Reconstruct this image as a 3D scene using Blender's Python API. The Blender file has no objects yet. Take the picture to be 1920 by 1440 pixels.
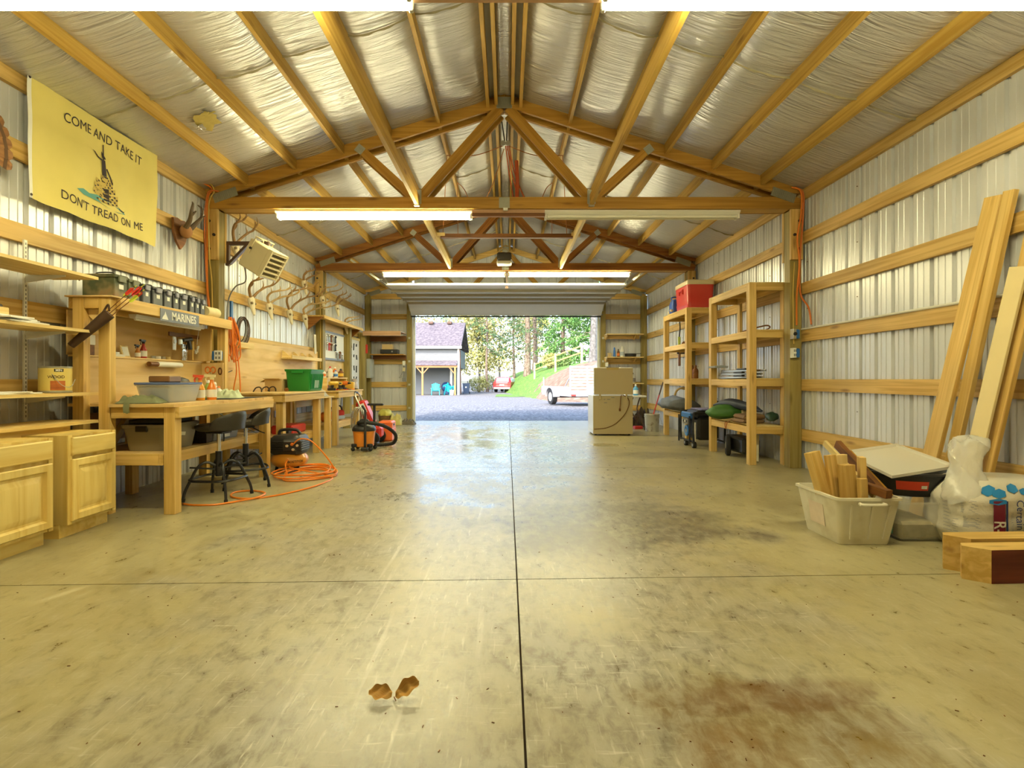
import bpy, math, random
from mathutils import Vector, Matrix, noise
random.seed(7)
R = math.radians
SC = bpy.context.scene
COL = SC.collection

# ------------------------------------------------------------------ camera, sky, sun, exposure
FPX, VX, VY, CH = 990.0, 951.0, 711.0, 1.09     # focal length in pixels, vanishing point, eye height
cam_d = bpy.data.cameras.new('camera')
cam = bpy.data.objects.new('camera', cam_d)
COL.objects.link(cam)
cam.location = (0, 0, CH)
cam.rotation_euler = (R(90), 0, 0)
cam_d.sensor_fit = 'HORIZONTAL'
cam_d.sensor_width = 36.0
cam_d.lens = 36.0 * FPX / 1920.0
cam_d.shift_x = (960 - VX) / 1920.0
cam_d.shift_y = -(720 - VY) / 1920.0
cam_d.clip_start = 0.05
cam_d.clip_end = 500
SC.camera = cam

SC.view_settings.view_transform = 'Standard'
SC.view_settings.look = 'None'
SC.view_settings.gamma = 1.0
SC.view_settings.use_curve_mapping = False
SC.view_settings.exposure = 0.80

world = bpy.data.worlds.new('sky')
SC.world = world
world.use_nodes = True
_n = world.node_tree.nodes
_l = world.node_tree.links
_bg = _n['Background']
_sky = _n.new('ShaderNodeTexSky')
_sky.sky_type = 'NISHITA'
_sky.sun_disc = False
_sky.sun_elevation = R(38)
_sky.sun_rotation = R(202)
_sky.air_density = 1.0
_sky.dust_density = 2.5
_l.new(_sky.outputs[0], _bg.inputs[0])
_bg.inputs[1].default_value = 0.60

sun_d = bpy.data.lights.new('sun', 'SUN')
sun_d.energy = 2.7
sun_d.angle = R(0.6)
sun_d.color = (1.0, 0.93, 0.80)
sun = bpy.data.objects.new('sun', sun_d)
COL.objects.link(sun)
sun.rotation_euler = (R(52), 0, R(-22))

SC.cycles.max_bounces = 6
SC.cycles.adaptive_threshold = 0.03
SC.cycles.diffuse_bounces = 3
SC.cycles.glossy_bounces = 2
SC.cycles.transmission_bounces = 6
SC.cycles.transparent_max_bounces = 8
SC.cycles.caustics_reflective = False
SC.cycles.caustics_refractive = False
SC.cycles.sample_clamp_indirect = 6.0

TUBE_COLOR = (1.0, 0.91, 0.50)
TUBE_POWER = 60.0

# ------------------------------------------------------------------ helpers
WM = {}                                          # object -> its world matrix

def P(px, py, Y):
    """photo pixel at depth Y -> world point"""
    return Vector(((px - VX) * Y / FPX, Y, CH + (VY - py) * Y / FPX))

def XX(px, Y): return (px - VX) * Y / FPX
def ZZ(py, Y): return CH + (VY - py) * Y / FPX
def FY(py): return CH * FPX / (py - VY)          # depth of a floor pixel

def tag(o, label=None, cat=None, group=None, kind=None):
    if label: o['label'] = label
    if cat: o['category'] = cat
    if group: o['group'] = group
    if kind: o['kind'] = kind
    return o

def thing(name, label=None, cat=None, loc=(0, 0, 0), rz=0.0, group=None, kind=None):
    o = bpy.data.objects.new(name, None)
    o.empty_display_size = 0.1
    COL.objects.link(o)
    o.location = loc
    o.rotation_euler = (0, 0, rz)
    WM[o.name] = Matrix.Translation(Vector(loc)) @ Matrix.Rotation(rz, 4, 'Z')
    return tag(o, label, cat, group, kind)

class MB:
    """collects shapes, builds ONE mesh object"""
    def __init__(s):
        s.v = []; s.f = []; s.u = []; s.mi = []; s.m = 0
        s.X = Matrix.Identity(4)
    def add(s, vs, fs, us=None):
        b = len(s.v)
        vs = [s.X @ Vector(v) for v in vs]
        s.v += vs
        if us is None:
            ro = random.random() * 40
            us = [Vector((v[0] + ro, v[1], v[2])) for v in vs]
        s.u += us
        for f in fs:
            s.f.append([i + b for i in f]); s.mi.append(s.m)
        return s
    # --- boxes and beams
    def obox(s, M, sx, sy, sz, ch=0.0, grain=0):
        """box centred on M, optional chamfer, uvw along the grain axis"""
        a, b, c = sx / 2, sy / 2, sz / 2
        ro = Vector((random.random() * 40, random.random() * 9, random.random() * 9))
        if ch <= 0:
            vs = [(x, y, z) for x in (-a, a) for y in (-b, b) for z in (-c, c)]
            fs = [(0, 1, 3, 2), (4, 6, 7, 5), (0, 4, 5, 1), (2, 3, 7, 6), (0, 2, 6, 4), (1, 5, 7, 3)]
        else:
            ch = min(ch, a * .9, b * .9, c * .9)
            vs = []; fs = []; idx = {}
            for i in (-1, 1):
                for j in (-1, 1):
                    for k in (-1, 1):
                        for ax in range(3):
                            p = [i * a, j * b, k * c]
                            for q in range(3):
                                if q != ax: p[q] -= (i, j, k)[q] * ch
                            idx[(i, j, k, ax)] = len(vs); vs.append(tuple(p))
            for ax in range(3):
                o1, o2 = [q for q in range(3) if q != ax]
                for sg in (-1, 1):
                    loop = []
                    for (p, q) in ((-1, -1), (1, -1), (1, 1), (-1, 1)):
                        t = [0, 0, 0]; t[ax] = sg; t[o1] = p; t[o2] = q
                        loop.append(idx[(*t, ax)])
                    fs.append(loop)
            for ax in range(3):
                o1, o2 = [q for q in range(3) if q != ax]
                for p in (-1, 1):
                    for q in (-1, 1):
                        loop = []
                        for (sg, face) in ((-1, o1), (1, o1), (1, o2), (-1, o2)):
                            t = [0, 0, 0]; t[ax] = sg; t[o1] = p; t[o2] = q
                            loop.append(idx[(*t, face)])
                        fs.append(loop)
            for i in (-1, 1):
                for j in (-1, 1):
                    for k in (-1, 1):
                        fs.append([idx[(i, j, k, ax)] for ax in range(3)])
        us = []
        for v in vs:
            t = (v[grain], v[(grain + 1) % 3], v[(grain + 2) % 3])
            us.append(Vector(t) + ro)
        return s.add([M @ Vector(v) for v in vs], fs, us)
    def box(s, lo, hi, ch=0.0, grain=None):
        lo = Vector(lo); hi = Vector(hi); d = hi - lo
        if grain is None: grain = max(range(3), key=lambda q: abs(d[q]))
        return s.obox(Matrix.Translation((lo + hi) / 2), abs(d[0]), abs(d[1]), abs(d[2]), ch, grain)
    def rbox(s, c, size, rot=(0, 0, 0), ch=0.0, grain=None):
        from mathutils import Euler
        if grain is None: grain = max(range(3), key=lambda q: size[q])
        return s.obox(Matrix.Translation(Vector(c)) @ Euler(rot).to_matrix().to_4x4(), size[0], size[1], size[2], ch, grain)
    def beam(s, p0, p1, w, h, up=(0, 0, 1), ch=0.0, off=(0, 0)):
        """board p0 -> p1, w across, h along up; off shifts it across / up"""
        p0 = Vector(p0); p1 = Vector(p1); d = p1 - p0; L = d.length
        x = d.normalized(); up = Vector(up)
        y = up.cross(x)
        if y.length < 1e-6: y = Vector((0, 1, 0)).cross(x)
        y.normalize(); z = x.cross(y)
        c = (p0 + p1) / 2 + y * off[0] + z * off[1]
        M = Matrix((x, y, z)).transposed().to_4x4(); M.translation = c
        return s.obox(M, L, w, h, ch, 0)
    # --- extruded polygon: pts 2D in plane (o, ax, ay), thickness along normal
    def prism(s, pts, o, ax, ay, t, center=False):
        o = Vector(o); ax = Vector(ax).normalized(); ay = Vector(ay).normalized(); n = ax.cross(ay)
        k = len(pts); vs = []; us = []
        ro = random.random() * 40
        z0 = -t / 2 if center else 0.0
        for zz in (z0, z0 + t):
            for (a, b) in pts:
                vs.append(o + ax * a + ay * b + n * zz); us.append(Vector((a + ro, b, zz)))
        fs = [list(range(k))[::-1], list(range(k, 2 * k))]
        for i in range(k):
            j = (i + 1) % k
            fs.append([i, j, j + k, i + k])
        return s.add(vs, fs, us)
    # --- round things
    def tube(s, pts, r, n=8, closed=False, cap=True, flat=None):
        pts = [Vector(p) for p in pts]; k = len(pts)
        rs = r if isinstance(r, (list, tuple)) else [r] * k
        vs = []; us = []; fs = []
        ref = None; L = 0; ro = random.random() * 40
        for i, p in enumerate(pts):
            a = pts[(i - 1) % k] if (closed or i > 0) else p
            b = pts[(i + 1) % k] if (closed or i < k - 1) else p
            t = (b - a)
            if t.length < 1e-9: t = Vector((0, 0, 1))
            t.normalize()
            if ref is None:
                ref = Vector((0, 0, 1)) if abs(t.z) < 0.9 else Vector((1, 0, 0))
            x = ref - t * ref.dot(t)
            if x.length < 1e-6:
                x = Vector((1, 0, 0)) - t * t.x
                if x.length < 1e-6: x = Vector((0, 1, 0))
            x.normalize(); y = t.cross(x); ref = x
            if i: L += (p - pts[i - 1]).length
            for q in range(n):
                an = 2 * math.pi * q / n
                f = flat if flat else 1.0
                vs.append(p + x * math.cos(an) * rs[i] * f + y * math.sin(an) * rs[i])
                us.append(Vector((L + ro, math.cos(an) * rs[i], math.sin(an) * rs[i])))
        for i in range(k if closed else k - 1):
            j = (i + 1) % k
            for q in range(n):
                w = (q + 1) % n
                fs.append([i * n + q, i * n + w, j * n + w, j * n + q])
        if cap and not closed:
            fs.append(list(range(n))[::-1]); fs.append([(k - 1) * n + q for q in range(n)])
        return s.add(vs, fs, us)
    def cyl(s, p0, p1, r, n=16, r1=None):
        return s.tube([p0, p1], [r, r if r1 is None else r1], n)
    def lathe(s, prof, o=(0, 0, 0), axis=(0, 0, 1), n=24, sx=1.0, sy=1.0):
        """prof: (radius, height) list, bottom to top"""
        o = Vector(o); z = Vector(axis).normalized()
        x = Vector((1, 0, 0)) if abs(z.x) < 0.9 else Vector((0, 1, 0))
        x = (x - z * z.dot(x)).normalized(); y = z.cross(x)
        vs = []; fs = []; k = len(prof)
        for (r, h) in prof:
            for q in range(n):
                an = 2 * math.pi * q / n
                vs.append(o + z * h + x * math.cos(an) * r * sx + y * math.sin(an) * r * sy)
        for i in range(k - 1):
            for q in range(n):
                w = (q + 1) % n
                fs.append([i * n + q, i * n + w, (i + 1) * n + w, (i + 1) * n + q])
        fs.append(list(range(n))[::-1]); fs.append([(k - 1) * n + q for q in range(n)])
        return s.add(vs, fs)
    def rings(s, rings, cap=True, closed_loop=True):
        """skin a list of equally long rings of points"""
        n = len(rings[0]); vs = [Vector(p) for r in rings for p in r]; fs = []
        for i in range(len(rings) - 1):
            for q in range(n if closed_loop else n - 1):
                w = (q + 1) % n
                fs.append([i * n + q, i * n + w, (i + 1) * n + w, (i + 1) * n + q])
        if cap and closed_loop:
            fs.append(list(range(n))[::-1]); fs.append([(len(rings) - 1) * n + q for q in range(n)])
        return s.add(vs, fs)
    def grid(s, fn, nu, nv):
        vs = []; us = []; ro = random.random() * 40
        for i in range(nu + 1):
            for j in range(nv + 1):
                vs.append(Vector(fn(i / nu, j / nv))); us.append(Vector((i / nu, j / nv, ro)))
        fs = []
        for i in range(nu):
            for j in range(nv):
                a = i * (nv + 1) + j
                fs.append([a, a + nv + 1, a + nv + 2, a + 1])
        return s.add(vs, fs, us)
    def ball(s, c, r, n=12, m=8, sz=1.0, jit=0.0, seed=0):
        c = Vector(c); rings = []
        for i in range(1, m):
            th = math.pi * i / m
            ring = []
            for q in range(n):
                an = 2 * math.pi * q / n
                d = Vector((math.sin(th) * math.cos(an), math.sin(th) * math.sin(an), -math.cos(th) * sz))
                k = 1.0 + (jit * noise.noise(d * 1.7 + Vector((seed, seed * .7, 0))) if jit else 0)
                ring.append(c + d * r * k)
            rings.append(ring)
        return s.rings(rings)
    # --- finish
    def build(s, name, mat, parent=None, world=True, smooth=35):
        me = bpy.data.meshes.new(name)
        M = WM[parent.name].inverted() if (parent is not None and world) else None
        vs = [M @ v for v in s.v] if M is not None else s.v
        me.from_pydata([tuple(v) for v in vs], [], s.f)
        mats = mat if isinstance(mat, (list, tuple)) else [mat]
        for m in mats: me.materials.append(m)
        if len(mats) > 1: me.polygons.foreach_set('material_index', s.mi)
        at = me.attributes.new('uvw', 'FLOAT_VECTOR', 'POINT')
        at.data.foreach_set('vector', [c for u in s.u for c in u])
        if smooth:
            me.polygons.foreach_set('use_smooth', [True] * len(me.polygons))
            me.set_sharp_from_angle(angle=R(smooth))
        me.update()
        o = bpy.data.objects.new(name, me)
        COL.objects.link(o)
        if parent is not None:
            o.parent = parent
            WM[o.name] = WM[parent.name]
        else:
            WM[o.name] = Matrix.Identity(4)
        return o

def copy_tree(o, parent=None):
    kids = list(o.children)
    c = o.copy(); COL.objects.link(c)
    if parent is not None: c.parent = parent
    for k in kids: copy_tree(k, c)
    return c

def solo(name, mb, mat, label, cat, group=None, smooth=35, kind=None, org=None):
    """a thing that is one mesh; its origin is put at the base of the shape"""
    if org is None:
        xs = [v.x for v in mb.v]; ys = [v.y for v in mb.v]; zs = [v.z for v in mb.v]
        org = Vector(((min(xs) + max(xs)) / 2, (min(ys) + max(ys)) / 2, min(zs)))
    mb.v = [v - org for v in mb.v]
    o = mb.build(name, mat, None, True, smooth)
    o.location = org
    WM[o.name] = Matrix.Translation(org)
    return tag(o, label, cat, group, kind)

def text_shape(body, size=1.0, bold=0.0, sx=1.0, spacing=1.0):
    """2D outline mesh of a line of lettering, centred on its middle"""
    cu = bpy.data.curves.new('lettering', 'FONT')
    cu.body = body; cu.size = size; cu.align_x = 'CENTER'; cu.align_y = 'CENTER'
    cu.offset = bold; cu.space_character = spacing; cu.resolution_u = 3
    ob = bpy.data.objects.new('lettering', cu); COL.objects.link(ob)
    dg = bpy.context.evaluated_depsgraph_get(); dg.update()
    me = ob.evaluated_get(dg).to_mesh()
    vs = [(v.co.x * sx, v.co.y) for v in me.vertices]
    fs = [list(p.vertices) for p in me.polygons]
    ob.evaluated_get(dg).to_mesh_clear()
    bpy.data.objects.remove(ob); bpy.data.curves.remove(cu)
    return vs, fs

def letter(mb, body, fn, size, bold=0.0, sx=1.0, spacing=1.0):
    vs, fs = text_shape(body, size, bold, sx, spacing)
    mb.add([fn(a, b) for a, b in vs], fs)
    return mb

def arc(c, r, a0, a1, n, ax=(1, 0, 0), ay=(0, 1, 0)):
    c = Vector(c); ax = Vector(ax); ay = Vector(ay)
    return [c + ax * math.cos(a0 + (a1 - a0) * i / n) * r + ay * math.sin(a0 + (a1 - a0) * i / n) * r for i in range(n + 1)]

def smooth_path(pts, k=6, closed=False):
    """Catmull-Rom through pts"""
    pts = [Vector(p) for p in pts]; n = len(pts); out = []
    rng = range(n if closed else n - 1)
    for i in rng:
        p1 = pts[i]; p2 = pts[(i + 1) % n]
        p0 = pts[i - 1] if (closed or i > 0) else p1 * 2 - p2
        p3 = pts[(i + 2) % n] if (closed or i + 2 < n) else p2 * 2 - p1
        for q in range(k):
            t = q / k
            out.append(0.5 * ((2 * p1) + (-p0 + p2) * t + (2 * p0 - 5 * p1 + 4 * p2 - p3) * t * t + (-p0 + 3 * p1 - 3 * p2 + p3) * t ** 3))
    if not closed: out.append(pts[-1])
    return out

# ------------------------------------------------------------------ materials
MATS = {}
def _base(name):
    m = bpy.data.materials.new(name); m.use_nodes = True
    return m, m.node_tree.nodes, m.node_tree.links, m.node_tree.nodes['Principled BSDF']

def plain(name, col, rough=0.5, metal=0.0, spec=0.5, var=0.0, scale=8.0, bump=0.0, bscale=60.0, alpha=1.0, trans=0.0, coat=0.0, emit=None, es=0.0, sss=0.0):
    """one colour with a little procedural unevenness"""
    if name in MATS: return MATS[name]
    m, n, l, b = _base(name)
    b.inputs['Base Color'].default_value = (*col, 1)
    b.inputs['Roughness'].default_value = rough
    b.inputs['Metallic'].default_value = metal
    b.inputs['Specular IOR Level'].default_value = spec
    b.inputs['Alpha'].default_value = alpha
    b.inputs['Transmission Weight'].default_value = trans
    b.inputs['Coat Weight'].default_value = coat
    if emit:
        b.inputs['Emission Color'].default_value = (*emit, 1)
        b.inputs['Emission Strength'].default_value = es
    tc = n.new('ShaderNodeTexCoord')
    if var > 0:
        nz = n.new('ShaderNodeTexNoise'); nz.inputs['Scale'].default_value = scale; nz.inputs['Detail'].default_value = 5
        l.new(tc.outputs['Object'], nz.inputs['Vector'])
        mx = n.new('ShaderNodeMix'); mx.data_type = 'RGBA'
        mx.inputs[6].default_value = (*[c * (1 - var) for c in col], 1)
        mx.inputs[7].default_value = (*[min(1, c * (1 + var)) for c in col], 1)
        l.new(nz.outputs['Fac'], mx.inputs[0])
        l.new(mx.outputs[2], b.inputs['Base Color'])
    if bump > 0:
        nb = n.new('ShaderNodeTexNoise'); nb.inputs['Scale'].default_value = bscale; nb.inputs['Detail'].default_value = 4
        l.new(tc.outputs['Object'], nb.inputs['Vector'])
        bp = n.new('ShaderNodeBump'); bp.inputs['Strength'].default_value = bump; bp.inputs['Distance'].default_value = 0.01
        l.new(nb.outputs['Fac'], bp.inputs['Height']); l.new(bp.outputs[0], b.inputs['Normal'])
    MATS[name] = m
    return m

def wood(name, c0, c1, c2=None, rough=0.55, grain=26.0, knots=True, kamt=0.75, blotch=0.25):
    """lumber: grain runs along the uvw attribute's first axis; c0 light, c1 dark latewood, c2 knots"""
    if name in MATS: return MATS[name]
    m, n, l, b = _base(name)
    if c2 is None: c2 = tuple(c * 0.4 for c in c1)
    at = n.new('ShaderNodeAttribute'); at.attribute_name = 'uvw'
    mp = n.new('ShaderNodeMapping'); mp.inputs['Scale'].default_value = (0.9, grain, grain)
    l.new(at.outputs['Vector'], mp.inputs['Vector'])
    nz = n.new('ShaderNodeTexNoise'); nz.inputs['Scale'].default_value = 1.0; nz.inputs['Detail'].default_value = 4; nz.inputs['Distortion'].default_value = 0.6
    l.new(mp.outputs[0], nz.inputs['Vector'])
    rp = n.new('ShaderNodeValToRGB')
    rp.color_ramp.elements[0].position = 0.38; rp.color_ramp.elements[0].color = (*c1, 1)
    rp.color_ramp.elements[1].position = 0.6; rp.color_ramp.elements[1].color = (*c0, 1)
    l.new(nz.outputs['Fac'], rp.inputs[0])
    # broad warm / cool variation, board to board
    mp2 = n.new('ShaderNodeMapping'); mp2.inputs['Scale'].default_value = (0.55, 2.0, 2.0)
    l.new(at.outputs['Vector'], mp2.inputs['Vector'])
    n2 = n.new('ShaderNodeTexNoise'); n2.inputs['Scale'].default_value = 1.3; n2.inputs['Detail'].default_value = 3
    l.new(mp2.outputs[0], n2.inputs['Vector'])
    mr = n.new('ShaderNodeMapRange'); mr.inputs[1].default_value = 0.25; mr.inputs[2].default_value = 0.75
    mr.inputs[3].default_value = 1.0 - blotch; mr.inputs[4].default_value = 1.0 + blotch * .6
    l.new(n2.outputs['Fac'], mr.inputs[0])
    mu = n.new('ShaderNodeMix'); mu.data_type = 'RGBA'; mu.blend_type = 'MULTIPLY'; mu.inputs[0].default_value = 1.0
    l.new(rp.outputs[0], mu.inputs[6])
    cmb = n.new('ShaderNodeCombineColor')
    for i in range(3): l.new(mr.outputs[0], cmb.inputs[i])
    l.new(cmb.outputs[0], mu.inputs[7])
    out = mu.outputs[2]
    if knots:
        mp3 = n.new('ShaderNodeMapping'); mp3.inputs['Scale'].default_value = (1.6, 7.0, 7.0)
        l.new(at.outputs['Vector'], mp3.inputs['Vector'])
        vo = n.new('ShaderNodeTexVoronoi'); vo.inputs['Scale'].default_value = 1.0
        l.new(mp3.outputs[0], vo.inputs['Vector'])
        kr = n.new('ShaderNodeMapRange'); kr.inputs[1].default_value = 0.05; kr.inputs[2].default_value = 0.17
        kr.inputs[3].default_value = kamt; kr.inputs[4].default_value = 0.0
        l.new(vo.outputs['Distance'], kr.inputs[0])
        mk = n.new('ShaderNodeMix'); mk.data_type = 'RGBA'
        l.new(kr.outputs[0], mk.inputs[0]); l.new(out, mk.inputs[6]); mk.inputs[7].default_value = (*c2, 1)
        out = mk.outputs[2]
    l.new(out, b.inputs['Base Color'])
    b.inputs['Roughness'].default_value = rough
    b.inputs['Specular IOR Level'].default_value = 0.35
    bp = n.new('ShaderNodeBump'); bp.inputs['Strength'].default_value = 0.12; bp.inputs['Distance'].default_value = 0.004
    l.new(nz.outputs['Fac'], bp.inputs['Height']); l.new(bp.outputs[0], b.inputs['Normal'])
    MATS[name] = m
    return m

# lumber
W_GIRT = wood('girt_fir', (0.74, 0.50, 0.175), (0.55, 0.335, 0.085), (0.22, 0.10, 0.02))
W_TRUSS = wood('truss_fir', (0.50, 0.27, 0.045), (0.38, 0.185, 0.022), (0.15, 0.06, 0.01))
W_TRUSS2 = wood('truss_red_fir', (0.37, 0.155, 0.03), (0.26, 0.095, 0.015), (0.10, 0.035, 0.01))
W_PURLIN = wood('purlin_fir', (0.60, 0.385, 0.09), (0.46, 0.27, 0.05), (0.20, 0.09, 0.015))
W_POST = wood('treated_post', (0.37, 0.29, 0.095), (0.25, 0.185, 0.05), (0.12, 0.08, 0.02), grain=18)
W_STUD = wood('shelf_stud', (0.80, 0.55, 0.19), (0.64, 0.40, 0.105), (0.28, 0.13, 0.03))
W_PALE = wood('pale_pine', (0.88, 0.69, 0.32), (0.76, 0.54, 0.20), (0.45, 0.24, 0.07))
W_CAB = wood('cabinet_pine', (0.90, 0.70, 0.26), (0.77, 0.54, 0.155), (0.42, 0.21, 0.05), rough=0.4, grain=14, kamt=0.6)
W_PLY = wood('plywood', (0.85, 0.62, 0.29), (0.72, 0.48, 0.18), (0.42, 0.21, 0.06), grain=7, kamt=0.55)
W_DARK = wood('dark_board', (0.22, 0.085, 0.02), (0.14, 0.05, 0.012), (0.07, 0.025, 0.008))
W_PINK = wood('pink_fir', (0.64, 0.40, 0.24), (0.50, 0.29, 0.16), (0.28, 0.13, 0.06))
# simple stuff
M_BLACK = plain('black_plastic', (0.018, 0.018, 0.02), 0.42)
M_RUBBER = plain('rubber', (0.014, 0.014, 0.015), 0.75)
M_STEEL = plain('galvanised_steel', (0.52, 0.52, 0.48), 0.36, 0.85, var=0.12, scale=30)
M_CHROME = plain('chrome', (0.75, 0.75, 0.75), 0.15, 1.0)
M_DKSTEEL = plain('dark_steel', (0.09, 0.05, 0.035), 0.5, 0.3)
M_WHITE = plain('white_paint', (0.80, 0.79, 0.74), 0.42, var=0.04)
M_CREAM = plain('cream_enamel', (0.66, 0.58, 0.37), 0.35, var=0.05)
M_BOLT = plain('bolt_head', (0.05, 0.035, 0.03), 0.45, 0.6)
M_ORANGE = plain('orange_plastic', (0.85, 0.22, 0.03), 0.38)
M_ORCORD = plain('orange_cord', (0.83, 0.235, 0.03), 0.45)
M_RED = plain('red_plastic', (0.62, 0.035, 0.025), 0.35)
M_BLUE = plain('blue_plastic', (0.03, 0.16, 0.52), 0.38)
M_GREY = plain('grey_plastic', (0.22, 0.22, 0.23), 0.5)
M_YELLOW = plain('yellow_plastic', (0.80, 0.52, 0.06), 0.4)
M_PAPER = plain('paper', (0.86, 0.85, 0.80), 0.7)
M_CARD = plain('cardboard', (0.56, 0.41, 0.20), 0.8, var=0.06)
M_LED = plain('white_housing', (0.82, 0.80, 0.72), 0.35)
# ================================================================== the building
XC = -0.035                       # building axis
HALF = 3.645                      # axis to inner girt face
XL, XR = XC - HALF, XC + HALF
YB, YE = -0.95, 13.80             # back wall and door wall (metal skin)
SKIN = 0.040                      # girt thickness
SLOPE, RIDGE = 0.32, 4.60         # roof underside (top of purlins)
def roof_z(x): return RIDGE - SLOPE * abs(x - XC)
TR = [2.80, 6.54, 10.20]          # truss centre lines
GIRT_Z = [0.41, 1.02, 1.62, 2.20, 2.82]

# ---- metal skin material
def metal_skin():
    m, n, l, b = _base('white_metal_sheet')
    tc = n.new('ShaderNodeTexCoord')
    nz = n.new('ShaderNodeTexNoise'); nz.inputs['Scale'].default_value = 1.7; nz.inputs['Detail'].default_value = 4
    mp = n.new('ShaderNodeMapping'); mp.inputs['Scale'].default_value = (2.2, 2.2, 0.5)
    l.new(tc.outputs['Object'], mp.inputs[0]); l.new(mp.outputs[0], nz.inputs['Vector'])
    rp = n.new('ShaderNodeValToRGB')
    rp.color_ramp.elements[0].position = 0.3; rp.color_ramp.elements[0].color = (0.60, 0.605, 0.63, 1)
    rp.color_ramp.elements[1].position = 0.7; rp.color_ramp.elements[1].color = (0.74, 0.75, 0.79, 1)
    l.new(nz.outputs['Fac'], rp.inputs[0]); l.new(rp.outputs[0], b.inputs['Base Color'])
    b.inputs['Roughness'].default_value = 0.30
    b.inputs['Metallic'].default_value = 0.15
    return m
M_SKIN = metal_skin()

PANEL_W = 0.9144
def skin_profile(w=PANEL_W):
    """cross-section of one ribbed sheet: (along, outward)"""
    pts = []; pitch = 0.2286
    k = int(round(w / pitch))
    for i in range(k):
        a = i * pitch
        pts += [(a, 0.026), (a + 0.017, 0.026), (a + 0.026, 0.0), (a + 0.080, 0.0), (a + 0.083, 0.005), (a + 0.094, 0.005), (a + 0.097, 0.0),
                (a + 0.150, 0.0), (a + 0.153, 0.005), (a + 0.164, 0.005), (a + 0.167, 0.0), (a + 0.2026, 0.0), (a + 0.2116, 0.026)]
    pts.append((w, 0.026))
    return pts

def skin_panel(o, ax, out, z0, topfn, x0, parent, share=None, lo=None, hi=None):
    """one sheet standing at o + ax * x0; lo / hi clip it along ax"""
    ax = Vector(ax); out = Vector(out); mb = MB()
    prof = [(a, d) for a, d in skin_profile()]
    if lo is not None: prof = [(a, d) for a, d in prof if x0 + a >= lo - 1e-6]
    if hi is not None: prof = [(a, d) for a, d in prof if x0 + a <= hi + 1e-6]
    if len(prof) < 2: return None
    b = []
    for zz in (0, 1):
        for a, d in prof:
            p = Vector(o) + ax * (x0 + a) + out * d
            p.z = z0 if zz == 0 else topfn(p)
            b.append(p)
    k = len(prof)
    mb.add(b, [[i, i + 1, k + i + 1, k + i] for i in range(k - 1)])
    # lap seam: the edge strip stands a little proud
    a, d = prof[0]
    p0 = Vector(o) + ax * (x0 + a) + out * (d - 0.004)
    mb.box((p0 - ax * 0.003 - Vector((0.002, 0.002, 0))).to_3d().xy.to_3d() + Vector((0, 0, z0)), (p0 + ax * 0.003 + Vector((0.002, 0.002, 0))).xy.to_3d() + Vector((0, 0, topfn(p0))))
    return mb.build('metal_panel', M_SKIN, parent, smooth=20)

wall_left = thing('wall_left', kind='structure', loc=(XL, 6.0, 0))
wall_right = thing('wall_right', kind='structure', loc=(XR, 6.0, 0))
wall_end = thing('wall_front', kind='structure', loc=(XC, YE, 0))
wall_back = thing('wall_back', kind='structure', loc=(XC, YB, 0))
DOOR_L, DOOR_R, DOOR_T = -2.45, 2.40, 2.92

for side, wl, sx in (('l', wall_left, -1), ('r', wall_right, 1)):
    xw = XL if sx < 0 else XR
    xo = xw + sx * SKIN
    y = YB
    while y < YE - 0.01:
        skin_panel((xo, 0, 0), (0, 1, 0), (sx, 0, 0), 0.0, lambda p: 3.44, y, wl, hi=YE)
        y += PANEL_W
    # girts, cut at every post
    cuts = [YB + 0.02] + TR + [YE - 0.04]
    for z in GIRT_Z:
        for a, b in zip(cuts[:-1], cuts[1:]):
            mb = MB(); mb.box((xw, a + 0.003, z - 0.07), (xw + sx * (SKIN - .002), b - 0.003, z + 0.07)); mb.build('girt', W_GIRT, wl)
    # eave girt on top
    for a, b in zip(cuts[:-1], cuts[1:]):
        mb = MB(); mb.box((xw, a + 0.003, 3.285), (xw + sx * (SKIN - .002), b - 0.003, 3.425)); mb.build('eave_girt', W_GIRT, wl)
    # screws through the sheet
    mb = MB()
    for z in (0.75, 1.33, 1.95, 2.52, 3.1):
        y = YB + 0.05
        while y < YE:
            if random.random() < 0.5: mb.box((xo - sx * 0.008, y - .004, z - .004), (xo, y + .004, z + .004))
            y += PANEL_W
    mb.build('screw_tips', M_DKSTEEL, wl)['kind'] = 'stuff'
    # treated posts
    for y in TR:
        mb = MB(); xi = xw - sx * 0.145
        mb.box((min(xi, xw - sx * .001), y - 0.07, 0.0), (max(xi, xw - sx * .001), y + 0.07, 3.16), ch=0.004); mb.build('post', W_POST, wl)
    xi = xw - sx * 0.145
    mb = MB(); mb.box((min(xi, xw - sx * .001), YE - 0.19, 0.0), (max(xi, xw - sx * .001), YE - 0.05, 3.25), ch=0.004); mb.build('post', W_POST, wl)
    # pvc pipe along the third girt of the right wall
    if sx > 0:
        mb = MB(); mb.tube([(xw - .012, YB + .1, 1.70), (xw - .012, TR[1] - .09, 1.70)], 0.011, 8); mb.build('air_pipe', M_WHITE, wl)

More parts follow.
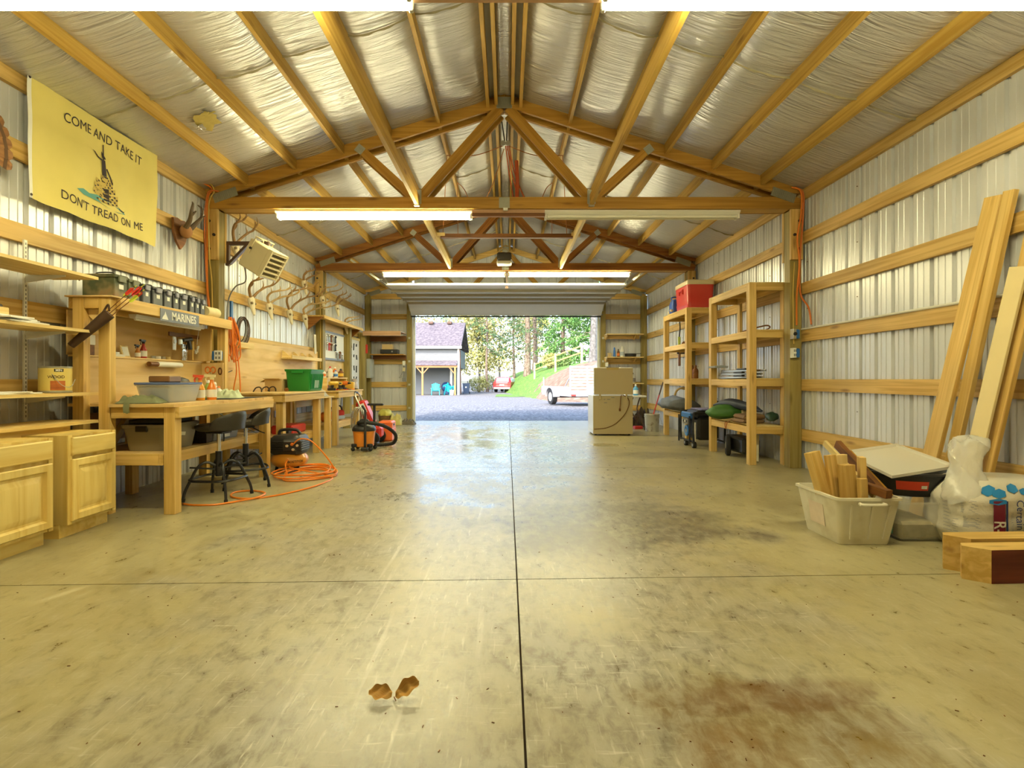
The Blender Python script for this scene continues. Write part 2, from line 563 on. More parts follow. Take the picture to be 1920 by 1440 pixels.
# ---- door wall
def gable(p): return roof_z(p.x) - 0.01
x = XL - SKIN
while x < XR + SKIN:
    e = min(x + PANEL_W, XR + SKIN)
    segs = []
    if x < DOOR_L: segs.append((x, min(e, DOOR_L), 0.0))
    if e > DOOR_L and x < DOOR_R: segs.append((max(x, DOOR_L), min(e, DOOR_R), DOOR_T))
    if e > DOOR_R: segs.append((max(x, DOOR_R), e, 0.0))
    for a, b, z0 in segs:
        if b - a > 0.03: skin_panel((0, YE, 0), (1, 0, 0), (0, 1, 0), z0, gable, x, wall_end, lo=a, hi=b)
    x += PANEL_W
for z in (0.34, 0.95, 1.55, 2.72):
    for a, b in ((XL + 0.14, DOOR_L - 0.08), (DOOR_R + 0.08, XR - 0.14)):
        mb = MB(); mb.box((a, YE - 0.04, z - .07), (b, YE - 0.002, z + .07)); mb.build('girt', W_GIRT, wall_end)
for xa, xb in ((DOOR_L - 0.14, DOOR_L - 0.002), (DOOR_R + 0.002, DOOR_R + 0.14)):
    mb = MB(); mb.box((xa, YE - 0.19, 0), (xb, YE - 0.045, 3.2), ch=.004); mb.build('jamb_post', W_POST, wall_end)
mb = MB(); mb.box((DOOR_L - 0.14, YE - 0.085, 2.93), (DOOR_R + 0.14, YE - 0.045, 3.20)); mb.build('header', W_GIRT, wall_end)
# white door trim and weather strips
for xa, xb in ((DOOR_L - .004, DOOR_L + .05), (DOOR_R - .05, DOOR_R + .004)):
    mb = MB(); mb.box((xa, YE - 0.03, 0), (xb, YE + 0.05, DOOR_T)); mb.build('door_trim', M_WHITE, wall_end)
mb = MB(); mb.box((DOOR_L, YE - .03, DOOR_T - .05), (DOOR_R, YE + .05, DOOR_T + .01)); mb.build('door_trim', M_WHITE, wall_end)
# outside soffit board over the door
mb = MB(); mb.box((XL - .3, YE + .03, 3.25), (XR + .3, YE + .45, 3.29)); mb.build('soffit', M_WHITE, wall_end)

# ---- back wall (behind the camera)
x = XL - SKIN
while x < XR + SKIN:
    skin_panel((0, YB, 0), (1, 0, 0), (0, -1, 0), 0.0, gable, x, wall_back, hi=XR + SKIN)
    x += PANEL_W
for z in GIRT_Z:
    mb = MB(); mb.box((XL, YB + .002, z - .07), (XR, YB + .04, z + .07)); mb.build('girt', W_GIRT, wall_back)

# ---- floor: slabs with sawn joints
def concrete():
    m, n, l, b = _base('polished_concrete')
    tc = n.new('ShaderNodeTexCoord')
    def nz(scale, detail=6, dist=0.0, vec=None, rough=0.55):
        t = n.new('ShaderNodeTexNoise'); t.inputs['Scale'].default_value = scale; t.inputs['Detail'].default_value = detail
        t.inputs['Distortion'].default_value = dist; t.inputs['Roughness'].default_value = rough
        l.new(vec if vec is not None else tc.outputs['Object'], t.inputs['Vector']); return t.outputs['Fac']
    def rng(x, a, b_, c, d):
        t = n.new('ShaderNodeMapRange'); t.inputs[1].default_value = a; t.inputs[2].default_value = b_
        t.inputs[3].default_value = c; t.inputs[4].default_value = d; l.new(x, t.inputs[0]); return t.outputs[0]
    def mix(f, a, b_, mode='MIX'):
        t = n.new('ShaderNodeMix'); t.data_type = 'RGBA'; t.blend_type = mode
        if isinstance(f, float): t.inputs[0].default_value = f
        else: l.new(f, t.inputs[0])
        for i, c in ((6, a), (7, b_)):
            if isinstance(c, tuple): t.inputs[i].default_value = (*c, 1)
            else: l.new(c, t.inputs[i])
        return t.outputs[2]
    def math_(op, a, b_):
        t = n.new('ShaderNodeMath'); t.operation = op; t.use_clamp = True
        for i, c in ((0, a), (1, b_)):
            if isinstance(c, (int, float)): t.inputs[i].default_value = c
            else: l.new(c, t.inputs[i])
        return t.outputs[0]
    nv = n.new('ShaderNodeTexNoise'); nv.inputs['Scale'].default_value = 2.3; nv.inputs['Detail'].default_value = 5
    l.new(tc.outputs['Object'], nv.inputs['Vector'])
    ragged = n.new('ShaderNodeVectorMath'); ragged.operation = 'MULTIPLY_ADD'
    ragged.inputs[1].default_value = (1.6, 1.6, 0); ragged.inputs[2].default_value = (-0.8, -0.8, 0)
    l.new(nv.outputs['Color'], ragged.inputs[0])
    def spot(cx, cy, rx, ry, soft=1.0, rot=0.0):
        mp = n.new('ShaderNodeMapping'); mp.vector_type = 'TEXTURE'
        mp.inputs['Location'].default_value = (cx, cy, 0); mp.inputs['Scale'].default_value = (rx, ry, 1); mp.inputs['Rotation'].default_value = (0, 0, rot)
        l.new(tc.outputs['Object'], mp.inputs[0])
        ad = n.new('ShaderNodeVectorMath'); ad.operation = 'ADD'
        l.new(mp.outputs[0], ad.inputs[0]); l.new(ragged.outputs[0], ad.inputs[1])
        le = n.new('ShaderNodeVectorMath'); le.operation = 'LENGTH'; l.new(ad.outputs[0], le.inputs[0])
        return rng(le.outputs['Value'], 1.0 - soft * .5, 1.0 + soft * .1, 1.0, 0.0)
    def strm(sx, sy, rot):
        t = n.new('ShaderNodeMapping'); t.inputs['Scale'].default_value = (sx, sy, 1); t.inputs['Rotation'].default_value = (0, 0, rot)
        l.new(tc.outputs['Object'], t.inputs[0]); return t.outputs[0]
    big = nz(0.6, 4, 0.2)
    med = nz(2.1, 6, 0.35, strm(1.0, .6, .5), .62)
    fine = nz(15, 6, 0.3, strm(1.0, .55, .4), .68)
    scr1 = nz(1.0, 3, 0.5, strm(60, 7, .55), .6)
    scr2 = nz(1.0, 3, 0.5, strm(9, 70, -.35), .6)
    c = mix(rng(big, .35, .65, 0, 1), (0.385, 0.34, 0.185), (0.46, 0.415, 0.24))
    c = mix(rng(med, .32, .54, .65, 0), c, (0.29, 0.24, 0.115))
    c = mix(rng(fine, .54, .76, 0, .5), c, (0.58, 0.54, 0.38))
    c = mix(rng(fine, .48, .30, 0, .75), c, (0.20, 0.155, 0.06))
    # traffic zone mid floor: sky reflection painted in as grey, plus scuffs and dirt
    sheen_scuff = spot(-0.1, 6.0, 1.75, 8.5, 1.3)
    c = mix(math_('MULTIPLY', sheen_scuff, 0.75), c, (0.35, 0.345, 0.33))
    c = mix(math_('MULTIPLY', sheen_scuff, rng(fine, .54, .36, 0, .9)), c, (0.15, 0.125, 0.08))
    sc_amt = math_('ADD', math_('MULTIPLY', sheen_scuff, .75), .25)
    c = mix(math_('MULTIPLY', rng(scr1, .60, .74, 0, .8), sc_amt), c, (0.70, 0.68, 0.60))
    c = mix(math_('MULTIPLY', rng(scr2, .60, .74, 0, .7), sc_amt), c, (0.68, 0.66, 0.58))
    c = mix(rng(scr1, .36, .26, 0, .5), c, (0.26, 0.20, 0.09))
    # oil and damp stains
    g = rng(fine, .25, .65, 1.0, .35)
    for (cx, cy, rx, ry, amt, col, rot) in ((0.8, 3.95, 1.1, .72, .96, (0.065, 0.052, 0.035), .2), (1.0, 4.9, .6, .7, .6, (0.15, 0.125, 0.09), 0), (0.45, 3.5, .35, .5, .6, (0.16, 0.13, 0.08), 0),
                                           (0.82, 1.74, .44, .20, .95, (0.17, 0.10, 0.008), -.1), (1.00, 1.84, .42, .10, .9, (0.13, 0.055, 0.004), .15), (0.68, 1.50, .20, .24, .9, (0.19, 0.10, 0.01), .2), (1.05, 1.50, .24, .2, .6, (0.24, 0.16, 0.02), 0),
                                           (0.22, 1.62, .28, .15, .45, (0.22, 0.19, 0.15), .2), (-0.32, 1.50, .20, .13, .6, (0.17, 0.15, 0.12), .2),
                                           (2.1, 7.6, .7, .35, .7, (0.09, 0.08, 0.065), .1), (2.7, 9.0, .8, .45, .6, (0.10, 0.09, 0.07), .1), (-2.2, 8.9, .9, .35, .55, (0.14, 0.12, 0.10), .2), (-1.0, 3.2, .45, .8, .35, (0.22, 0.18, 0.09), .3)):
        c = mix(math_('MULTIPLY', math_('MULTIPLY', spot(cx, cy, rx, ry, .7, rot), amt), g), c, col)
    # pale tyre scrapes
    c = mix(math_('MULTIPLY', math_('MULTIPLY', rng(nz(2.2, 4, 0, strm(9, .35, 0)), .60, .72, 0, 1), spot(-.42, 3.2, .45, 2.6, .8)), .6), c, (0.72, 0.70, 0.64))
    l.new(c, b.inputs['Base Color'])
    # sealed, partly damp surface
    rough = rng(fine, .3, .7, .26, .44)
    wet = math_('MULTIPLY', spot(-.7, 9.6, 2.0, 4.6, 1.3), rng(med, .34, .54, .15, 1))
    wet = math_('ADD', wet, spot(1.62, 8.78, .26, .20, .3))
    rr = n.new('ShaderNodeMix'); rr.data_type = 'FLOAT'
    l.new(wet, rr.inputs[0]); l.new(rough, rr.inputs[2]); rr.inputs[3].default_value = 0.13
    l.new(rr.outputs[0], b.inputs['Roughness'])
    b.inputs['Specular IOR Level'].default_value = 0.9
    bp = n.new('ShaderNodeBump'); bp.inputs['Strength'].default_value = 0.22; bp.inputs['Distance'].default_value = 0.006
    hh = math_('ADD', math_('MULTIPLY', fine, .55), math_('MULTIPLY', scr1, .25))
    l.new(hh, bp.inputs['Height']); l.new(bp.outputs[0], b.inputs['Normal'])
    return m
M_CONC = concrete()
M_JOINT = plain('joint_dirt', (0.07, 0.045, 0.025), 0.9, var=0.3)
floor = thing('floor', kind='structure')
JX = 0.053
JY = [(-0.85, .03), (2.875, .0325), (6.52, .0), (10.15, .0)]
def jy(i, x):
    if i < 0: return YB - .05
    if i >= len(JY): return YE + .05
    return JY[i][0] + JY[i][1] * x
for i in range(0, len(JY) + 1):
    for xa, xb in ((XL - SKIN - .02, JX - .004), (JX + .004, XR + SKIN + .02)):
        g = .0035
        pts = [(xa, jy(i - 1, xa) + g), (xb, jy(i - 1, xb) + g), (xb, jy(i, xb) - g), (xa, jy(i, xa) - g)]
        mb = MB(); mb.prism(pts, (0, 0, -0.15), (1, 0, 0), (0, 1, 0), 0.15); mb.build('slab', M_CONC, floor, smooth=0)
mb = MB(); mb.box((XL - .1, YB - .1, -0.2), (XR + .1, YE + .04, -0.014)); mb.build('joint_bed', M_JOINT, floor, smooth=0)

# ---- roof: purlins and the sagging insulation blanket
def foil():
    m, n, l, b = _base('insulation_facing')
    at = n.new('ShaderNodeTexCoord')
    mp = n.new('ShaderNodeMapping'); mp.inputs['Scale'].default_value = (1.3, 15, 1.3)
    l.new(at.outputs['Object'], mp.inputs[0])
    nz = n.new('ShaderNodeTexNoise'); nz.inputs['Scale'].default_value = 1.0; nz.inputs['Detail'].default_value = 5; nz.inputs['Distortion'].default_value = 1.4
    l.new(mp.outputs[0], nz.inputs['Vector'])
    n2 = n.new('ShaderNodeTexNoise'); n2.inputs['Scale'].default_value = 70; n2.inputs['Detail'].default_value = 2
    l.new(at.outputs['Object'], n2.inputs['Vector'])
    b.inputs['Base Color'].default_value = (0.62, 0.61, 0.64, 1)
    b.inputs['Metallic'].default_value = 0.55
    b.inputs['Roughness'].default_value = 0.30
    b.inputs['Specular IOR Level'].default_value = 0.6
    bp = n.new('ShaderNodeBump'); bp.inputs['Strength'].default_value = 0.8; bp.inputs['Distance'].default_value = 0.045
    l.new(nz.outputs['Fac'], bp.inputs['Height'])
    b2 = n.new('ShaderNodeBump'); b2.inputs['Strength'].default_value = 0.12; b2.inputs['Distance'].default_value = 0.004
    l.new(n2.outputs['Fac'], b2.inputs['Height']); l.new(bp.outputs[0], b2.inputs['Normal'])
    l.new(b2.outputs[0], b.inputs['Normal'])
    return m
M_FOIL = foil()
M_SEAM = plain('seam_tab', (0.30, 0.26, 0.16), 0.6)
ceiling = thing('ceiling', kind='structure')
PUR = [0.10, 0.20, 0.80, 1.39, 1.97, 2.55, 3.14]          # offsets from the axis
bays = [(YB + .04, TR[0] - .11), (TR[0] + .11, TR[1] - .11), (TR[1] + .11, TR[2] - .11), (TR[2] + .11, YE - .02)]
PH = 0.14
for sgn in (-1, 1):
    for q, off in enumerate(PUR):
        x = XC + sgn * off
        z = roof_z(x)
        for (a, b) in bays:
            mb = MB()
            tilt = 0 if q < 2 else sgn * math.atan(SLOPE)
            mb.beam((x, a, z - PH / 2), (x, b, z - PH / 2), 0.038, PH)
            mb.build('purlin', W_PURLIN, ceiling)
        for y in TR:                                           # blocks between the two truss plies
            mb = MB(); mb.box((x - .019, y - .068, z - PH), (x + .019, y + .068, z - .004)); mb.build('block', W_PURLIN, ceiling)
strips = [(-PUR[0] + .02, PUR[0] - .02)]
for sgn in (-1, 1):
    edges = PUR[1:] + [HALF + SKIN]
    for a, b in zip(edges[:-1], edges[1:]):
        strips.append((sgn * (a + .02), sgn * (b - .018)))
allb = [(YB, TR[0]), (TR[0], TR[1]), (TR[1], TR[2]), (TR[2], YE)]
for si, (s0, s1) in enumerate(strips):
    for bi, (ya, yb) in enumerate(allb):
        sd = si * 7.3 + bi * 3.1
        def fn(u, v, s0=s0, s1=s1, ya=ya, yb=yb, sd=sd):
            x = XC + s0 + (s1 - s0) * u
            y = ya + (yb - ya) * v
            sag = (1 - (2 * u - 1) ** 4)
            ends = min(1.0, min(v, 1 - v) * 9)
            w = noise.noise(Vector((x * 1.4, y * 0.9, sd)))
            w2 = noise.noise(Vector((x * 2.5 + sd, y * 7.0, sd)))
            d = 0.022 + sag * (0.040 + 0.030 * w) * (0.25 + .75 * ends) + 0.009 * w2 * sag
            d += 0.012 * sag * math.exp(-((v - .5 - .1 * math.sin(si)) * 40) ** 2)        # pulled in at the cross seam
            return (x, y, roof_z(x) - d)
        mb = MB(); mb.grid(fn, 10, 90)
        mb.build('insulation_strip', M_FOIL, ceiling, smooth=80)
        # folded tab of the facing where two lengths meet
        ys = (None, 4.66, 8.42, 12.1)[bi]
        if ys and si > 0:
            v0 = (ys - ya) / (yb - ya)
            top = [Vector(fn(i / 12, v0)) for i in range(13)]
            mb = MB(); mb.add([p + Vector((0, q * .004, -.002 - q * (.016 + .006 * math.sin(i * 1.7)))) for q in (0, 1) for i, p in enumerate(top)], [[i, i + 1, i + 14, i + 13] for i in range(12)])
            mb.build('seam_tab', M_SEAM, ceiling, smooth=60)
# torn hole with the yellow wool showing
tc_ = Vector((-2.90, 5.12, 0)); rnd = random.Random(8)
def tear(r0, r1, dz, seed, sx=1.0, sy=1.0, ox=0.0, oy=0.0):
    q = random.Random(seed); pts = []
    for k in range(16):
        a = math.tau * k / 16; r = q.uniform(r0, r1)
        x = tc_.x + ox + math.cos(a) * r * sx; y = tc_.y + oy + math.sin(a) * r * sy
        pts.append(Vector((x, y, roof_z(x) - .085 - dz - .012 * q.random())))
    mb = MB(); mb.add(pts + [Vector((tc_.x + ox, tc_.y + oy, roof_z(tc_.x + ox) - .095 - dz))], [[k, (k + 1) % 16, 16] for k in range(16)]); return mb
tear(.06, .15, .0, 3, 1.0, 1.25).build('torn_hole', plain('glass_wool', (.46, .36, .10), .9, var=.25, scale=20), ceiling)
tear(.02, .09, .018, 5, .7, 1.2, -.10, .02).build('torn_flap', M_FOIL, ceiling); tear(.02, .08, .02, 6, 1.2, .6, .07, -.13).build('torn_flap', plain('glass_wool', (.46, .36, .10), .9, var=.25, scale=20), ceiling)
# roof skin so no light leaks
mb = MB()
for sgn in (-1, 1):
    e = HALF + .45
    mb.prism([(0, 0), (e, -SLOPE * e), (e, -SLOPE * e + .03), (0, .03)], (XC, YB - .3, RIDGE + .012), (sgn, 0, 0), (0, 0, 1), -(YE - YB + .75) * sgn * -1 if False else (YE - YB + .75) * (-1 if sgn > 0 else 1))
mb.build('roof_deck', M_WHITE, ceiling, smooth=0)

# ---- trusses
M_PLATE = plain('truss_plate', (0.42, 0.42, 0.34), 0.38, 0.8, var=0.1, scale=40)
def nail_plate(parent, c, w, h, rot, yf):
    """ribbed galvanised gusset on the face at depth yf"""
    mb = MB()
    M = Matrix.Translation(Vector((c[0], yf, c[1]))) @ Matrix.Rotation(rot, 4, 'Y')
    mb.obox(M, w, 0.003, h)
    k = max(4, int(w / 0.022))
    for i in range(k):
        a = -w / 2 + (i + .5) * w / k
        mb.obox(M @ Matrix.Translation((a, -0.004, 0)), w / k * .5, 0.006, h * .96)
    return mb.build('gusset_plate', M_PLATE, parent)
def truss(yc, label, mat, wmat, plies=(-0.089, 0.089), single=False):
    t = thing('roof_truss', label, 'truss', (XC, yc, 3.17), group='roof trusses')
    zb0, zb1 = 3.17, 3.31
    for ply in plies:
        y = yc + ply
        xa, xb = XL + .005, XR - .005
        # bottom chord in two lengths butted at the middle
        for (a, b) in ((xa, XC - .001), (XC + .001, xb)):
            mb = MB()
            sg = -1 if a < XC - .5 else 1
            e = abs((a if sg < 0 else b) - XC)
            pts = [(0.001, 0), (e - .02, 0), (e, .10), (e - .08, 0.14), (.001, 0.14)]
            mb.prism([(p[0] * sg, p[1]) for p in pts], (XC, y + .019, zb0), (1, 0, 0), (0, 0, 1), .038)
            us = []
            mb.build('bottom_chord', mat, t)
        for sg in (-1, 1):
            e = HALF - .004
            top = lambda d: roof_z(XC) - .03 - SLOPE * d
            mb = MB()
            pts = [(.001, top(0)), (e, top(e)), (e, top(e) - .05), (e - .35, top(e - .35) - .147), (.001, top(0) - .147)]
            mb.prism([(p[0] * sg, p[1]) for p in pts], (XC, y + .019, 0), (1, 0, 0), (0, 0, 1), .038)
            mb.build('top_chord', mat, t)
            # webs: apex to bottom node, node up to the rafter
            mb = MB(); mb.beam((XC + sg * .05, y, 4.40), (XC + sg * 1.03, y, 3.30), .115, .036, up=(0, 1, 0)); mb.build('web', wmat, t)
            d = 1.74
            mb = MB(); mb.beam((XC + sg * d, y, top(d) - .13), (XC + sg * 1.10, y, 3.30), .10, .036, up=(0, 1, 0)); mb.build('web', wmat, t)
    yf = yc + plies[0] - .0215
    nail_plate(t, (XC, 4.46), .19, .14, 0, yf)
    nail_plate(t, (XC, 3.24), .13, .13, 0, yf)
    for sg in (-1, 1):
        nail_plate(t, (XC + sg * 3.40, 3.335), .30, .11, sg * .33, yf)
        nail_plate(t, (XC + sg * 1.06, 3.31), .10, .17, 0, yf)
        nail_plate(t, (XC + sg * 1.76, 3.89), .10, .10, sg * .9, yf)
        if not single:
            # heel blocks bolted to the post
            xw = XC + sg * HALF
            for s2 in (-1, 1):
                mb = MB(); yy = yc + s2 * .089
                mb.box((min(xw - sg * .006, xw - sg * .150), yy - .019, 2.55), (max(xw - sg * .006, xw - sg * .150), yy + .019, 3.165)); mb.build('heel_block', W_GIRT, t)
            for zz in (2.68, 2.85, 3.02):
                dx = .05 if zz != 2.85 else .11
                mb = MB(); mb.cyl((xw - sg * dx, yc - .122, zz), (xw - sg * dx, yc - .106, zz), .018, 10); mb.build('bolt', M_BOLT, t)
    # filler plank under the pair of chords
    if not single:
        mb = MB(); mb.box((XL + .15, yc - .066, 3.172), (XR - .15, yc + .066, 3.205)); mb.build('filler_plank', W_GIRT, t)
    return t
truss(TR[0], 'roof truss at the top edge of the picture, right above the nearest lights', W_TRUSS, W_TRUSS)
truss(TR[1], 'nearest full roof truss of golden fir with webs and ribbed steel plates', W_TRUSS, W_TRUSS)
truss(TR[2], 'farther reddish roof truss just before the raised garage door', W_TRUSS2, W_TRUSS2)
truss(YE - .075, 'end roof truss against the metal gable above the garage door', W_GIRT, W_TRUSS, plies=(0.0,), single=True)
# long braces between the bottom chords
for sg in (-1, 1):
    for k, (a, b) in enumerate(((YB + .05, TR[0] - .11), (TR[0] + .11, TR[1] - .11), (TR[1] + .11, TR[2] - .11))):
        mb = MB(); x = XC + sg * 1.06
        mb.beam((x, a, 3.265), (x, b, 3.265), .040, .14)
        if k == 0: mb.build('brace', W_PURLIN, ceiling)
        else:
            solo('lateral_brace', mb, W_PURLIN if k == 1 else W_PALE, ('long fir brace hung from the near truss, on the %s' if k == 1 else 'pale brace board between the two trusses, on the %s') % ('left' if sg < 0 else 'right'), 'brace')
            if k == 1:
                mb = MB(); mb.box((x - .035, b - .003, 3.19), (x + .035, b + .002, 3.34)); mb.box((x - .03, b - .06, 3.186), (x + .03, b, 3.193)); mb.build('hanger', M_STEEL, ceiling)

# ---- fluorescent fixtures
def tube_mat(name, on):
    return plain(name, (0.9, 0.88, 0.78), 0.3, emit=TUBE_COLOR if on else None, es=TUBE_POWER if on else 0)
M_ON = tube_mat('lit_tube', True)
M_OFF = tube_mat('unlit_tube', False)
def fixture(xa, xb, yc, zt, on, label):
    t = thing('fluorescent_light', label, 'ceiling light', ((xa + xb) / 2, yc, zt), group='fluorescent shop lights')
    mb = MB()
    pts = [(-.07, 0), (.07, 0), (.07, -.018), (.035, -.052), (-.035, -.052), (-.07, -.018)]
    mb.prism(pts, (xa, yc, zt), (0, 1, 0), (0, 0, 1), xb - xa); mb.build('housing', M_LED, t)
    for s in (-1, 1):
        mb = MB(); mb.tube([(xa + .035, yc + s * .042, zt - .072), (xb - .035, yc + s * .042, zt - .072)], .0165, 10); mb.build('tube', M_ON if on else M_OFF, t)
        for xe, dd in ((xa, 1), (xb, -1)):
            mb = MB(); mb.rbox((xe + dd * .016, yc + s * .042, zt - .07), (.028, .034, .055), ch=.006); mb.build('lamp_holder', M_WHITE, t)
    return t
fixture(-2.98, -.50, TR[0], 3.165, True, 'lit fluorescent fixture nearest the camera, top left')
fixture(.50, 2.98, TR[0], 3.165, True, 'lit fluorescent fixture nearest the camera, top right')
fixture(-2.85, -.43, TR[1], 3.165, True, 'lit fluorescent fixture under the left half of the near truss')
fixture(.46, 2.86, TR[1], 3.165, False, 'unlit fluorescent fixture under the right half of the near truss')
fixture(-2.40, -.03, TR[2], 3.165, True, 'lit fluorescent fixture under the left half of the far truss')
fixture(.02, 2.37, TR[2], 3.165, True, 'lit fluorescent fixture under the right half of the far truss')
for yc, a, b in ((TR[1], -.43, .46), (TR[0], -.50, .50)):
    mb = MB(); mb.box((a, yc - .075, 3.10), (b, yc + .02, 3.168)); mb.build('spacer_board', W_PINK, ceiling)
    mb = MB(); mb.box((a, yc - .081, 3.085), (b, yc - .076, 3.125)); mb.build('spacer_strip', W_DARK, ceiling)
# ================================================================== raised sectional door
M_DOOR = plain('door_paint', (0.80, 0.80, 0.84), 0.42, var=0.03)
M_STRUT = plain('door_strut', (0.36, 0.33, 0.27), 0.45, 0.4)
door = thing('door_1', kind='structure', loc=(XC, 12.0, 3.0))
DX0, DX1 = DOOR_L - .02, DOOR_R + .02
PHt = 0.60
path = [(13.13 - PHt * i, 3.00) for i in range(0, 5)]
panels = [((13.60, 2.72), (13.13, 3.00))] + [(path[i], path[i + 1]) for i in range(4)]
for k, ((ya, za), (yb, zb)) in enumerate(panels):
    d = Vector((0, yb - ya, zb - za)); L = d.length; d.normalize()
    mid = Vector(((DX0 + DX1) / 2, (ya + yb) / 2, (za + zb) / 2))
    mb = MB(); nrm = Vector((0, -d.z, d.y)) if d.y < 0 else Vector((0, -d.z, d.y))
    up = Vector((0, d.z, -d.y)); up = up if up.z > 0 else -up
    c = mid + up * .025
    ax = Vector((1, 0, 0))
    M = Matrix((ax, d, ax.cross(d))).transposed().to_4x4(); M.translation = c
    mb.obox(M, DX1 - DX0, L - .008, .045, ch=.006)
    # shallow pressed ribs on the inner face
    mb.build('door_panel', M_DOOR, door)
    if k > 0:
        for e in (ya - .05,) if k == 1 else (ya - .04,):
            mb = MB(); mb.prism([(-.035, 0), (-.025, 0), (-.012, -.045), (.012, -.045), (.025, 0), (.035, 0), (.018, -.052), (-.018, -.052)], (DX0, e, za), (0, 1, 0), (0, 0, 1), DX1 - DX0); mb.build('strut', M_STRUT, door)
    for hx in (-1.15, 0.0, 1.15):
        mb = MB(); mb.rbox((XC + hx, ya, za - .012), (.07, .06, .02), ch=.004); mb.cyl((XC + hx - .03, ya, za - .022), (XC + hx + .03, ya, za - .022), .008, 8); mb.build('hinge', M_DKSTEEL, door)
mb = MB(); mb.rbox((XC, 13.615, 2.705), (DX1 - DX0, .05, .03)); mb.build('bottom_seal', M_RUBBER, door)
for sg, xt in ((-1, DX0 - .03), (1, DX1 + .03)):
    pts = [(xt, 13.70, .02), (xt, 13.70, 2.62)] + [(xt, 13.70 - .42 + .42 * math.cos(a), 2.62 + .42 * math.sin(a)) for a in [R(q * 10) for q in range(1, 10)]] + [(xt, 10.42, 3.045)]
    ring = [(-.028, -.02), (.028, -.02), (.028, -.014), (-.020, -.014), (-.020, .014), (.028, .014), (.028, .02), (-.028, .02)]
    mb = MB(); rr = []
    for i, p in enumerate(pts):
        a = Vector(pts[max(0, i - 1)]); b = Vector(pts[min(len(pts) - 1, i + 1)]); t = (b - a).normalized()
        nr = Vector((0, -t.z, t.y))
        rr.append([Vector(p) + Vector((-sg * q[0], 0, 0)) + nr * q[1] for q in ring])
    mb.rings(rr); mb.build('track', M_STEEL, door)
    # hanger angles from the far truss
    mb = MB(); mb.beam((xt + sg * .03, 10.5, 3.05), (xt + sg * .55, 10.28, 3.42), .004, .04); mb.beam((xt + sg * .03, 11.6, 3.05), (xt + sg * .35, 11.6, 3.55), .004, .04); mb.build('track_hanger', M_STEEL, door)
    for zz in (0.35, 0.95, 1.55, 2.15):
        mb = MB(); mb.rbox((xt - sg * -.02, 13.63, zz), (.05, .10, .05)); mb.build('track_bracket', M_STEEL, door)
    for (ya, za) in [p for p in path] + [(13.60, 2.72)]:
        mb = MB(); mb.cyl((xt - sg * .06, ya, za + .035), (xt + sg * .01, ya, za + .035), .018, 10); mb.build('roller', M_GREY, door)
# torsion shaft above the opening
mb = MB(); mb.tube([(DX0, 13.62, 3.22), (DX1, 13.62, 3.22)], .014, 8); mb.tube([(-1.0, 13.62, 3.22), (-.1, 13.62, 3.22)], .034, 12); mb.tube([(.1, 13.62, 3.22), (1.0, 13.62, 3.22)], .034, 12); mb.build('torsion_spring', M_DKSTEEL, door)

t = thing('garage_door_opener', 'dark garage door opener motor on the far truss centre', 'door opener', (-.05, 9.97, 3.22))
mb = MB(); mb.rbox((-.055, 9.93, 3.375), (.27, .26, .15), ch=.02); mb.build('motor_box', plain('opener_grey', (.055, .05, .045), .4), t)
mb = MB(); mb.rbox((-.055, 9.93, 3.268), (.28, .27, .06), ch=.02); mb.build('light_lens', plain('opener_lens', (.75, .72, .62), .3), t)
mb = MB(); mb.tube(arc((-.055, 9.95, 3.45), .10, 0, math.pi, 10, (1, 0, 0), (0, 0, 1)), .012, 6); mb.build('bracket', M_CREAM, t)
mb = MB(); mb.beam((-.055, 10.33, 3.33), (-.055, 13.5, 3.33), .04, .05); mb.build('rail', M_STEEL, t)
mb = MB(); mb.beam((-.01, 10.72, 3.30), (-.01, 10.78, 2.98), .02, .02); mb.rbox((-.01, 10.78, 2.96), (.06, .05, .05)); mb.build('pull_arm', M_DKSTEEL, t)
# ================================================================== outside the door
def two_tone(name, a, b, scale, rough=0.9, c=None, bump=0.4, detail=8, p0=.4, p1=.6):
    if name in MATS: return MATS[name]
    m, n, l, bs = _base(name)
    tc = n.new('ShaderNodeTexCoord')
    nz = n.new('ShaderNodeTexNoise'); nz.inputs['Scale'].default_value = scale; nz.inputs['Detail'].default_value = detail
    l.new(tc.outputs['Object'], nz.inputs['Vector'])
    rp = n.new('ShaderNodeValToRGB')
    rp.color_ramp.elements[0].position = p0; rp.color_ramp.elements[0].color = (*a, 1)
    rp.color_ramp.elements[1].position = p1; rp.color_ramp.elements[1].color = (*b, 1)
    if c:
        e = rp.color_ramp.elements.new(min(.95, p1 + .12)); e.color = (*c, 1)
    l.new(nz.outputs['Fac'], rp.inputs[0]); l.new(rp.outputs[0], bs.inputs['Base Color'])
    bs.inputs['Roughness'].default_value = rough
    bp = n.new('ShaderNodeBump'); bp.inputs['Strength'].default_value = bump; bp.inputs['Distance'].default_value = .03
    l.new(nz.outputs['Fac'], bp.inputs['Height']); l.new(bp.outputs[0], bs.inputs['Normal'])
    MATS[name] = m
    return m
def gz(y):
    return 0.0 if y < 22 else (-0.25 * min(1, (y - 22) / 22) if y < 44 else -0.25)
M_GRAVEL = two_tone('gravel', (0.080, 0.080, 0.088), (0.232, 0.228, 0.232), 14, c=(0.384, 0.368, 0.344))
mb = MB()
mb.grid(lambda u, v: (-60 + 120 * u, YE + .06 + 150 * v ** 1.7, gz(YE + 150 * v ** 1.7) - .03 + .03 * noise.noise(Vector((u * 60, v * 40, 0)))), 40, 60)
tag(mb.build('driveway', M_GRAVEL, None, smooth=60), kind='structure')
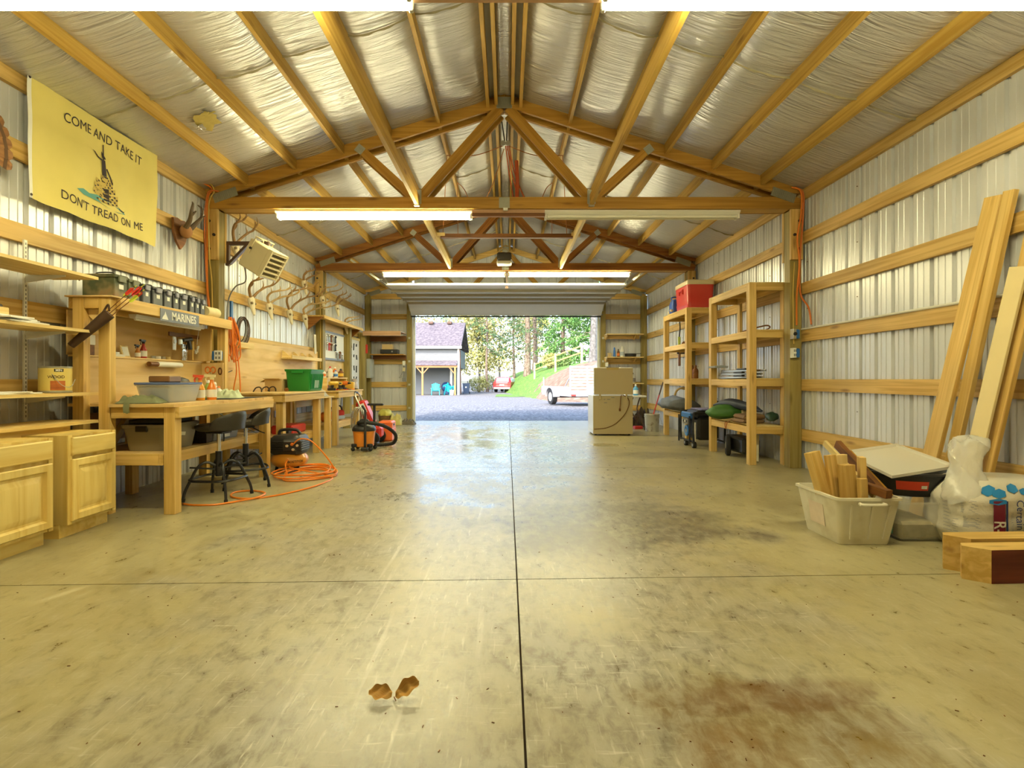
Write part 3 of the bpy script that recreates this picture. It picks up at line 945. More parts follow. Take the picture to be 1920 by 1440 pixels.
# grass bank with a dirt cut
def bank(x, y):
    d = x - (0.3 + (50 - y) * .10)
    h = 3.05 * (1 - math.exp(-max(0, d) / 2.3))
    e = min(1, max(0, (y - 26.5) / 4.0))
    return gz(y) - .06 + h * e * e * (3 - 2 * e) + (.10 * noise.noise(Vector((x * .9, y * .9, 1))) + .05 * noise.noise(Vector((x * 3, y * 3, 4)))) * min(1, max(0, d))
M_GRASS = two_tone('grass', (0.062, 0.155, 0.019), (0.136, 0.260, 0.037), 5, c=(0.260, 0.310, 0.074), bump=.8)
M_DIRT = two_tone('bank_dirt', (0.143, 0.088, 0.055), (0.234, 0.163, 0.111), 3, c=(0.293, 0.234, 0.169), bump=.8)
mb = MB()
NX, NY = 60, 60
mb.grid(lambda u, v: (-.3 + 26 * u ** 1.3, 26 + 44 * v, bank(-.3 + 26 * u ** 1.3, 26 + 44 * v)), NX, NY)
# dirt where the cut face has slipped
for fi, f in enumerate(mb.f):
    c = sum((mb.v[i] for i in f), Vector()) / 4
    n_ = noise.noise(Vector((c.x * .5, c.y * .35, 2)))
    if 27 < c.y < 38 + 2 * n_ and 2.0 + n_ < c.x < 6.2 + 1.5 * n_ and c.z < 2.3 + .5 * n_: mb.mi[fi] = 1
tag(mb.build('grass_bank', [M_GRASS, M_DIRT], None, smooth=60), kind='structure')
# green strip of verge left of the bank
mb = MB(); mb.grid(lambda u, v: (-.9 + 2.4 * u, 39 + 6 * v + .5 * math.sin(u * 9), gz(42) + .02 + .03 * noise.noise(Vector((u * 9, v * 9, 0)))), 14, 8)
tag(mb.build('grass_verge', M_GRASS, None), kind='structure')

# ---- plants
def leaf_mat(name, a, b):
    if name in MATS: return MATS[name]
    m = two_tone(name, a, b, 1.3, rough=.7, bump=0.0, detail=3)
    return m
def leaves(mb, c, r, n, size, rnd, shell=.35, squash=1.0, droop=0.0):
    c = Vector(c)
    for _ in range(n):
        while True:
            d = Vector((rnd.uniform(-1, 1), rnd.uniform(-1, 1), rnd.uniform(-1, 1)))
            if .05 < d.length < 1: break
        d = d.normalized() * (shell + (1 - shell) * rnd.random() ** .6)
        p = c + Vector((d.x * r[0], d.y * r[1], d.z * r[2]))
        a = Vector((rnd.uniform(-1, 1), rnd.uniform(-1, 1), rnd.uniform(-1, 1) - droop)).normalized()
        b = a.cross(Vector((rnd.uniform(-1, 1), rnd.uniform(-1, 1), rnd.uniform(-1, 1)))).normalized()
        s = size * rnd.uniform(.6, 1.3)
        a *= s; b *= s * .45
        mb.v += [p - a, p + b, p + a, p - b]; k = len(mb.v) - 4
        mb.f.append([k, k + 1, k + 2, k + 3]); mb.mi.append(0)
        mb.u += [Vector((0, 0, 0))] * 4
    return mb
L_PALE = leaf_mat('spring_leaves', (0.260, 0.273, 0.062), (0.409, 0.384, 0.161))
L_MID = leaf_mat('mid_leaves', (0.087, 0.174, 0.037), (0.186, 0.273, 0.074))
L_FIR = leaf_mat('fir_needles', (0.038, 0.091, 0.035), (0.091, 0.168, 0.059))
L_GREEN = leaf_mat('bright_needles', (0.058, 0.169, 0.033), (0.130, 0.273, 0.065))
M_BARK = two_tone('bark', (0.112, 0.081, 0.056), (0.231, 0.182, 0.140), 6, bump=.9)
M_BARKG = two_tone('grey_bark', (0.094, 0.090, 0.083), (0.166, 0.162, 0.155), 6, bump=.9)
def leafy_tree(x, y, h, r, n, size, mat, label, seed, cat='tree', trunk=.12, group=None):
    rnd = random.Random(seed)
    z = max(gz(y), bank(x, y) if x > .3 and 26 < y < 70 else -9)
    t = thing('leafy_tree', label, cat, (x, y, z - .1), group=group)
    mb = MB()
    pts = [(x, y, z - .15), (x + rnd.uniform(-.2, .2), y, z + h * .4), (x + rnd.uniform(-.4, .4), y, z + h * .85)]
    mb.tube(pts, [trunk, trunk * .7, trunk * .25], 7)
    for k in range(5):
        hh = h * rnd.uniform(.3, .7); an = rnd.uniform(0, 6.28)
        mb.tube([(x, y, z + hh), (x + math.cos(an) * r * .5, y + math.sin(an) * r * .5, z + hh + r * .45)], [trunk * .4, trunk * .12], 5)
    mb.build('trunk', M_BARKG, t)
    mb = MB()
    for k in range(9):
        an = rnd.uniform(0, 6.28); q = rnd.uniform(.1, .75) * r
        leaves(mb, (x + math.cos(an) * q, y + math.sin(an) * q, z + h * rnd.uniform(.32, .95)), (r * .55, r * .55, h * .17), n // 9, size, rnd)
    mb.build('foliage', mat, t, smooth=0)
    return t
def conifer(x, y, h, tr, label, seed, mat, z0=1.6, reach=2.4, boughs=26, dens=70, bark=None, size=.11, group=None, top=None):
    rnd = random.Random(seed)
    z = max(gz(y), bank(x, y) if x > .3 and 26 < y < 70 else -9)
    t = thing('fir_tree', label, 'tree', (x, y, z - .1), group=group)
    mb = MB(); k = 10
    mb.tube([(x + .05 * math.sin(i * 1.3 + seed), y, z - .15 + h * i / k) for i in range(k + 1)], [tr * (1.25 if i == 0 else 1 - .07 * i) for i in range(k + 1)], 10)
    mb.build('trunk', bark or M_BARK, t)
    mt = MB(); ml = MB()
    top = top or h
    for i in range(boughs):
        zz = z0 + (top - z0) * (i + rnd.random()) / boughs
        an = rnd.uniform(0, 6.283); L = reach * rnd.uniform(.55, 1.0) * (1 - .4 * zz / h)
        ex, ey = math.cos(an), math.sin(an)
        pts = [Vector((x + ex * L * s, y + ey * L * s, z + zz + .12 * L * s - .42 * L * s * s)) for s in (0, .33, .66, 1)]
        mt.tube(pts, [.045, .03, .02, .008], 5)
        for q in range(dens):
            s = rnd.uniform(.25, 1.02)
            j = min(2, int(s * 3)); f = s * 3 - j
            p = pts[j].lerp(pts[j + 1], min(1, f))
            side = Vector((-ey, ex, 0)) * rnd.uniform(-1, 1) * .28 * L * (1.15 - s) ** .7
            p = p + side + Vector((0, 0, -abs(rnd.gauss(0, .10)) - .05))
            leaves(ml, p, (.10, .10, .10), 1, size, rnd, droop=.8)
    mt.build('branches', bark or M_BARK, t)['kind'] = 'stuff'
    ml.build('needles', mat, t, smooth=0)
    return t
# back row of pale spring trees
rowspec = [(-12.5, 70, 11, 4.2, L_PALE), (-6.6, 66, 10, 3.6, L_PALE), (-3.2, 60, 9, 2.6, L_PALE), (-1.0, 74, 12, 4.0, L_PALE), (2.6, 70, 11, 3.4, L_PALE), (6.5, 72, 12, 4.0, L_MID), (-9.5, 82, 14, 4.5, L_MID), (10.5, 66, 12, 4.2, L_MID)]
lab = ['pale spring tree rising behind the grey house roof', 'pale leafy tree just right of the grey house', 'yellow green tree above the dark blue bin', 'tall pale tree behind the parked red car',
       'thin pale tree between the fir trunks', 'mid green tree behind the grass bank', 'tall green tree farthest back behind the house', 'green tree at the right edge beyond the bank']
for i, (x, y, h, r, mt) in enumerate(rowspec):
    leafy_tree(x, y, h, r, 2600, .20, mt, lab[i], 40 + i, trunk=.16, group='trees beyond the driveway')
conifer(2.05, 53, 15, .33, 'thick fir trunk standing beside the red car, with drooping boughs', 5, L_FIR, z0=3.0, reach=3.2, boughs=30, dens=60, top=9.5, group='trees beyond the driveway')
conifer(2.95, 56, 15, .27, 'slimmer fir just right of the thick fir trunk', 6, L_FIR, z0=3.6, reach=2.6, boughs=22, dens=50, top=10, group='trees beyond the driveway')
conifer(.75, 60, 14, .15, 'thin fir trunk left of the thick fir, above the car roof', 7, L_FIR, z0=2.6, reach=3.0, boughs=34, dens=60, top=10, group='trees beyond the driveway')
conifer(-2.2, 57, 13, .15, 'dark fir with wide drooping boughs left of the car', 8, L_FIR, z0=4.2, reach=3.6, boughs=26, dens=70, top=10, group='trees beyond the driveway')
conifer(5.3, 50, 14, .22, 'bright green fir on top of the grass bank', 9, L_GREEN, z0=.4, reach=3.3, boughs=60, dens=110, top=8.5, size=.14, group='trees beyond the driveway')
conifer(7.4, 46, 13, .2, 'bright green fir farther right on the bank', 10, L_GREEN, z0=.3, reach=2.8, boughs=46, dens=100, top=7.5, size=.14, group='trees beyond the driveway')
conifer(5.55, 34, 12, .24, 'bare grey trunk beside the right edge of the door opening', 11, L_GREEN, z0=7, reach=1.5, boughs=8, dens=40, bark=M_BARKG, group='trees beyond the driveway')
# low shrubs along the fence line
for i, (x, y, r, mt, lb) in enumerate(((-3.0, 55, 1.1, L_PALE, 'pale bush behind the dark blue bin'), (-2.2, 62, 1.3, L_PALE, 'low yellowish bush left of the red car'), (3.9, 47, .9, L_PALE, 'yellow flowering bush on the bank edge'), (4.6, 44, .8, L_MID, 'dark green bush below the bright fir'))):
    rnd = random.Random(90 + i); z = bank(x, y) if x > .3 else gz(y)
    t = thing('bush', lb, 'bush', (x, y, z - .05)); mb = MB()
    for k in range(6):
        a = k * 1.05; mb.tube([(x, y, z - .05), (x + math.cos(a) * r * .5, y + math.sin(a) * r * .5, z + r)], [.02, .008], 5)
    mb.build('stems', M_BARK, t)['kind'] = 'stuff'
    mb = MB(); leaves(mb, (x, y, z + r * .75), (r, r, r * .75), 900, .11, rnd); mb.build('foliage', mt, t, smooth=0)
# rail fence on the bank
t = thing('rail_fence', 'weathered wooden rail fence on top of the grass bank', 'fence', (4.0, 42, bank(4.0, 42)))
for (x, y) in ((3.7, 40.5), (5.15, 36.5), (2.3, 44.5)):
    mb = MB(); z = bank(x, y); mb.box((x - .07, y - .07, z - .2), (x + .07, y + .07, z + 1.35)); mb.build('fence_post', W_PALE, t)
for dz in (.75, 1.2):
    mb = MB(); mb.beam((3.7, 40.5, bank(3.7, 40.5) + dz), (5.15, 36.5, bank(5.15, 36.5) + dz), .04, .09); mb.beam((2.3, 44.5, bank(2.3, 44.5) + dz), (3.7, 40.5, bank(3.7, 40.5) + dz), .04, .09); mb.build('rail', W_GIRT, t)

# ---- grey house
M_SIDING = plain('grey_lap_siding', (0.151, 0.168, 0.185), 0.6, var=.05, scale=2)
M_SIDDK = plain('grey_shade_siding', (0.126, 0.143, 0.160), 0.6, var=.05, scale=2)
M_SHING = two_tone('roof_shingles', (0.080, 0.069, 0.083), (0.149, 0.127, 0.143), 5, bump=.5)
M_CEDAR = wood('cedar_post', (0.420, 0.196, 0.077), (0.322, 0.140, 0.049))
HY = 45.0; HZ = -.25
house = thing('grey_house', 'grey lap-sided house with a dark shingle roof and timber porch', 'house', (-9, HY, HZ))
hx0, hx1 = -15.0, -4.22
def siding(z0, z1, y, x0, x1, mat, nm='siding_board'):
    z = z0
    while z < z1 - .02:
        e = min(z + .19, z1)
        mb = MB(); mb.prism([(0, 0), (-.035, 0), (-.008, e - z), (0, e - z)], (x0, y, z), (0, 1, 0), (0, 0, 1), x1 - x0); mb.build(nm, mat, house, smooth=0)
        z = e
siding(2.62, 3.70, HY, hx0, hx1, M_SIDING)
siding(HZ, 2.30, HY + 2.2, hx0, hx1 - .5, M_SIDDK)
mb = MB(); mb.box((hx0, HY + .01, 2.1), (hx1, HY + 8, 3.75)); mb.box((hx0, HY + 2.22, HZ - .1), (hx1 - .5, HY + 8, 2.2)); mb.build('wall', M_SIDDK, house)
# main roof
zr, ze = 6.15, 3.78
mb = MB()
mb.prism([(-.45, ze - .02), (4.0, zr), (8.45, ze - .02), (8.45, ze + .16), (4.0, zr + .18), (-.45, ze + .16)], (hx0 - .3, HY, 0), (0, 1, 0), (0, 0, 1), hx1 - hx0 + .65)
mb.build('roof', M_SHING, house)
# courses of shingle on the visible slope
k = 0
while k < 17:
    f0 = k / 17; y0 = HY - .45 + 4.45 * f0; z0 = ze + .16 + (zr - ze + .02) * f0
    mb = MB(); mb.beam((hx0 - .3, y0 + .13, z0 + .075), (hx1 + .35, y0 + .13, z0 + .075), .30, .02, up=(0, -.47, .88)); mb.build('shingle_course', M_SHING, house); k += 1
mb = MB(); mb.box((hx0 - .3, HY - .5, ze - .10), (hx1 + .38, HY - .42, ze + .10)); mb.build('gutter', M_WHITE, house)
mb = MB(); mb.box((hx1 - .02, HY - .05, HZ), (hx1 + .16, HY + .1, ze - .1)); mb.build('corner_trim', M_WHITE, house)
mb = MB(); mb.tube([(hx1 + .2, HY - .12, ze - .1), (hx1 + .28, HY - .12, HZ + .1)], .05, 8); mb.build('downspout', M_DKSTEEL, house)
for vx in (-8.4 + 1.4, -8.4 + 3.1):
    mb = MB(); mb.rbox((vx, HY + 3.6, zr + .12), (.45, .35, .25), ch=.05); mb.build('roof_vent', M_DKSTEEL, house)
# porch: lean-to roof edge, beam, posts with braces
mb = MB(); mb.prism([(-1.0, 2.24), (0, 2.62), (0, 2.70), (-1.0, 2.32)], (hx0, HY, 0), (0, 1, 0), (0, 0, 1), hx1 - hx0); mb.build('porch_roof', M_SHING, house)
mb = MB(); mb.box((hx0, HY - .9, 2.06), (hx1 + .05, HY - .75, 2.26)); mb.build('porch_beam', M_CEDAR, house)
for pxx in (-7.08, -4.36, -10.0):
    mb = MB(); mb.box((pxx - .075, HY - .9, HZ), (pxx + .075, HY - .75, 2.06)); mb.build('porch_post', M_CEDAR, house)
    for s in (-1, 1):
        if pxx == -4.36 and s > 0: continue
        mb = MB(); mb.beam((pxx, HY - .82, 1.52), (pxx + s * .5, HY - .82, 2.08), .08, .08); mb.build('brace', M_CEDAR, house)
mb = MB(); mb.box((-5.1, HY + 2.05, HZ), (-4.9, HY + 2.2, 2.1)); mb.build('window_trim', M_WHITE, house)

# ---- porch clutter, bin
M_TEAL = plain('teal_plastic', (0.02, 0.42, 0.50), 0.4)
def adirondack(x, y, rz, label):
    t = thing('adirondack_chair', label, 'chair', (x, y, HZ), rz)
    m = MB()
    def part(nm): nonlocal_m = m; o = m.build(nm, M_TEAL, t, world=False); return o
    for k in range(5):
        a = (k - 2) * .115
        m = MB(); m.beam((a, .22, .32), (a * 1.25, .62, 1.02 - .05 * abs(k - 2)), .105, .02, up=(0, -1, .4)); m.build('back_slat', M_TEAL, t, world=False)
    for k in range(5):
        m = MB(); m.beam((-.28, -.32 + k * .125, .40 - k * .022), (.28, -.32 + k * .125, .40 - k * .022), .11, .02); m.build('seat_slat', M_TEAL, t, world=False)
    for s in (-1, 1):
        m = MB(); m.box((s * .33 - .02, -.38, 0), (s * .33 + .02, -.26, .56)); m.build('leg', M_TEAL, t, world=False)
        m = MB(); m.beam((s * .31, -.36, .40), (s * .31, .60, .06), .03, .12); m.build('leg', M_TEAL, t, world=False)
        m = MB(); m.box((s * .36 - .07, -.42, .56), (s * .36 + .07, .38, .585)); m.build('armrest', M_TEAL, t, world=False)
    return t
a1 = adirondack(-6.05, HY - .4, .12, 'teal plastic chair standing upright beside the porch post')
a2 = adirondack(-5.15, HY - .2, .5, 'teal chair tipped over among the porch clutter')
a2.rotation_euler = (R(-70), R(20), R(-40)); a2.location = (-5.2, HY - .3, HZ + .35)
mb = MB(); mb.ball((-5.35, HY + 1.35, HZ + .66), .45, 14, 9); mb.box((-5.6, HY + 1.05, HZ), (-5.1, HY + 1.6, HZ + .3), ch=.05)
solo('kettle_grill', mb, plain('navy_enamel', (.02, .05, .13), .3), 'dark blue rounded grill behind the tipped teal chair', 'grill')
t = thing('white_bucket', 'white bucket on the porch floor beside the tipped chair', 'bucket', (-4.68, HY - .4, HZ))
mb = MB(); mb.lathe([(.15, 0), (.18, .38), (.19, .38), (.19, .42), (.17, .42), (.14, .03)], (-4.68, HY - .4, HZ), n=16); mb.build('body', M_WHITE, t)
t = thing('wheelie_bin', 'dark blue wheeled rubbish bin right of the house corner', 'bin', (-3.72, 48, gz(48)))
bx, by, bz = -3.72, 48, gz(48)
MBIN = plain('navy_bin', (.025, .05, .10), .5)
mb = MB(); mb.rings([[(bx + sx * w, by + sy * w2, bz + z) for sx, sy in ((-1, -1), (1, -1), (1, 1), (-1, 1))] for z, w, w2 in ((.06, .24, .26), (.9, .30, .34))]); mb.build('body', MBIN, t)
mb = MB(); mb.rbox((bx, by, bz + .945), (.66, .72, .07), ch=.02); mb.build('lid', MBIN, t)
for s in (-1, 1):
    mb = MB(); mb.cyl((bx + s * .25, by + .3, bz + .1), (bx + s * .31, by + .3, bz + .1), .1, 14); mb.build('wheel', M_RUBBER, t)
mb = MB(); mb.rbox((bx, by - .335, bz + .62), (.14, .01, .12)); mb.build('emblem', M_WHITE, t)
# wire fence from the bin to the car
t = thing('wire_fence', 'thin wire fence on posts running behind the bin', 'fence', (-2, 56, gz(56)))
for x in (-4.2, -2.9, -1.6):
    mb = MB(); mb.box((x - .04, 56, gz(56) - .1), (x + .04, 56.08, gz(56) + 1.15)); mb.build('fence_post', M_BARKG, t)
mb = MB(); mb.tube([(-8, 56.04, gz(56) + 1.05), (-1.6, 56.04, gz(56) + 1.05)], .02, 5); mb.build('rail', M_BARKG, t)

# ---- red SUV
car = thing('red_suv', 'red estate car parked beyond the yard, seen from behind', 'car', (-.55, 54, gz(54)), R(-13))
M_CARRED = plain('car_red', (.42, .025, .03), .25, coat=.6)
M_GLASS = plain('car_glass', (.30, .38, .44), .08, spec=.8)
sec = [(0, .32, .62, .0), (0, .9, .78, .0)]
prof = [(0.0, .30), (-.02, .55), (.02, .92), (.16, 1.02), (.48, 1.50), (.75, 1.56), (2.3, 1.56), (2.95, 1.08), (4.2, .92), (4.45, .70), (4.45, .32)]
mb = MB()
def ringx(x, sh): return [(x, y * 1.0, z if z < 1.05 else 1.05 + (z - 1.05) * sh) for y, z in prof]
mb.rings([ringx(-.90, .0), ringx(-.93, .0), ringx(-.90, .02), ringx(-.66, 1.0), ringx(.66, 1.0), ringx(.90, .02), ringx(.93, .0), ringx(.90, .0)]); mb.build('body', M_CARRED, car, world=False, smooth=40)
mb = MB(); mb.beam((0, .20, 1.07), (0, .44, 1.46), 1.30, .02, up=(0, -1, .6)); mb.build('rear_window', M_GLASS, car, world=False)
for s in (-1, 1):
    mb = MB(); mb.prism([(.62, 1.08), (.78, 1.44), (2.2, 1.44), (2.75, 1.08)], (s * .86, 0, 0), (0, 1, 0), (0, 0, 1), .012, True)
    mb.v = [Vector((s * (.885 - (v.z - 1.08) * .50), v.y, v.z)) + Vector((s * .012, 0, 0)) * (i >= 4) for i, v in enumerate(mb.v)]; mb.build('side_window', M_GLASS, car, world=False)
    for y in (.85, 3.6):
        mb = MB(); mb.cyl((s * .72, y, .33), (s * .94, y, .33), .33, 18); mb.build('wheel', M_RUBBER, car, world=False)
    mb = MB(); mb.rbox((s * .72, -.0, .88), (.26, .06, .26), ch=.02); mb.build('tail_light', M_RED, car, world=False)
mb = MB(); mb.rbox((0, -.04, .42), (1.75, .12, .22), ch=.03); mb.build('bumper', M_STEEL, car, world=False)
mb = MB(); mb.rbox((0, -.02, .74), (.5, .03, .13)); mb.build('number_plate', M_PAPER, car, world=False)
mb = MB(); mb.rbox((0, -.0, .96), (1.2, .05, .10)); mb.build('trim', M_STEEL, car, world=False)

# ---- white utility trailer
tr = thing('utility_trailer', 'white utility trailer with a slatted ramp gate raised', 'trailer', (2.55, 21.5, 0), R(17))
M_TW = plain('trailer_white', (.40, .40, .42), .5)
TWd, TLn, ZD = 2.3, 3.2, .48
mb = MB(); mb.box((0, 0, ZD - .1), (TWd, TLn, ZD)); mb.build('deck', M_TW, tr, world=False)
for s, xx in ((0, 0.0), (1, TWd)):
    mb = MB(); mb.box((xx - .02, .1, ZD), (xx + .02, TLn, ZD + .30)); mb.build('side_rail', M_TW, tr, world=False)
    mb = MB(); so = -.16 if s == 0 else TWd + .16
    mb.cyl((so - .1, 1.5, .33), (so + .1, 1.5, .33), .33, 22); mb.build('wheel', M_RUBBER, tr, world=False)
    mb = MB(); mb.cyl((so - .105, 1.5, .33), (so + .105, 1.5, .33), .19, 16); mb.build('hub', M_WHITE, tr, world=False)
    mb = MB(); xs = sorted((so - .15, so + .15))
    mb.rings([[(xs[0], 1.5 + .46 * math.cos(a) * k, .34 + .40 * math.sin(a) * k), (xs[1], 1.5 + .46 * math.cos(a) * k, .34 + .40 * math.sin(a) * k), (xs[1], 1.5 + .44 * math.cos(a) * k, .34 + .385 * math.sin(a) * k), (xs[0], 1.5 + .44 * math.cos(a) * k, .34 + .385 * math.sin(a) * k)] for a, k in [(R(q * 15), 1.0) for q in range(0, 13)]]); mb.build('fender', M_TW, tr, world=False)
    mb = MB(); mb.rbox((.16 if s == 0 else TWd - .16, -.02, ZD - .05), (.2, .04, .07), ch=.01); mb.build('tail_light', M_RED, tr, world=False)
for k in range(9):
    mb = MB(); z = ZD + .08 + k * .125; mb.box((.02, -.02, z), (TWd - .02, .02, z + .072)); mb.build('gate_slat', M_TW, tr, world=False)
for xx in (.02, .78, 1.52, TWd - .02):
    mb = MB(); mb.box((xx - .025, -.03, ZD - .02), (xx + .025, .03, ZD + 1.16)); mb.build('gate_post', M_TW, tr, world=False)
mb = MB(); mb.beam((.05, .05, ZD + .75), (.05, .75, ZD + .2), .03, .03); mb.build('gate_stay', M_TW, tr, world=False)
mb = MB(); mb.beam((.2, TLn, ZD - .05), (TWd / 2, TLn + 1.2, ZD - .05), .06, .08); mb.beam((TWd - .2, TLn, ZD - .05), (TWd / 2, TLn + 1.2, ZD - .05), .06, .08); mb.build('tongue', M_TW, tr, world=False)
mb = MB(); mb.cyl((.0, 1.5, .33), (TWd, 1.5, .33), .04, 10); mb.build('axle', M_DKSTEEL, tr, world=False)
mb = MB(); mb.cyl((.05, TLn - .1, ZD), (.05, TLn - .1, ZD + .7), .025, 8); mb.build('stake', M_TW, tr, world=False)
mb = MB(); mb.cyl((TWd / 2, TLn + 1.0, 0.0), (TWd / 2, TLn + 1.0, ZD), .035, 8); mb.build('jack', M_DKSTEEL, tr, world=False)
# ================================================================== shared small builders
def rrect(w, d, r, n=4):
    out = []
    for cx, cy, a in ((w / 2 - r, d / 2 - r, 0), (-w / 2 + r, d / 2 - r, 90), (-w / 2 + r, -d / 2 + r, 180), (w / 2 - r, -d / 2 + r, 270)):
        for i in range(n + 1):
            t = R(a + 90 * i / n); out.append((cx + r * math.cos(t), cy + r * math.sin(t)))
    return out
def tub(mb, w, d, h, taper=.88, r=.03, wall=.006, rim=.012, z0=0.0):
    """open tapered bin with a rolled rim, local coordinates, base on z0"""
    def ring(f, z, ins=0.0): return [(x * f + (-ins if x > 0 else ins), y * f + (-ins if y > 0 else ins), z) for x, y in rrect(w, d, r)]
    mb.rings([ring(taper * .97, z0), ring(taper, z0 + .012), ring(1, z0 + h - rim * 1.4), ring(1, z0 + h - rim * 1.4, -rim), ring(1, z0 + h, -rim), ring(1, z0 + h, wall), ring(taper, z0 + .014, wall), ring(taper * .6, z0 + .014, wall)])
    return mb
def bottle_shape(mb, o, r, h, neck=.4, sx=1.0):
    mb.lathe([(r * .92, 0), (r, .01), (r, h * .58), (r * .85, h * .68), (r * neck, h * .80), (r * neck, h * .86)], o, n=14, sx=sx)
    return mb
def bottle(name, label, o, r, h, body, capm, labm=None, cat='bottle', group=None, neck=.4, sx=1.0):
    t = thing(name, label, cat, o, group=group)
    mb = MB(); bottle_shape(mb, o, r, h, neck, sx); mb.build('body', body, t)
    o = Vector(o)
    mb = MB(); mb.cyl(o + Vector((0, 0, h * .85)), o + Vector((0, 0, h)), r * neck * 1.25, 10, r * neck * .8); mb.build('cap', capm, t)
    if labm:
        mb = MB(); mb.lathe([(r * 1.015, h * .14), (r * 1.015, h * .48)], o, n=14, sx=sx); mb.build('sticker', labm, t)
    return t
def spray_bottle(label, o, r, h, body, head, labm, face=(1, 0, 0), group=None):
    t = thing('spray_bottle', label, 'spray bottle', o, group=group)
    o = Vector(o); f = Vector(face).normalized()
    mb = MB(); mb.lathe([(r * .9, 0), (r, .012), (r, h * .42), (r * .8, h * .52), (r * .42, h * .68), (r * .36, h * .78)], o, n=14); mb.build('body', body, t)
    mb = MB(); mb.lathe([(r * 1.02, h * .10), (r * 1.02, h * .40)], o, n=14); mb.build('sticker', labm, t)
    hd = thing
    mb = MB(); c = o + Vector((0, 0, h * .78))
    mb.cyl(c, c + Vector((0, 0, h * .09)), r * .45, 10)
    mb.beam(c + Vector((0, 0, h * .14)) - f * r * .7, c + Vector((0, 0, h * .16)) + f * r * 1.5, r * .7, h * .10)
    sp = mb.build('spray_head', head, t)
    mb = MB(); mb.tube(smooth_path([c + Vector((0, 0, h * .12)) + f * r * .9, c + Vector((0, 0, h * .02)) + f * r * 1.25, c + Vector((0, 0, -h * .08)) + f * r * 1.1], 4), r * .16, 6); mb.build('trigger', head, sp)
    return t

# ================================================================== cabinets at the left
def raised_front(t, name, x, y0, y1, z0, z1, panel=True):
    """cabinet front facing +X: flat drawer front with a bevelled edge, or a frame with a raised centre panel"""
    mb = MB()
    def ring(i, d): return [(x + d, y0 + i, z0 + i), (x + d, y1 - i, z0 + i), (x + d, y1 - i, z1 - i), (x + d, y0 + i, z1 - i)]
    if panel:
        f = .058
        mb.rings([ring(0, 0), ring(0, .013), ring(.006, .019), ring(f - .012, .019), ring(f, .003), ring(f + .014, .002), ring(f + .050, .0165), ring(f + .052, .017)])
    else:
        mb.rings([ring(0, 0), ring(0, .012), ring(.008, .019), ring(.012, .019)])
    us = []
    ro = random.random() * 30
    mb.u = [Vector((v.z + ro, v.y, v.x)) for v in mb.v] if panel else [Vector((v.y + ro, v.z, v.x)) for v in mb.v]
    return mb.build(name, W_CAB, t, smooth=20)
def base_cabinet(y0, y1, label):
    t = thing('base_cabinet', label, 'cabinet', (-3.3, (y0 + y1) / 2, 0), group='pine base cabinets')
    mb = MB(); mb.box((-3.60, y0, .095), (-3.00, y1, .705), grain=2); mb.build('body', W_CAB, t)
    mb = MB(); mb.box((-3.56, y0 + .002, 0), (-3.055, y1 - .002, .094)); mb.build('toe_kick', W_CAB, t)
    # face frame
    mb = MB(); mb.box((-2.999, y0, .095), (-2.992, y0 + .035, .705)); mb.build('stile', W_CAB, t)
    mb = MB(); mb.box((-2.999, y1 - .035, .095), (-2.992, y1, .705)); mb.build('stile', W_CAB, t)
    raised_front(t, 'drawer_front', -2.991, y0 + .022, y1 - .022, .565, .690, False)
    raised_front(t, 'door', -2.991, y0 + .022, y1 - .022, .118, .540, True)
    return t
base_cabinet(2.86, 3.48, 'wide unfinished pine base cabinet at the left edge of the picture')
base_cabinet(3.596, 4.035, 'narrow unfinished pine base cabinet beside the workbench')
t = thing('counter_board', 'pale pine counter board with an apron behind the two cabinets', 'counter', (-3.44, 3.5, .72))
mb = MB(); mb.box((-3.64, 2.3, .745), (-3.25, 4.20, .768)); mb.build('top', W_PALE, t)
mb = MB(); mb.box((-3.33, 2.3, .64), (-3.31, 4.0, .744)); mb.build('apron', W_PALE, t)
mb = MB(); mb.box((-3.67, 2.3, .66), (-3.645, 4.2, .744)); mb.build('cleat', W_GIRT, t)

# wall shelves on slotted standards
t = thing('wall_shelves', 'three pale shelf boards on white slotted wall standards', 'shelves', (-3.46, 3.6, .8))
for z in (1.895, 1.465, .975):
    mb = MB(); mb.box((-3.63, 2.6, z - .011), (-3.27, 4.225, z + .011)); mb.build('shelf', W_PALE, t)
for y in (4.02, 3.2):
    mb = MB(); mb.box((-3.679, y - .013, .77), (-3.665, y + .013, 2.15)); st = mb.build('standard', M_WHITE, t)
    k = MB()
    z = .80
    while z < 2.13:
        k.box((-3.666, y - .004, z), (-3.6635, y + .004, z + .018)); z += .032
    k.build('slots', M_GREY, st)['kind'] = 'stuff'
    for z in (1.895, 1.465, .975):
        mb = MB(); mb.prism([(0, 0), (.30, 0), (.30, -.012), (.03, -.055), (0, -.06)], (-3.664, y + .004, z - .012), (1, 0, 0), (0, 0, 1), .008); mb.build('bracket', M_WHITE, t)

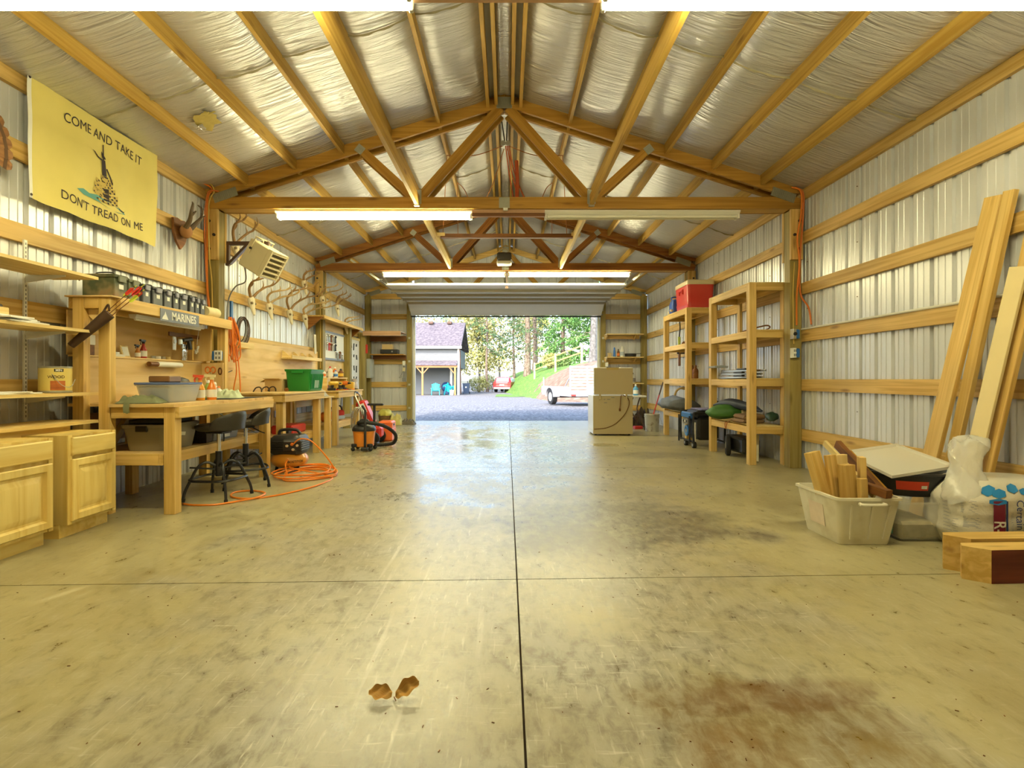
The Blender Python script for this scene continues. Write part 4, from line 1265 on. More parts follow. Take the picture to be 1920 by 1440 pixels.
# things on those shelves
zs = 1.477
for i, (lx, ly, ang, lb) in enumerate(((-3.38, 3.62, .1, 'lowest sheet of loose papers on the middle wall shelf'), (-3.40, 3.58, -.12, 'second sheet of loose papers on the middle wall shelf'), (-3.37, 3.55, .25, 'third sheet of loose papers, skewed, on the middle wall shelf'), (-3.39, 3.53, 0, 'topmost sheet of loose papers under the small wooden box'))):
    mb = MB(); mb.rbox((lx, ly, zs + .005 + i * .010), (.21, .28 + .06 * (i == 0), .009), (0, 0, ang)); solo('paper_sheet', mb, M_PAPER, lb, 'paper', 'papers on the middle wall shelf')
mb = MB(); mb.rbox((-3.40, 3.42, zs + .066), (.15, .22, .05), (0, 0, .05), ch=.004); solo('wooden_box', mb, W_PALE, 'small pale wooden box on the stack of papers', 'box')
mb = MB(); mb.rings([[(-3.39 + dx * 1.0, 3.36 + dy + s, zs + .094 + z) for dx, dy, z in ((-.05, 0, 0), (.05, 0, 0), (.04, 0, .03 + .015 * math.sin(i)), (-.04, 0, .03))] for i, s in enumerate((-.14, -.08, -.02, .04, .1, .14))]); solo('work_glove', mb, M_BLACK, 'dark folded glove lying on the small wooden box', 'glove')
mb = MB(); mb.rbox((-3.42, 3.55, .992), (.24, .42, .010), (0, 0, .05), ch=.003); mb.rbox((-3.40, 3.50, 1.001), (.20, .34, .008), (0, 0, -.1), ch=.003); solo('folded_cloth', mb, M_PAPER, 'flat white folded cloth on the lowest wall shelf', 'cloth')
# varnish can
co = Vector((-3.41, 3.985, .988))
t = thing('varnish_can', 'yellow round wood finish can on the lowest wall shelf', 'can', co)
M_TAN = plain('can_label_yellow', (.78, .62, .18), .4)
mb = MB(); mb.lathe([(.098, 0), (.102, .004), (.102, .010), (.099, .012), (.099, .188), (.102, .190), (.102, .198), (.088, .198), (.084, .190), (.02, .190)], co, n=28); mb.build('body', M_STEEL, t)
mb = MB(); mb.lathe([(.1000, .016), (.1000, .184)], co, n=28); lab = mb.build('label_wrap', M_TAN, t)
def on_can(r, ang0, zc):
    def f(a, b):
        th = ang0 + a / r
        return (co.x + r * math.cos(th), co.y + r * math.sin(th), co.z + zc + b)
    return f
FACE = math.atan2(-co.y, -co.x)
def mirror(f): return lambda a, b: f(a, b)
mb = MB(); letter(mb, 'WOOD', on_can(.1012, FACE + .05, .118), .030, .0004); mb.build('lettering', plain('can_print', (.10, .05, .02), .5), lab)
mb = MB(); mb.grid(lambda u, v: on_can(.1008, FACE + .2, .168)((u - .5) * .055, (v - .5) * .022), 8, 2); mb.build('logo_oval', M_BLACK, lab)
mb = MB(); letter(mb, 'MIN', on_can(.1014, FACE + .2, .168), .022, .0006); mb.build('lettering', M_PAPER, lab)
mb = MB(); mb.grid(lambda u, v: on_can(.1008, FACE + .15, .055)((u - .5) * .09, (v - .5) * .07), 10, 2); mb.build('picture_print', wood('can_plank', (.62, .20, .05), (.40, .10, .03), grain=60), lab)
mb = MB(); mb.tube(smooth_path([co + Vector((.05, -.088, .14)), co + Vector((.11, -.075, .06)), co + Vector((.115, 0, .045)), co + Vector((.10, .06, .10))], 5), .0025, 6); mb.build('bail', M_STEEL, t)

# ================================================================== near workbench with hutch
t = thing('workbench', 'near workbench with a tall hutch, lower shelf and plywood back', 'workbench', (-3.1, 5.1, 0))
def bd(name, lo, hi, mat=W_STUD, par=None, ch=.002):
    mb = MB(); mb.box(lo, hi, ch=ch); return mb.build(name, mat, par or t)
BY0, BY1 = 4.25, 5.97
for y in (BY0, BY1 - .09):
    bd('leg', (-2.765, y, 0), (-2.676, y + .089, .862))
for x in (-3.50, -3.29):
    bd('post', (x, BY0, 0), (x + .089, BY0 + .07, 1.75))
bd('post', (-3.29, BY1 + .02, .89), (-3.20, BY1 + .09, 1.66)); bd('post', (-3.50, BY1 + .02, 0), (-3.41, BY1 + .09, 1.66))
mb = MB(); mb.prism([(-3.19, BY0 - .03), (-2.665, BY0 - .03), (-2.665, BY1 + .03), (-3.60, BY1 + .03), (-3.60, BY0 + .075), (-3.19, BY0 + .075)], (0, 0, .866), (1, 0, 0), (0, 1, 0), .024); mb.build('bench_top', W_PLY, t)
bd('front_rail', (-2.675, BY0 - .0, .775), (-2.640, BY1 + .0, .865))
bd('end_rail', (-3.19, BY0 - .0, .775), (-2.767, BY0 + .038, .865))
bd('end_rail', (-3.40, BY1 - .04, .775), (-2.767, BY1 - .002, .865))
bd('lower_shelf', (-3.55, BY0 + .04, .470), (-2.81, BY1 - .04, .488), W_PLY)
bd('shelf_rail', (-2.808, BY0 + .0, .395), (-2.770, BY1, .486)); bd('shelf_rail', (-3.19, BY0, .395), (-2.81, BY0 + .036, .486)); bd('shelf_rail', (-3.4, BY1 - .036, .395), (-2.81, BY1, .469))
bd('rear_leg', (-3.62, 5.0, 0), (-3.55, 5.09, .86)); bd('rear_panel', (-3.545, BY0 + .08, .55), (-3.53, BY1, .80), W_PINK)
bd('diagonal_brace', (-3.50, 5.55, .50), (-3.46, 5.58, .51)) if False else None
bd('lower_back', (-3.46, BY0 + .075, .892), (-3.448, BY1 + .018, 1.275), W_PLY)
bd('ledge', (-3.60, BY0 + .075, 1.276), (-3.44, BY1 + .018, 1.290), W_PLY)
bd('upper_back', (-3.615, BY0 + .075, 1.291), (-3.602, BY1 - .02, 1.66), W_PLY)
bd('divider', (-3.60, BY1 - .07, 1.291), (-3.31, BY1 - .05, 1.655), W_PLY); bd('end_panel', (-3.447, BY1 - .015, .892), (-3.205, BY1 - .002, 1.275), W_PLY)
bd('top_shelf', (-3.55, BY0 - .02, 1.752), (-3.17, BY1 + .12, 1.764), W_PLY)
bd('top_rail', (-3.200, BY0 + .072, 1.662), (-3.165, BY1 + .10, 1.751)); bd('top_rail', (-3.408, BY0, 1.662), (-3.292, BY0 + .036, 1.751)); bd('top_rail', (-3.55, BY0 + .02, 1.662), (-3.505, BY1 + .1, 1.751)); bd('top_rail', (-3.408, BY1 + .06, 1.662), (-3.205, BY1 + .098, 1.751))
mb = MB(); mb.beam((-3.27, BY0 + .035, .48), (-3.5, 5.0, .86), .038, .07); mb.build('diagonal_brace', W_PALE, t)
mb = MB(); mb.prism([(0, 0), (.16, 0), (0, -.16)], (-3.30, BY0 + .05, 1.66), (-1, 0, 0), (0, 0, 1), .02); mb.build('corner_gusset', W_PLY, t)
# rubber mat on the far half of the top
mb = MB(); mb.box((-3.30, 5.15, .8905), (-2.70, 5.94, .895), ch=.001); solo('bench_mat', mb, M_RUBBER, 'thin black rubber mat on the near workbench top', 'mat')
# lamp under the hutch shelf
t = thing('under_shelf_lamp', 'slim white tube lamp under the hutch shelf', 'lamp', (-3.30, 5.1, 1.60))
mb = MB(); mb.prism([(-.035, 0), (.035, 0), (.025, -.035), (-.025, -.035)], (-3.28, 4.62, 1.660), (1, 0, 0), (0, 0, 1), -1.05); mb.build('housing', M_LED, t)
mb = MB(); mb.tube([(-3.28, 4.65, 1.618), (-3.28, 5.64, 1.618)], .010, 8); mb.build('tube', M_OFF, t)
# sign
t = thing('marines_sign', 'dark grey sign lettered MARINES on the hutch rail', 'sign', (-3.16, 5.11, 1.62))
sx = -3.158
mb = MB(); mb.box((-3.163, 4.81, 1.625), (sx, 5.41, 1.740)); pl = mb.build('plate', plain('sign_slate', (.14, .15, .20), .45), t)
mb = MB(); letter(mb, 'MARINES', lambda a, b: (sx + .0012, 5.165 + a, 1.680 + b), .105, .0022, .92); mb.build('lettering', M_PAPER, pl)
mb = MB(); mb.prism([(-.045, -.03), (.045, -.03), (.03, -.005), (.012, .02), (.004, .045), (-.012, .012), (-.03, -.004)], (sx, 4.875, 1.672), (0, 1, 0), (0, 0, 1), .0015); mb.build('emblem', M_PAPER, pl)

# ammunition cans on the hutch
M_OD = plain('olive_steel', (.13, .14, .085), .5, var=.12); M_CAMO = two_tone('camo_paint', (.06, .07, .03), (.20, .15, .07), 9, .6, c=(.24, .14, .06), bump=.0, detail=2)
M_CASE = plain('charcoal_case', (.055, .058, .065), .45); M_LATCH = plain('violet_grey_latch', (.20, .20, .27), .4)
def ammo_can(y0, y1, h, xf, mat, label, latch=M_LATCH, depth=.27, nlab=True):
    zt = 1.765; t = thing('ammo_can', label, 'ammo can', (xf - depth / 2, (y0 + y1) / 2, zt), group='cases on the workbench hutch')
    mb = MB(); mb.box((xf - depth, y0, zt), (xf, y1, zt + h * .84), ch=.006); mb.build('body', mat, t)
    mb = MB(); mb.box((xf - depth - .004, y0 - .004, zt + h * .845), (xf + .004, y1 + .004, zt + h), ch=.006); ld = mb.build('lid', mat, t)
    yc = (y0 + y1) / 2
    mb = MB(); mb.tube(smooth_path([(xf - depth * .8, yc, zt + h), (xf - depth * .72, yc, zt + h + .022), (xf - depth * .28, yc, zt + h + .022), (xf - depth * .2, yc, zt + h)], 4), .006, 6); mb.build('handle', M_BLACK, ld)
    w = (y1 - y0)
    mb = MB(); mb.rbox((xf + .010, yc, zt + h * .82), (.016, w * .55, h * .26), ch=.004); mb.build('latch', latch, t)
    if nlab:
        mb = MB(); mb.rbox((xf + .001, yc, zt + h * .50), (.003, w * .34, h * .20)); mb.build('sticker', M_PAPER, t)
    return t
ammo_can(4.37, 4.52, .20, -3.25, M_CAMO, 'camouflage painted steel can at the near end of the hutch', M_OD)
ammo_can(4.545, 4.67, .19, -3.25, M_OD, 'olive steel can with a red sticker, second on the hutch', M_OD, nlab=False)
yy = [(4.69, 4.79), (4.825, 4.96), (4.985, 5.095), (5.12, 5.205), (5.225, 5.345), (5.385, 5.46), (5.48, 5.552), (5.575, 5.648)]
ords = ['first', 'second', 'third', 'fourth', 'fifth', 'sixth', 'seventh', 'last']
for (a, b), od in zip(yy, ords):
    ammo_can(a, b, .175, -3.235, M_CASE, '%s charcoal plastic case from the olive can on the hutch' % od)
mb = MB(); mb.rbox((-3.2475, 4.61, 1.83), (.004, .07, .045)); st = mb.build('sticker', M_RED, None)
_c = [o for o in COL.objects if o.get('label', '').startswith('olive steel can')][0]
st.parent = _c; st.matrix_parent_inverse = WM[_c.name].inverted()
mb = MB(); mb.lathe([(.055, 0), (.058, .01), (.058, .10), (.054, .115), (.058, .13), (.058, .22), (.055, .235), (.01, .235)], (-3.27, 5.70, 1.822), (0, 1, .02), n=18); solo('paper_roll', mb, plain('cream_paper', (.72, .62, .36), .7), 'cream paper rolls lying at the far end of the hutch', 'paper roll')

# quiver with arrows
q0, q1 = P(133, 648, 4.12), P(205, 588, 4.20)
t = thing('arrow_quiver', 'dark leather quiver of arrows tied to the hutch post', 'quiver', q0)
M_LEATHER = plain('dark_leather', (.060, .028, .014), .5, var=.3)
mb = MB(); mb.tube([q0, q0.lerp(q1, .5), q1], [.028, .036, .045], 12); mb.build('tube', M_LEATHER, t)
mb = MB(); mb.tube(smooth_path([q1 + Vector((0, 0, .02)), q1 + Vector((-.01, 0, .07)), q0.lerp(q1, .75) + Vector((0, .02, .06)), q0.lerp(q1, .5)], 5), .008, 6); mb.build('strap', M_LEATHER, t)
dq = (q1 - q0).normalized(); side = Vector((0, 1, 0)).cross(dq).normalized()
for i in range(6):
    a = math.tau * i / 6; o = side * math.cos(a) * .022 + Vector((0, 1, 0)) * math.sin(a) * .022
    e = q1 + dq * (.26 + .03 * (i % 3)) + o * 1.5
    mb = MB(); mb.tube([q1 + o - dq * .1, e], .0032, 6); ar = mb.build('arrow', W_DARK, t)
    mb = MB()
    for k in range(3):
        b = math.tau * k / 3 + i; v = (side * math.cos(b) + Vector((0, 1, 0)) * math.sin(b))
        mb.prism([(0, 0), (-.085, 0), (-.07, .014), (-.012, .016)], e - dq * .012, dq, v, .0015)
    mb.build('fletching', M_RED if i % 3 else plain('lime_vane', (.55, .62, .05), .5), ar)
    mb = MB(); mb.tube([e, e + dq * .014], .004, 6); mb.build('nock', plain('lime_vane', (.55, .62, .05), .5), ar)

# ledge things
lz = 1.2905
t = thing('picture_frame', 'small pale picture frame leaning on the hutch ledge', 'picture frame', (-3.52, 4.88, lz))
M4 = Matrix.Translation((-3.535, 4.88, lz + .055)) @ Matrix.Rotation(R(-14), 4, 'Y')
mb = MB(); mb.obox(M4, .012, .10, .11); mb.build('frame', W_PALE, t)
mb = MB(); mb.obox(M4 @ Matrix.Translation((.0075, 0, 0)), .003, .075, .085); mb.build('picture', M_PAPER, t)
mb = MB(); mb.rbox((-3.52, 4.72, lz + .012), (.10, .16, .024), ch=.004); mb.rbox((-3.52, 4.71, lz + .034), (.07, .10, .02), (0, 0, .2), ch=.004); solo('ledge_stationery', mb, M_PAPER, 'pale stacked notepads lying on the hutch ledge', 'notepad')
spray_bottle('tiny amber spray bottle on the hutch ledge', (-3.52, 5.03, lz), .024, .13, plain('amber', (.55, .20, .03), .3), M_BLACK, M_PAPER, (0, -1, 0))
spray_bottle('red spray bottle with a black trigger on the hutch ledge', (-3.52, 5.11, lz), .030, .185, plain('bottle_red', (.45, .03, .02), .3), M_BLACK, M_PAPER, (0, -1, 0))
for i, (y, m, r, lb) in enumerate(((5.24, M_STEEL, .02, 'metal tape reel standing on the hutch ledge'), (5.32, M_PAPER, .028, 'white tape roll beside the metal reel on the ledge'), (5.40, M_STEEL, .022, 'small steel tin right of the white tape roll on the ledge'), (5.48, W_PALE, .025, 'small wooden cap at the right end of the ledge row'))):
    mb = MB(); mb.lathe([(r * .9, 0), (r, .004), (r, .028), (r * .8, .032), (r * .3, .032)], (-3.52, y, lz), n=14); solo('small_tin', mb, m, lb, 'tin', 'small round things on the hutch ledge')
# tools hung on the upper ply
def hang(name, label, cat, y, zt, mat, build, group='tools hung in the hutch'):
    mb = MB(); build(mb, -3.430, y, zt); return solo(name, mb, mat, label, cat, group)
mb = MB(); mb.box((-3.455, 5.38, 1.535), (-3.440, 5.898, 1.575)); mb.build('tool_rail', W_DARK, [o for o in COL.objects if o.name == 'workbench'][0])
hang('tape_dispenser', 'clear tape packet hung on the hutch back', 'tape', 5.44, 1.53, plain('clear_packet', (.62, .62, .62), .25), lambda m, x, y, z: (m.rbox((x, y, z - .07), (.012, .055, .14), ch=.006), m.cyl((x - .005, y, z - .05), (x + .012, y, z - .05), .022, 12)))
hang('tape_measure', 'steel tape measure hung beside the clear packet', 'tape measure', 5.52, 1.53, M_STEEL, lambda m, x, y, z: (m.rbox((x + .012, y, z - .05), (.03, .06, .07), ch=.012), m.rbox((x + .012, y + .03, z - .09), (.02, .012, .04))))
hang('cordless_driver', 'black pistol grip tool hung on the hutch back', 'power tool', 5.62, 1.54, M_BLACK, lambda m, x, y, z: (m.tube([(x + .02, y - .07, z - .04), (x + .02, y + .07, z - .02)], [.018, .026], 10), m.beam((x + .02, y + .03, z - .03), (x + .02, y + .06, z - .13), .03, .03)))
hang('sandpaper_pack', 'wrinkled silver pouch hung below the black tool', 'pouch', 5.61, 1.46, M_CHROME, lambda m, x, y, z: m.grid(lambda u, v: (x + .004 + .008 * noise.noise(Vector((u * 5, v * 8, 1))), y + (u - .5) * .085, z - v * .17), 8, 12))
hang('wood_chisel', 'wooden handled chisel hung near the hutch divider', 'chisel', 5.74, 1.50, W_STUD, lambda m, x, y, z: (m.tube([(x + .012, y, z), (x + .012, y, z - .10)], [.012, .015], 8), m.box((x + .009, y - .01, z - .20), (x + .014, y + .01, z - .10))))
mb = MB(); pts = []
for i in range(60):
    a = i / 60 * math.tau * 3; pts.append((-3.425 + .006 * math.sin(i), 5.83 + .030 * math.sin(a) * (1 if i % 2 else .85), 1.40 + .085 * math.sin(a / 2 + .3) * math.cos(a * .5)))
mb.tube(pts, .005, 6); mb.rbox((-3.425, 5.82, 1.40), (.03, .02, .03)); solo('coiled_lamp_flex', mb, M_WHITE, 'bundled white lamp cord hung at the hutch divider', 'cord', 'tools hung in the hutch')
mb = MB(); mb.tube(smooth_path([(-3.40, 5.83, 1.65), (-3.42, 5.835, 1.55), (-3.425, 5.83, 1.47)], 4), .004, 6); mb.build('lead', M_WHITE, [o for o in COL.objects if o.name == 'coiled_lamp_flex'][0])
# shop roll on the lower back
mb = MB(); mb.cyl((-3.40, 5.13, 1.235), (-3.40, 5.50, 1.235), .026, 16); t = thing('towel_roll', 'white roll of paper with a dark brown core below the ledge', 'paper roll', (-3.40, 5.1, 1.2)); mb.build('roll', M_PAPER, t)
mb = MB(); mb.cyl((-3.40, 5.01, 1.235), (-3.40, 5.13, 1.235), .024, 14); mb.build('core', W_DARK, t)
mb = MB(); mb.rbox((-3.43, 5.45, 1.235), (.03, .02, .03)); mb.rbox((-3.43, 5.05, 1.235), (.03, .02, .03)); mb.build('holder', W_STUD, t)
# outlet box, scissors
t = thing('outlet_box', 'blue outlet box with a white face beside the hutch post', 'outlet', (-3.28, 5.88, 1.30))
mb = MB(); mb.rbox((-3.27, 5.955, 1.355), (.10, .05, .10), ch=.006); mb.build('box', M_BLUE, t)
mb = MB(); mb.rbox((-3.245, 5.925, 1.355), (.085, .012, .115), ch=.003); fp = mb.build('face_plate', M_PAPER, t)
for dx in (-.018, .018):
    for dz in (-.025, .025):
        mb = MB(); mb.rbox((-3.245 + dx, 5.918, 1.355 + dz), (.020, .003, .026)); mb.build('socket', M_GREY, fp)
mb = MB(); ye = BY1 - .022
for s in (-1, 1):
    mb.tube(arc((-3.345 + s * .030, ye, 1.195), .027, 0, math.tau, 14, (1, 0, 0), (0, 0, 1.25))[:-1], .006, 6, closed=True)
sc_ = solo('scissors', mb, M_ORANGE, 'orange handled scissors hung on the plywood under the outlet', 'scissors')
mb = MB(); mb.beam((-3.36, ye, 1.17), (-3.30, ye, 1.02), .004, .018, up=(1, 0, .2)); mb.beam((-3.33, ye - .005, 1.17), (-3.315, ye - .005, 1.01), .004, .018, up=(1, 0, .2)); b_ = mb.build('blades', M_CHROME, sc_)
mb = MB(); mb.tube(arc((-3.235, ye, 1.18), .030, 0, math.tau, 16, (.6, 0, 0), (0, 0, 1.2))[:-1], .008, 6, closed=True); solo('wood_ring', mb, W_DARK, 'dark oval wooden ring hung right of the scissors', 'ring')
for k, (y, z, m_, lb_) in enumerate(((4.42, lz + .045, W_DARK, 'small brown carton on the ledge between the hutch posts'), (4.43, lz + .13, M_PAPER, 'small white carton stacked on the brown one between the hutch posts'))):
    mb = MB(); mb.rbox((-3.54, y, z), (.10, .10, .085), (0, 0, .1 * k), ch=.004); solo('carton', mb, m_, lb_, 'carton')

# ---- on the bench top
bz = .8905
def clear_plastic(name, col, alpha, rough=.25):
    return plain(name, col, rough, alpha=alpha)
M_CLEAR = clear_plastic('clear_tub', (.72, .76, .82), .45)
t = thing('storage_tub', 'clear plastic tub with a blue lid on the near workbench', 'tub', (-2.98, 4.66, bz), R(90))
mb = MB(); tub(mb, .44, .32, .155, .86, .04, .004, .008); mb.build('body', M_CLEAR, t, world=False)
mb = MB(); mb.rings([[(x * f, y * f, z) for x, y in rrect(.46, .34, .045)] for f, z in ((1.0, .152), (1.02, .156), (1.02, .170), (.98, .172), (.95, .166))]); mb.build('lid', plain('blue_lid', (.10, .15, .36), .4), t, world=False)
mb = MB(); mb.ball((-.08, 0, .065), .095, 14, 8, .6, .5, 3); mb.ball((.09, .02, .06), .085, 14, 8, .6, .5, 8); mb.build('contents', M_GREY, t, world=False)
mb = MB(); mb.rbox((-2.98, 4.60, bz + .200), (.17, .20, .055), (0, 0, .1), ch=.008); solo('brown_case', mb, plain('brown_case', (.20, .095, .03), .45, var=.2), 'brown wooden case lying on the blue tub lid', 'case')
mb = MB(); mb.rings([[(-2.99 + .075 * math.cos(a) * w, 4.815 + s + .0 * math.sin(a), bz + .176 + max(0, .04 * math.sin(a)) * w) for a in [math.tau * k / 10 for k in range(10)]] for s, w in ((-.09, .5), (-.05, .95), (0, 1.1), (.05, .9), (.09, .3))]); solo('black_beanie', mb, M_BLACK, 'limp black cloth hat on the far end of the blue tub lid', 'cap')
def rag(name, c, sx, sy, h, mat, label, cat, seed, rz=0.0, fold=1.0, group=None):
    """crumpled cloth: a closed mound with folds"""
    c = Vector(c); mb = MB(); n = 22
    def top(u, v):
        a = (u - .5) * 2; b = (v - .5) * 2
        e = max(0, 1 - (a * a) ** 2) * max(0, 1 - (b * b) ** 2)
        k = .45 + .55 * (noise.noise(Vector((a * 2.2 * fold + seed, b * 2.2 * fold, seed))) + .5) + .18 * noise.noise(Vector((a * 6 + seed, b * 6, 3)))
        wob = 1 + .18 * noise.noise(Vector((a * 1.5, b * 1.5, seed + 5)))
        x, y = a * sx / 2 * wob, b * sy / 2 * wob
        return c + Vector((x * math.cos(rz) - y * math.sin(rz), x * math.sin(rz) + y * math.cos(rz), max(.004, h * e * k)))
    mb.grid(top, n, n)
    mb.grid(lambda u, v: Vector((top(1 - u, v).x, top(1 - u, v).y, c.z + .001)), n, n)
    return solo(name, mb, mat, label, cat, group, smooth=60)
M_OLIVE = plain('olive_cloth', (.20, .22, .12), .85, var=.25, scale=14)
rag('work_gloves', (-3.02, 4.36, bz), .34, .20, .075, M_OLIVE, 'olive work gloves draped at the near corner of the bench', 'gloves', 3, .2, 1.6)
mb = MB(); mb.grid(lambda u, v: (-3.03 + .05 * (u - .5), 4.205 - .008 * math.sin(v * 3), bz + .012 - v * .085 + .004 * math.sin(u * 9)), 5, 6); solo('glove_cuff', mb, M_OLIVE, 'olive glove cuff hanging over the near end of the bench top', 'glove')
spray_bottle('orange spray bottle with a red trigger behind the clear tub', (-2.90, 4.99, bz), .040, .245, plain('amber_liquid', (.75, .32, .03), .25), plain('red_trigger', (.75, .10, .04), .35), M_PAPER, (-1, -.3, 0))
spray_bottle('orange spray bottle with a cream trigger, right of the red one', (-2.87, 5.13, bz), .043, .250, plain('amber_liquid2', (.80, .24, .03), .25), plain('cream_trigger', (.80, .72, .40), .35), M_PAPER, (-1, -.3, 0))
bottle('cleaner_bottle', 'green capped white bottle behind the orange sprays', (-3.02, 5.33, bz), .040, .19, plain('lime_bottle', (.33, .45, .10), .35), M_PAPER, M_PAPER)
bottle('glue_bottle', 'squat white bottle between the green bottle and the rag', (-2.95, 5.40, bz), .035, .13, M_WHITE, M_ORANGE)
bottle('oil_bottle', 'pale grey bottle behind the mint rag', (-3.05, 5.50, bz), .045, .17, plain('pale_grey', (.62, .62, .55), .4), M_PAPER)
rag('mint_rag', (-2.86, 5.43, bz + .005), .24, .26, .10, plain('mint_cloth', (.55, .62, .42), .85, var=.15), 'crumpled mint green rag on the black mat', 'rag', 9, .3, 1.8)
# ---- on the lower shelf
zl = .4885
t = thing('grey_tote', 'grey storage tote on the lower shelf of the near bench', 'tote', (-3.02, 4.62, zl), R(90))
M_TOTE = plain('taupe_plastic', (.30, .27, .20), .45, var=.06)
mb = MB(); tub(mb, .50, .36, .21, .86, .05, .005, .012); mb.build('body', M_TOTE, t, world=False)
mb = MB(); mb.rings([[(x * f, y * f, z) for x, y in rrect(.525, .385, .05)] for f, z in ((1.0, .20), (1.01, .205), (1.01, .222), (.95, .226), (.9, .218))]); mb.build('lid', M_TOTE, t, world=False)
for s in (-1, 1):
    mb = MB(); mb.rbox((s * .262, 0, .19), (.02, .10, .05), ch=.006); mb.build('latch', M_BLACK, t, world=False)
mb = MB(); mb.rbox((-.02, -.176, .13), (.13, .004, .03), (.10, .1, 0)); mb.build('tape', M_PAPER, t, world=False)
mb = MB(); mb.rbox((-3.02, 4.62, zl + .245), (.30, .42, .035), (0, 0, .05), ch=.006); solo('black_folder', mb, M_BLACK, 'flat black case on top of the grey tote', 'case')
mb = MB(); mb.rbox((-2.98, 5.02, zl + .07), (.30, .10, .14), ch=.004); solo('dark_box', mb, plain('dark_brown_box', (.05, .03, .02), .6), 'dark upright box right of the grey tote', 'box')
mb = MB(); tub(mb, .30, .46, .075, .95, .01, .006, .004); mb.v = [v + Vector((-2.98, 5.33, zl)) for v in mb.v]; tt = solo('parts_tray', mb, plain('blue_grey_tray', (.30, .33, .42), .4), 'blue grey parts tray behind the bar stools', 'tray')
mb = MB(); mb.rbox((-2.826, 5.33, zl + .04), (.004, .10, .03)); lb_ = mb.build('label_card', M_PAPER, tt)
for i in range(4):
    mb = MB(); mb.rbox((-3.0 + .05 * (i % 2), 5.17 + i * .11, zl + .06), (.14, .07, .09), (0, 0, .2 * i), ch=.01); solo('carton', mb, (M_BLACK, M_PAPER, W_DARK, M_BLACK)[i], ('black carton at the near end of the parts tray', 'white carton in the parts tray', 'brown block in the parts tray', 'black carton at the far end of the parts tray')[i], 'carton')
# ================================================================== left wall decorations
# ---- yellow flag
FX = -3.655
FY0, FY1, FZ0, FZ1 = 3.99, 5.47, 2.47, 3.41
def flag_pt(u, v, lift=0.0):
    """u along the wall 0..1, v down 0..1"""
    w = .012 * math.sin(u * 21 + v * 2.5) * (.3 + .7 * v) + .010 * math.sin(u * 9 - v * 4) * v + .008 * noise.noise(Vector((u * 7, v * 4, 2)))
    sagt = -.018 * math.sin(u * math.pi) * (1 - v)
    return Vector((FX + .028 + w + lift, FY0 + (FY1 - FY0) * u, FZ1 + (FZ0 - FZ1) * v + sagt - .01 * u * v))
flag = thing('yellow_flag', 'yellow flag reading COME AND TAKE IT, DON\'T TREAD ON ME', 'flag', (FX, 4.78, FZ0))
M_FLAG = plain('yellow_cotton', (.80, .68, .21), .75, var=.06, scale=5)
M_INK = plain('flag_ink', (.035, .025, .03), .8)
M_TEALINK = plain('flag_teal', (.12, .36, .34), .8)
mb = MB(); mb.grid(lambda u, v: flag_pt(.022 + .978 * u, v), 80, 40); cl = mb.build('cloth', M_FLAG, flag, smooth=80)
mb = MB(); mb.grid(lambda u, v: flag_pt(.024 * u, v, .001), 3, 40); hm = mb.build('hem', M_PAPER, flag, smooth=80)
for v in (.025, .975):
    mb = MB(); p = flag_pt(.012, v, .003); mb.lathe([(.010, 0), (.010, .003), (.005, .003)], p, (1, 0, 0), n=12); mb.build('grommet', M_BOLT, hm)
def on_flag(uc, vc, arch=0.0, lift=.0035):
    W, H = FY1 - FY0, FZ1 - FZ0
    def f(a, b):
        u = uc + a / W
        return flag_pt(u, vc - b / H + arch * (a / .5) ** 2, lift)
    return f
mb = MB(); letter(mb, 'COME AND TAKE IT', on_flag(.53, .145, .035), .115, .0, .88); mb.build('lettering', M_INK, cl)
for wd, dx in (("DON'T", -.335), ('TREAD', -.015), ('ON', .245), ('ME', .415)):
    f_ = on_flag(.53, .885, -.030); mb = MB(); letter(mb, wd, lambda a, b: f_(a + dx, b), .105, .0, .88); mb.build('lettering', M_INK, cl)
def flag_poly(mb, pts, lift=.004):
    f = on_flag(.515, .535, 0, lift)
    mb.add([f(a * 1.2, b * 1.02) for a, b in pts], [list(range(len(pts)))])
# ground patch
mb = MB()
flag_poly(mb, [(-.26, -.20), (-.20, -.175), (-.14, -.19), (-.05, -.17), (.02, -.20), (.10, -.215), (.18, -.22), (.22, -.245), (.12, -.262), (.02, -.255), (-.04, -.235), (-.12, -.225), (-.2, -.225)], .003); mb.build('ground_print', M_TEALINK, cl)
# rifle: barrel, sight, receiver
mb = MB()
for pts in ([(-.006, .30), (.002, .30), (.006, .16), (-.008, .16)], [(-.020, .235), (.018, .19), (.020, .175), (-.012, .18)], [(-.016, .165), (.016, .165), (.020, .02), (-.020, .02)],
            [(-.022, .015), (.03, .02), (.05, -.08), (-.03, -.08)], [(-.018, -.085), (.03, -.085), (.03, -.20), (-.02, -.20)]): flag_poly(mb, pts, .0045)
mb.build('rifle_print', M_INK, cl)
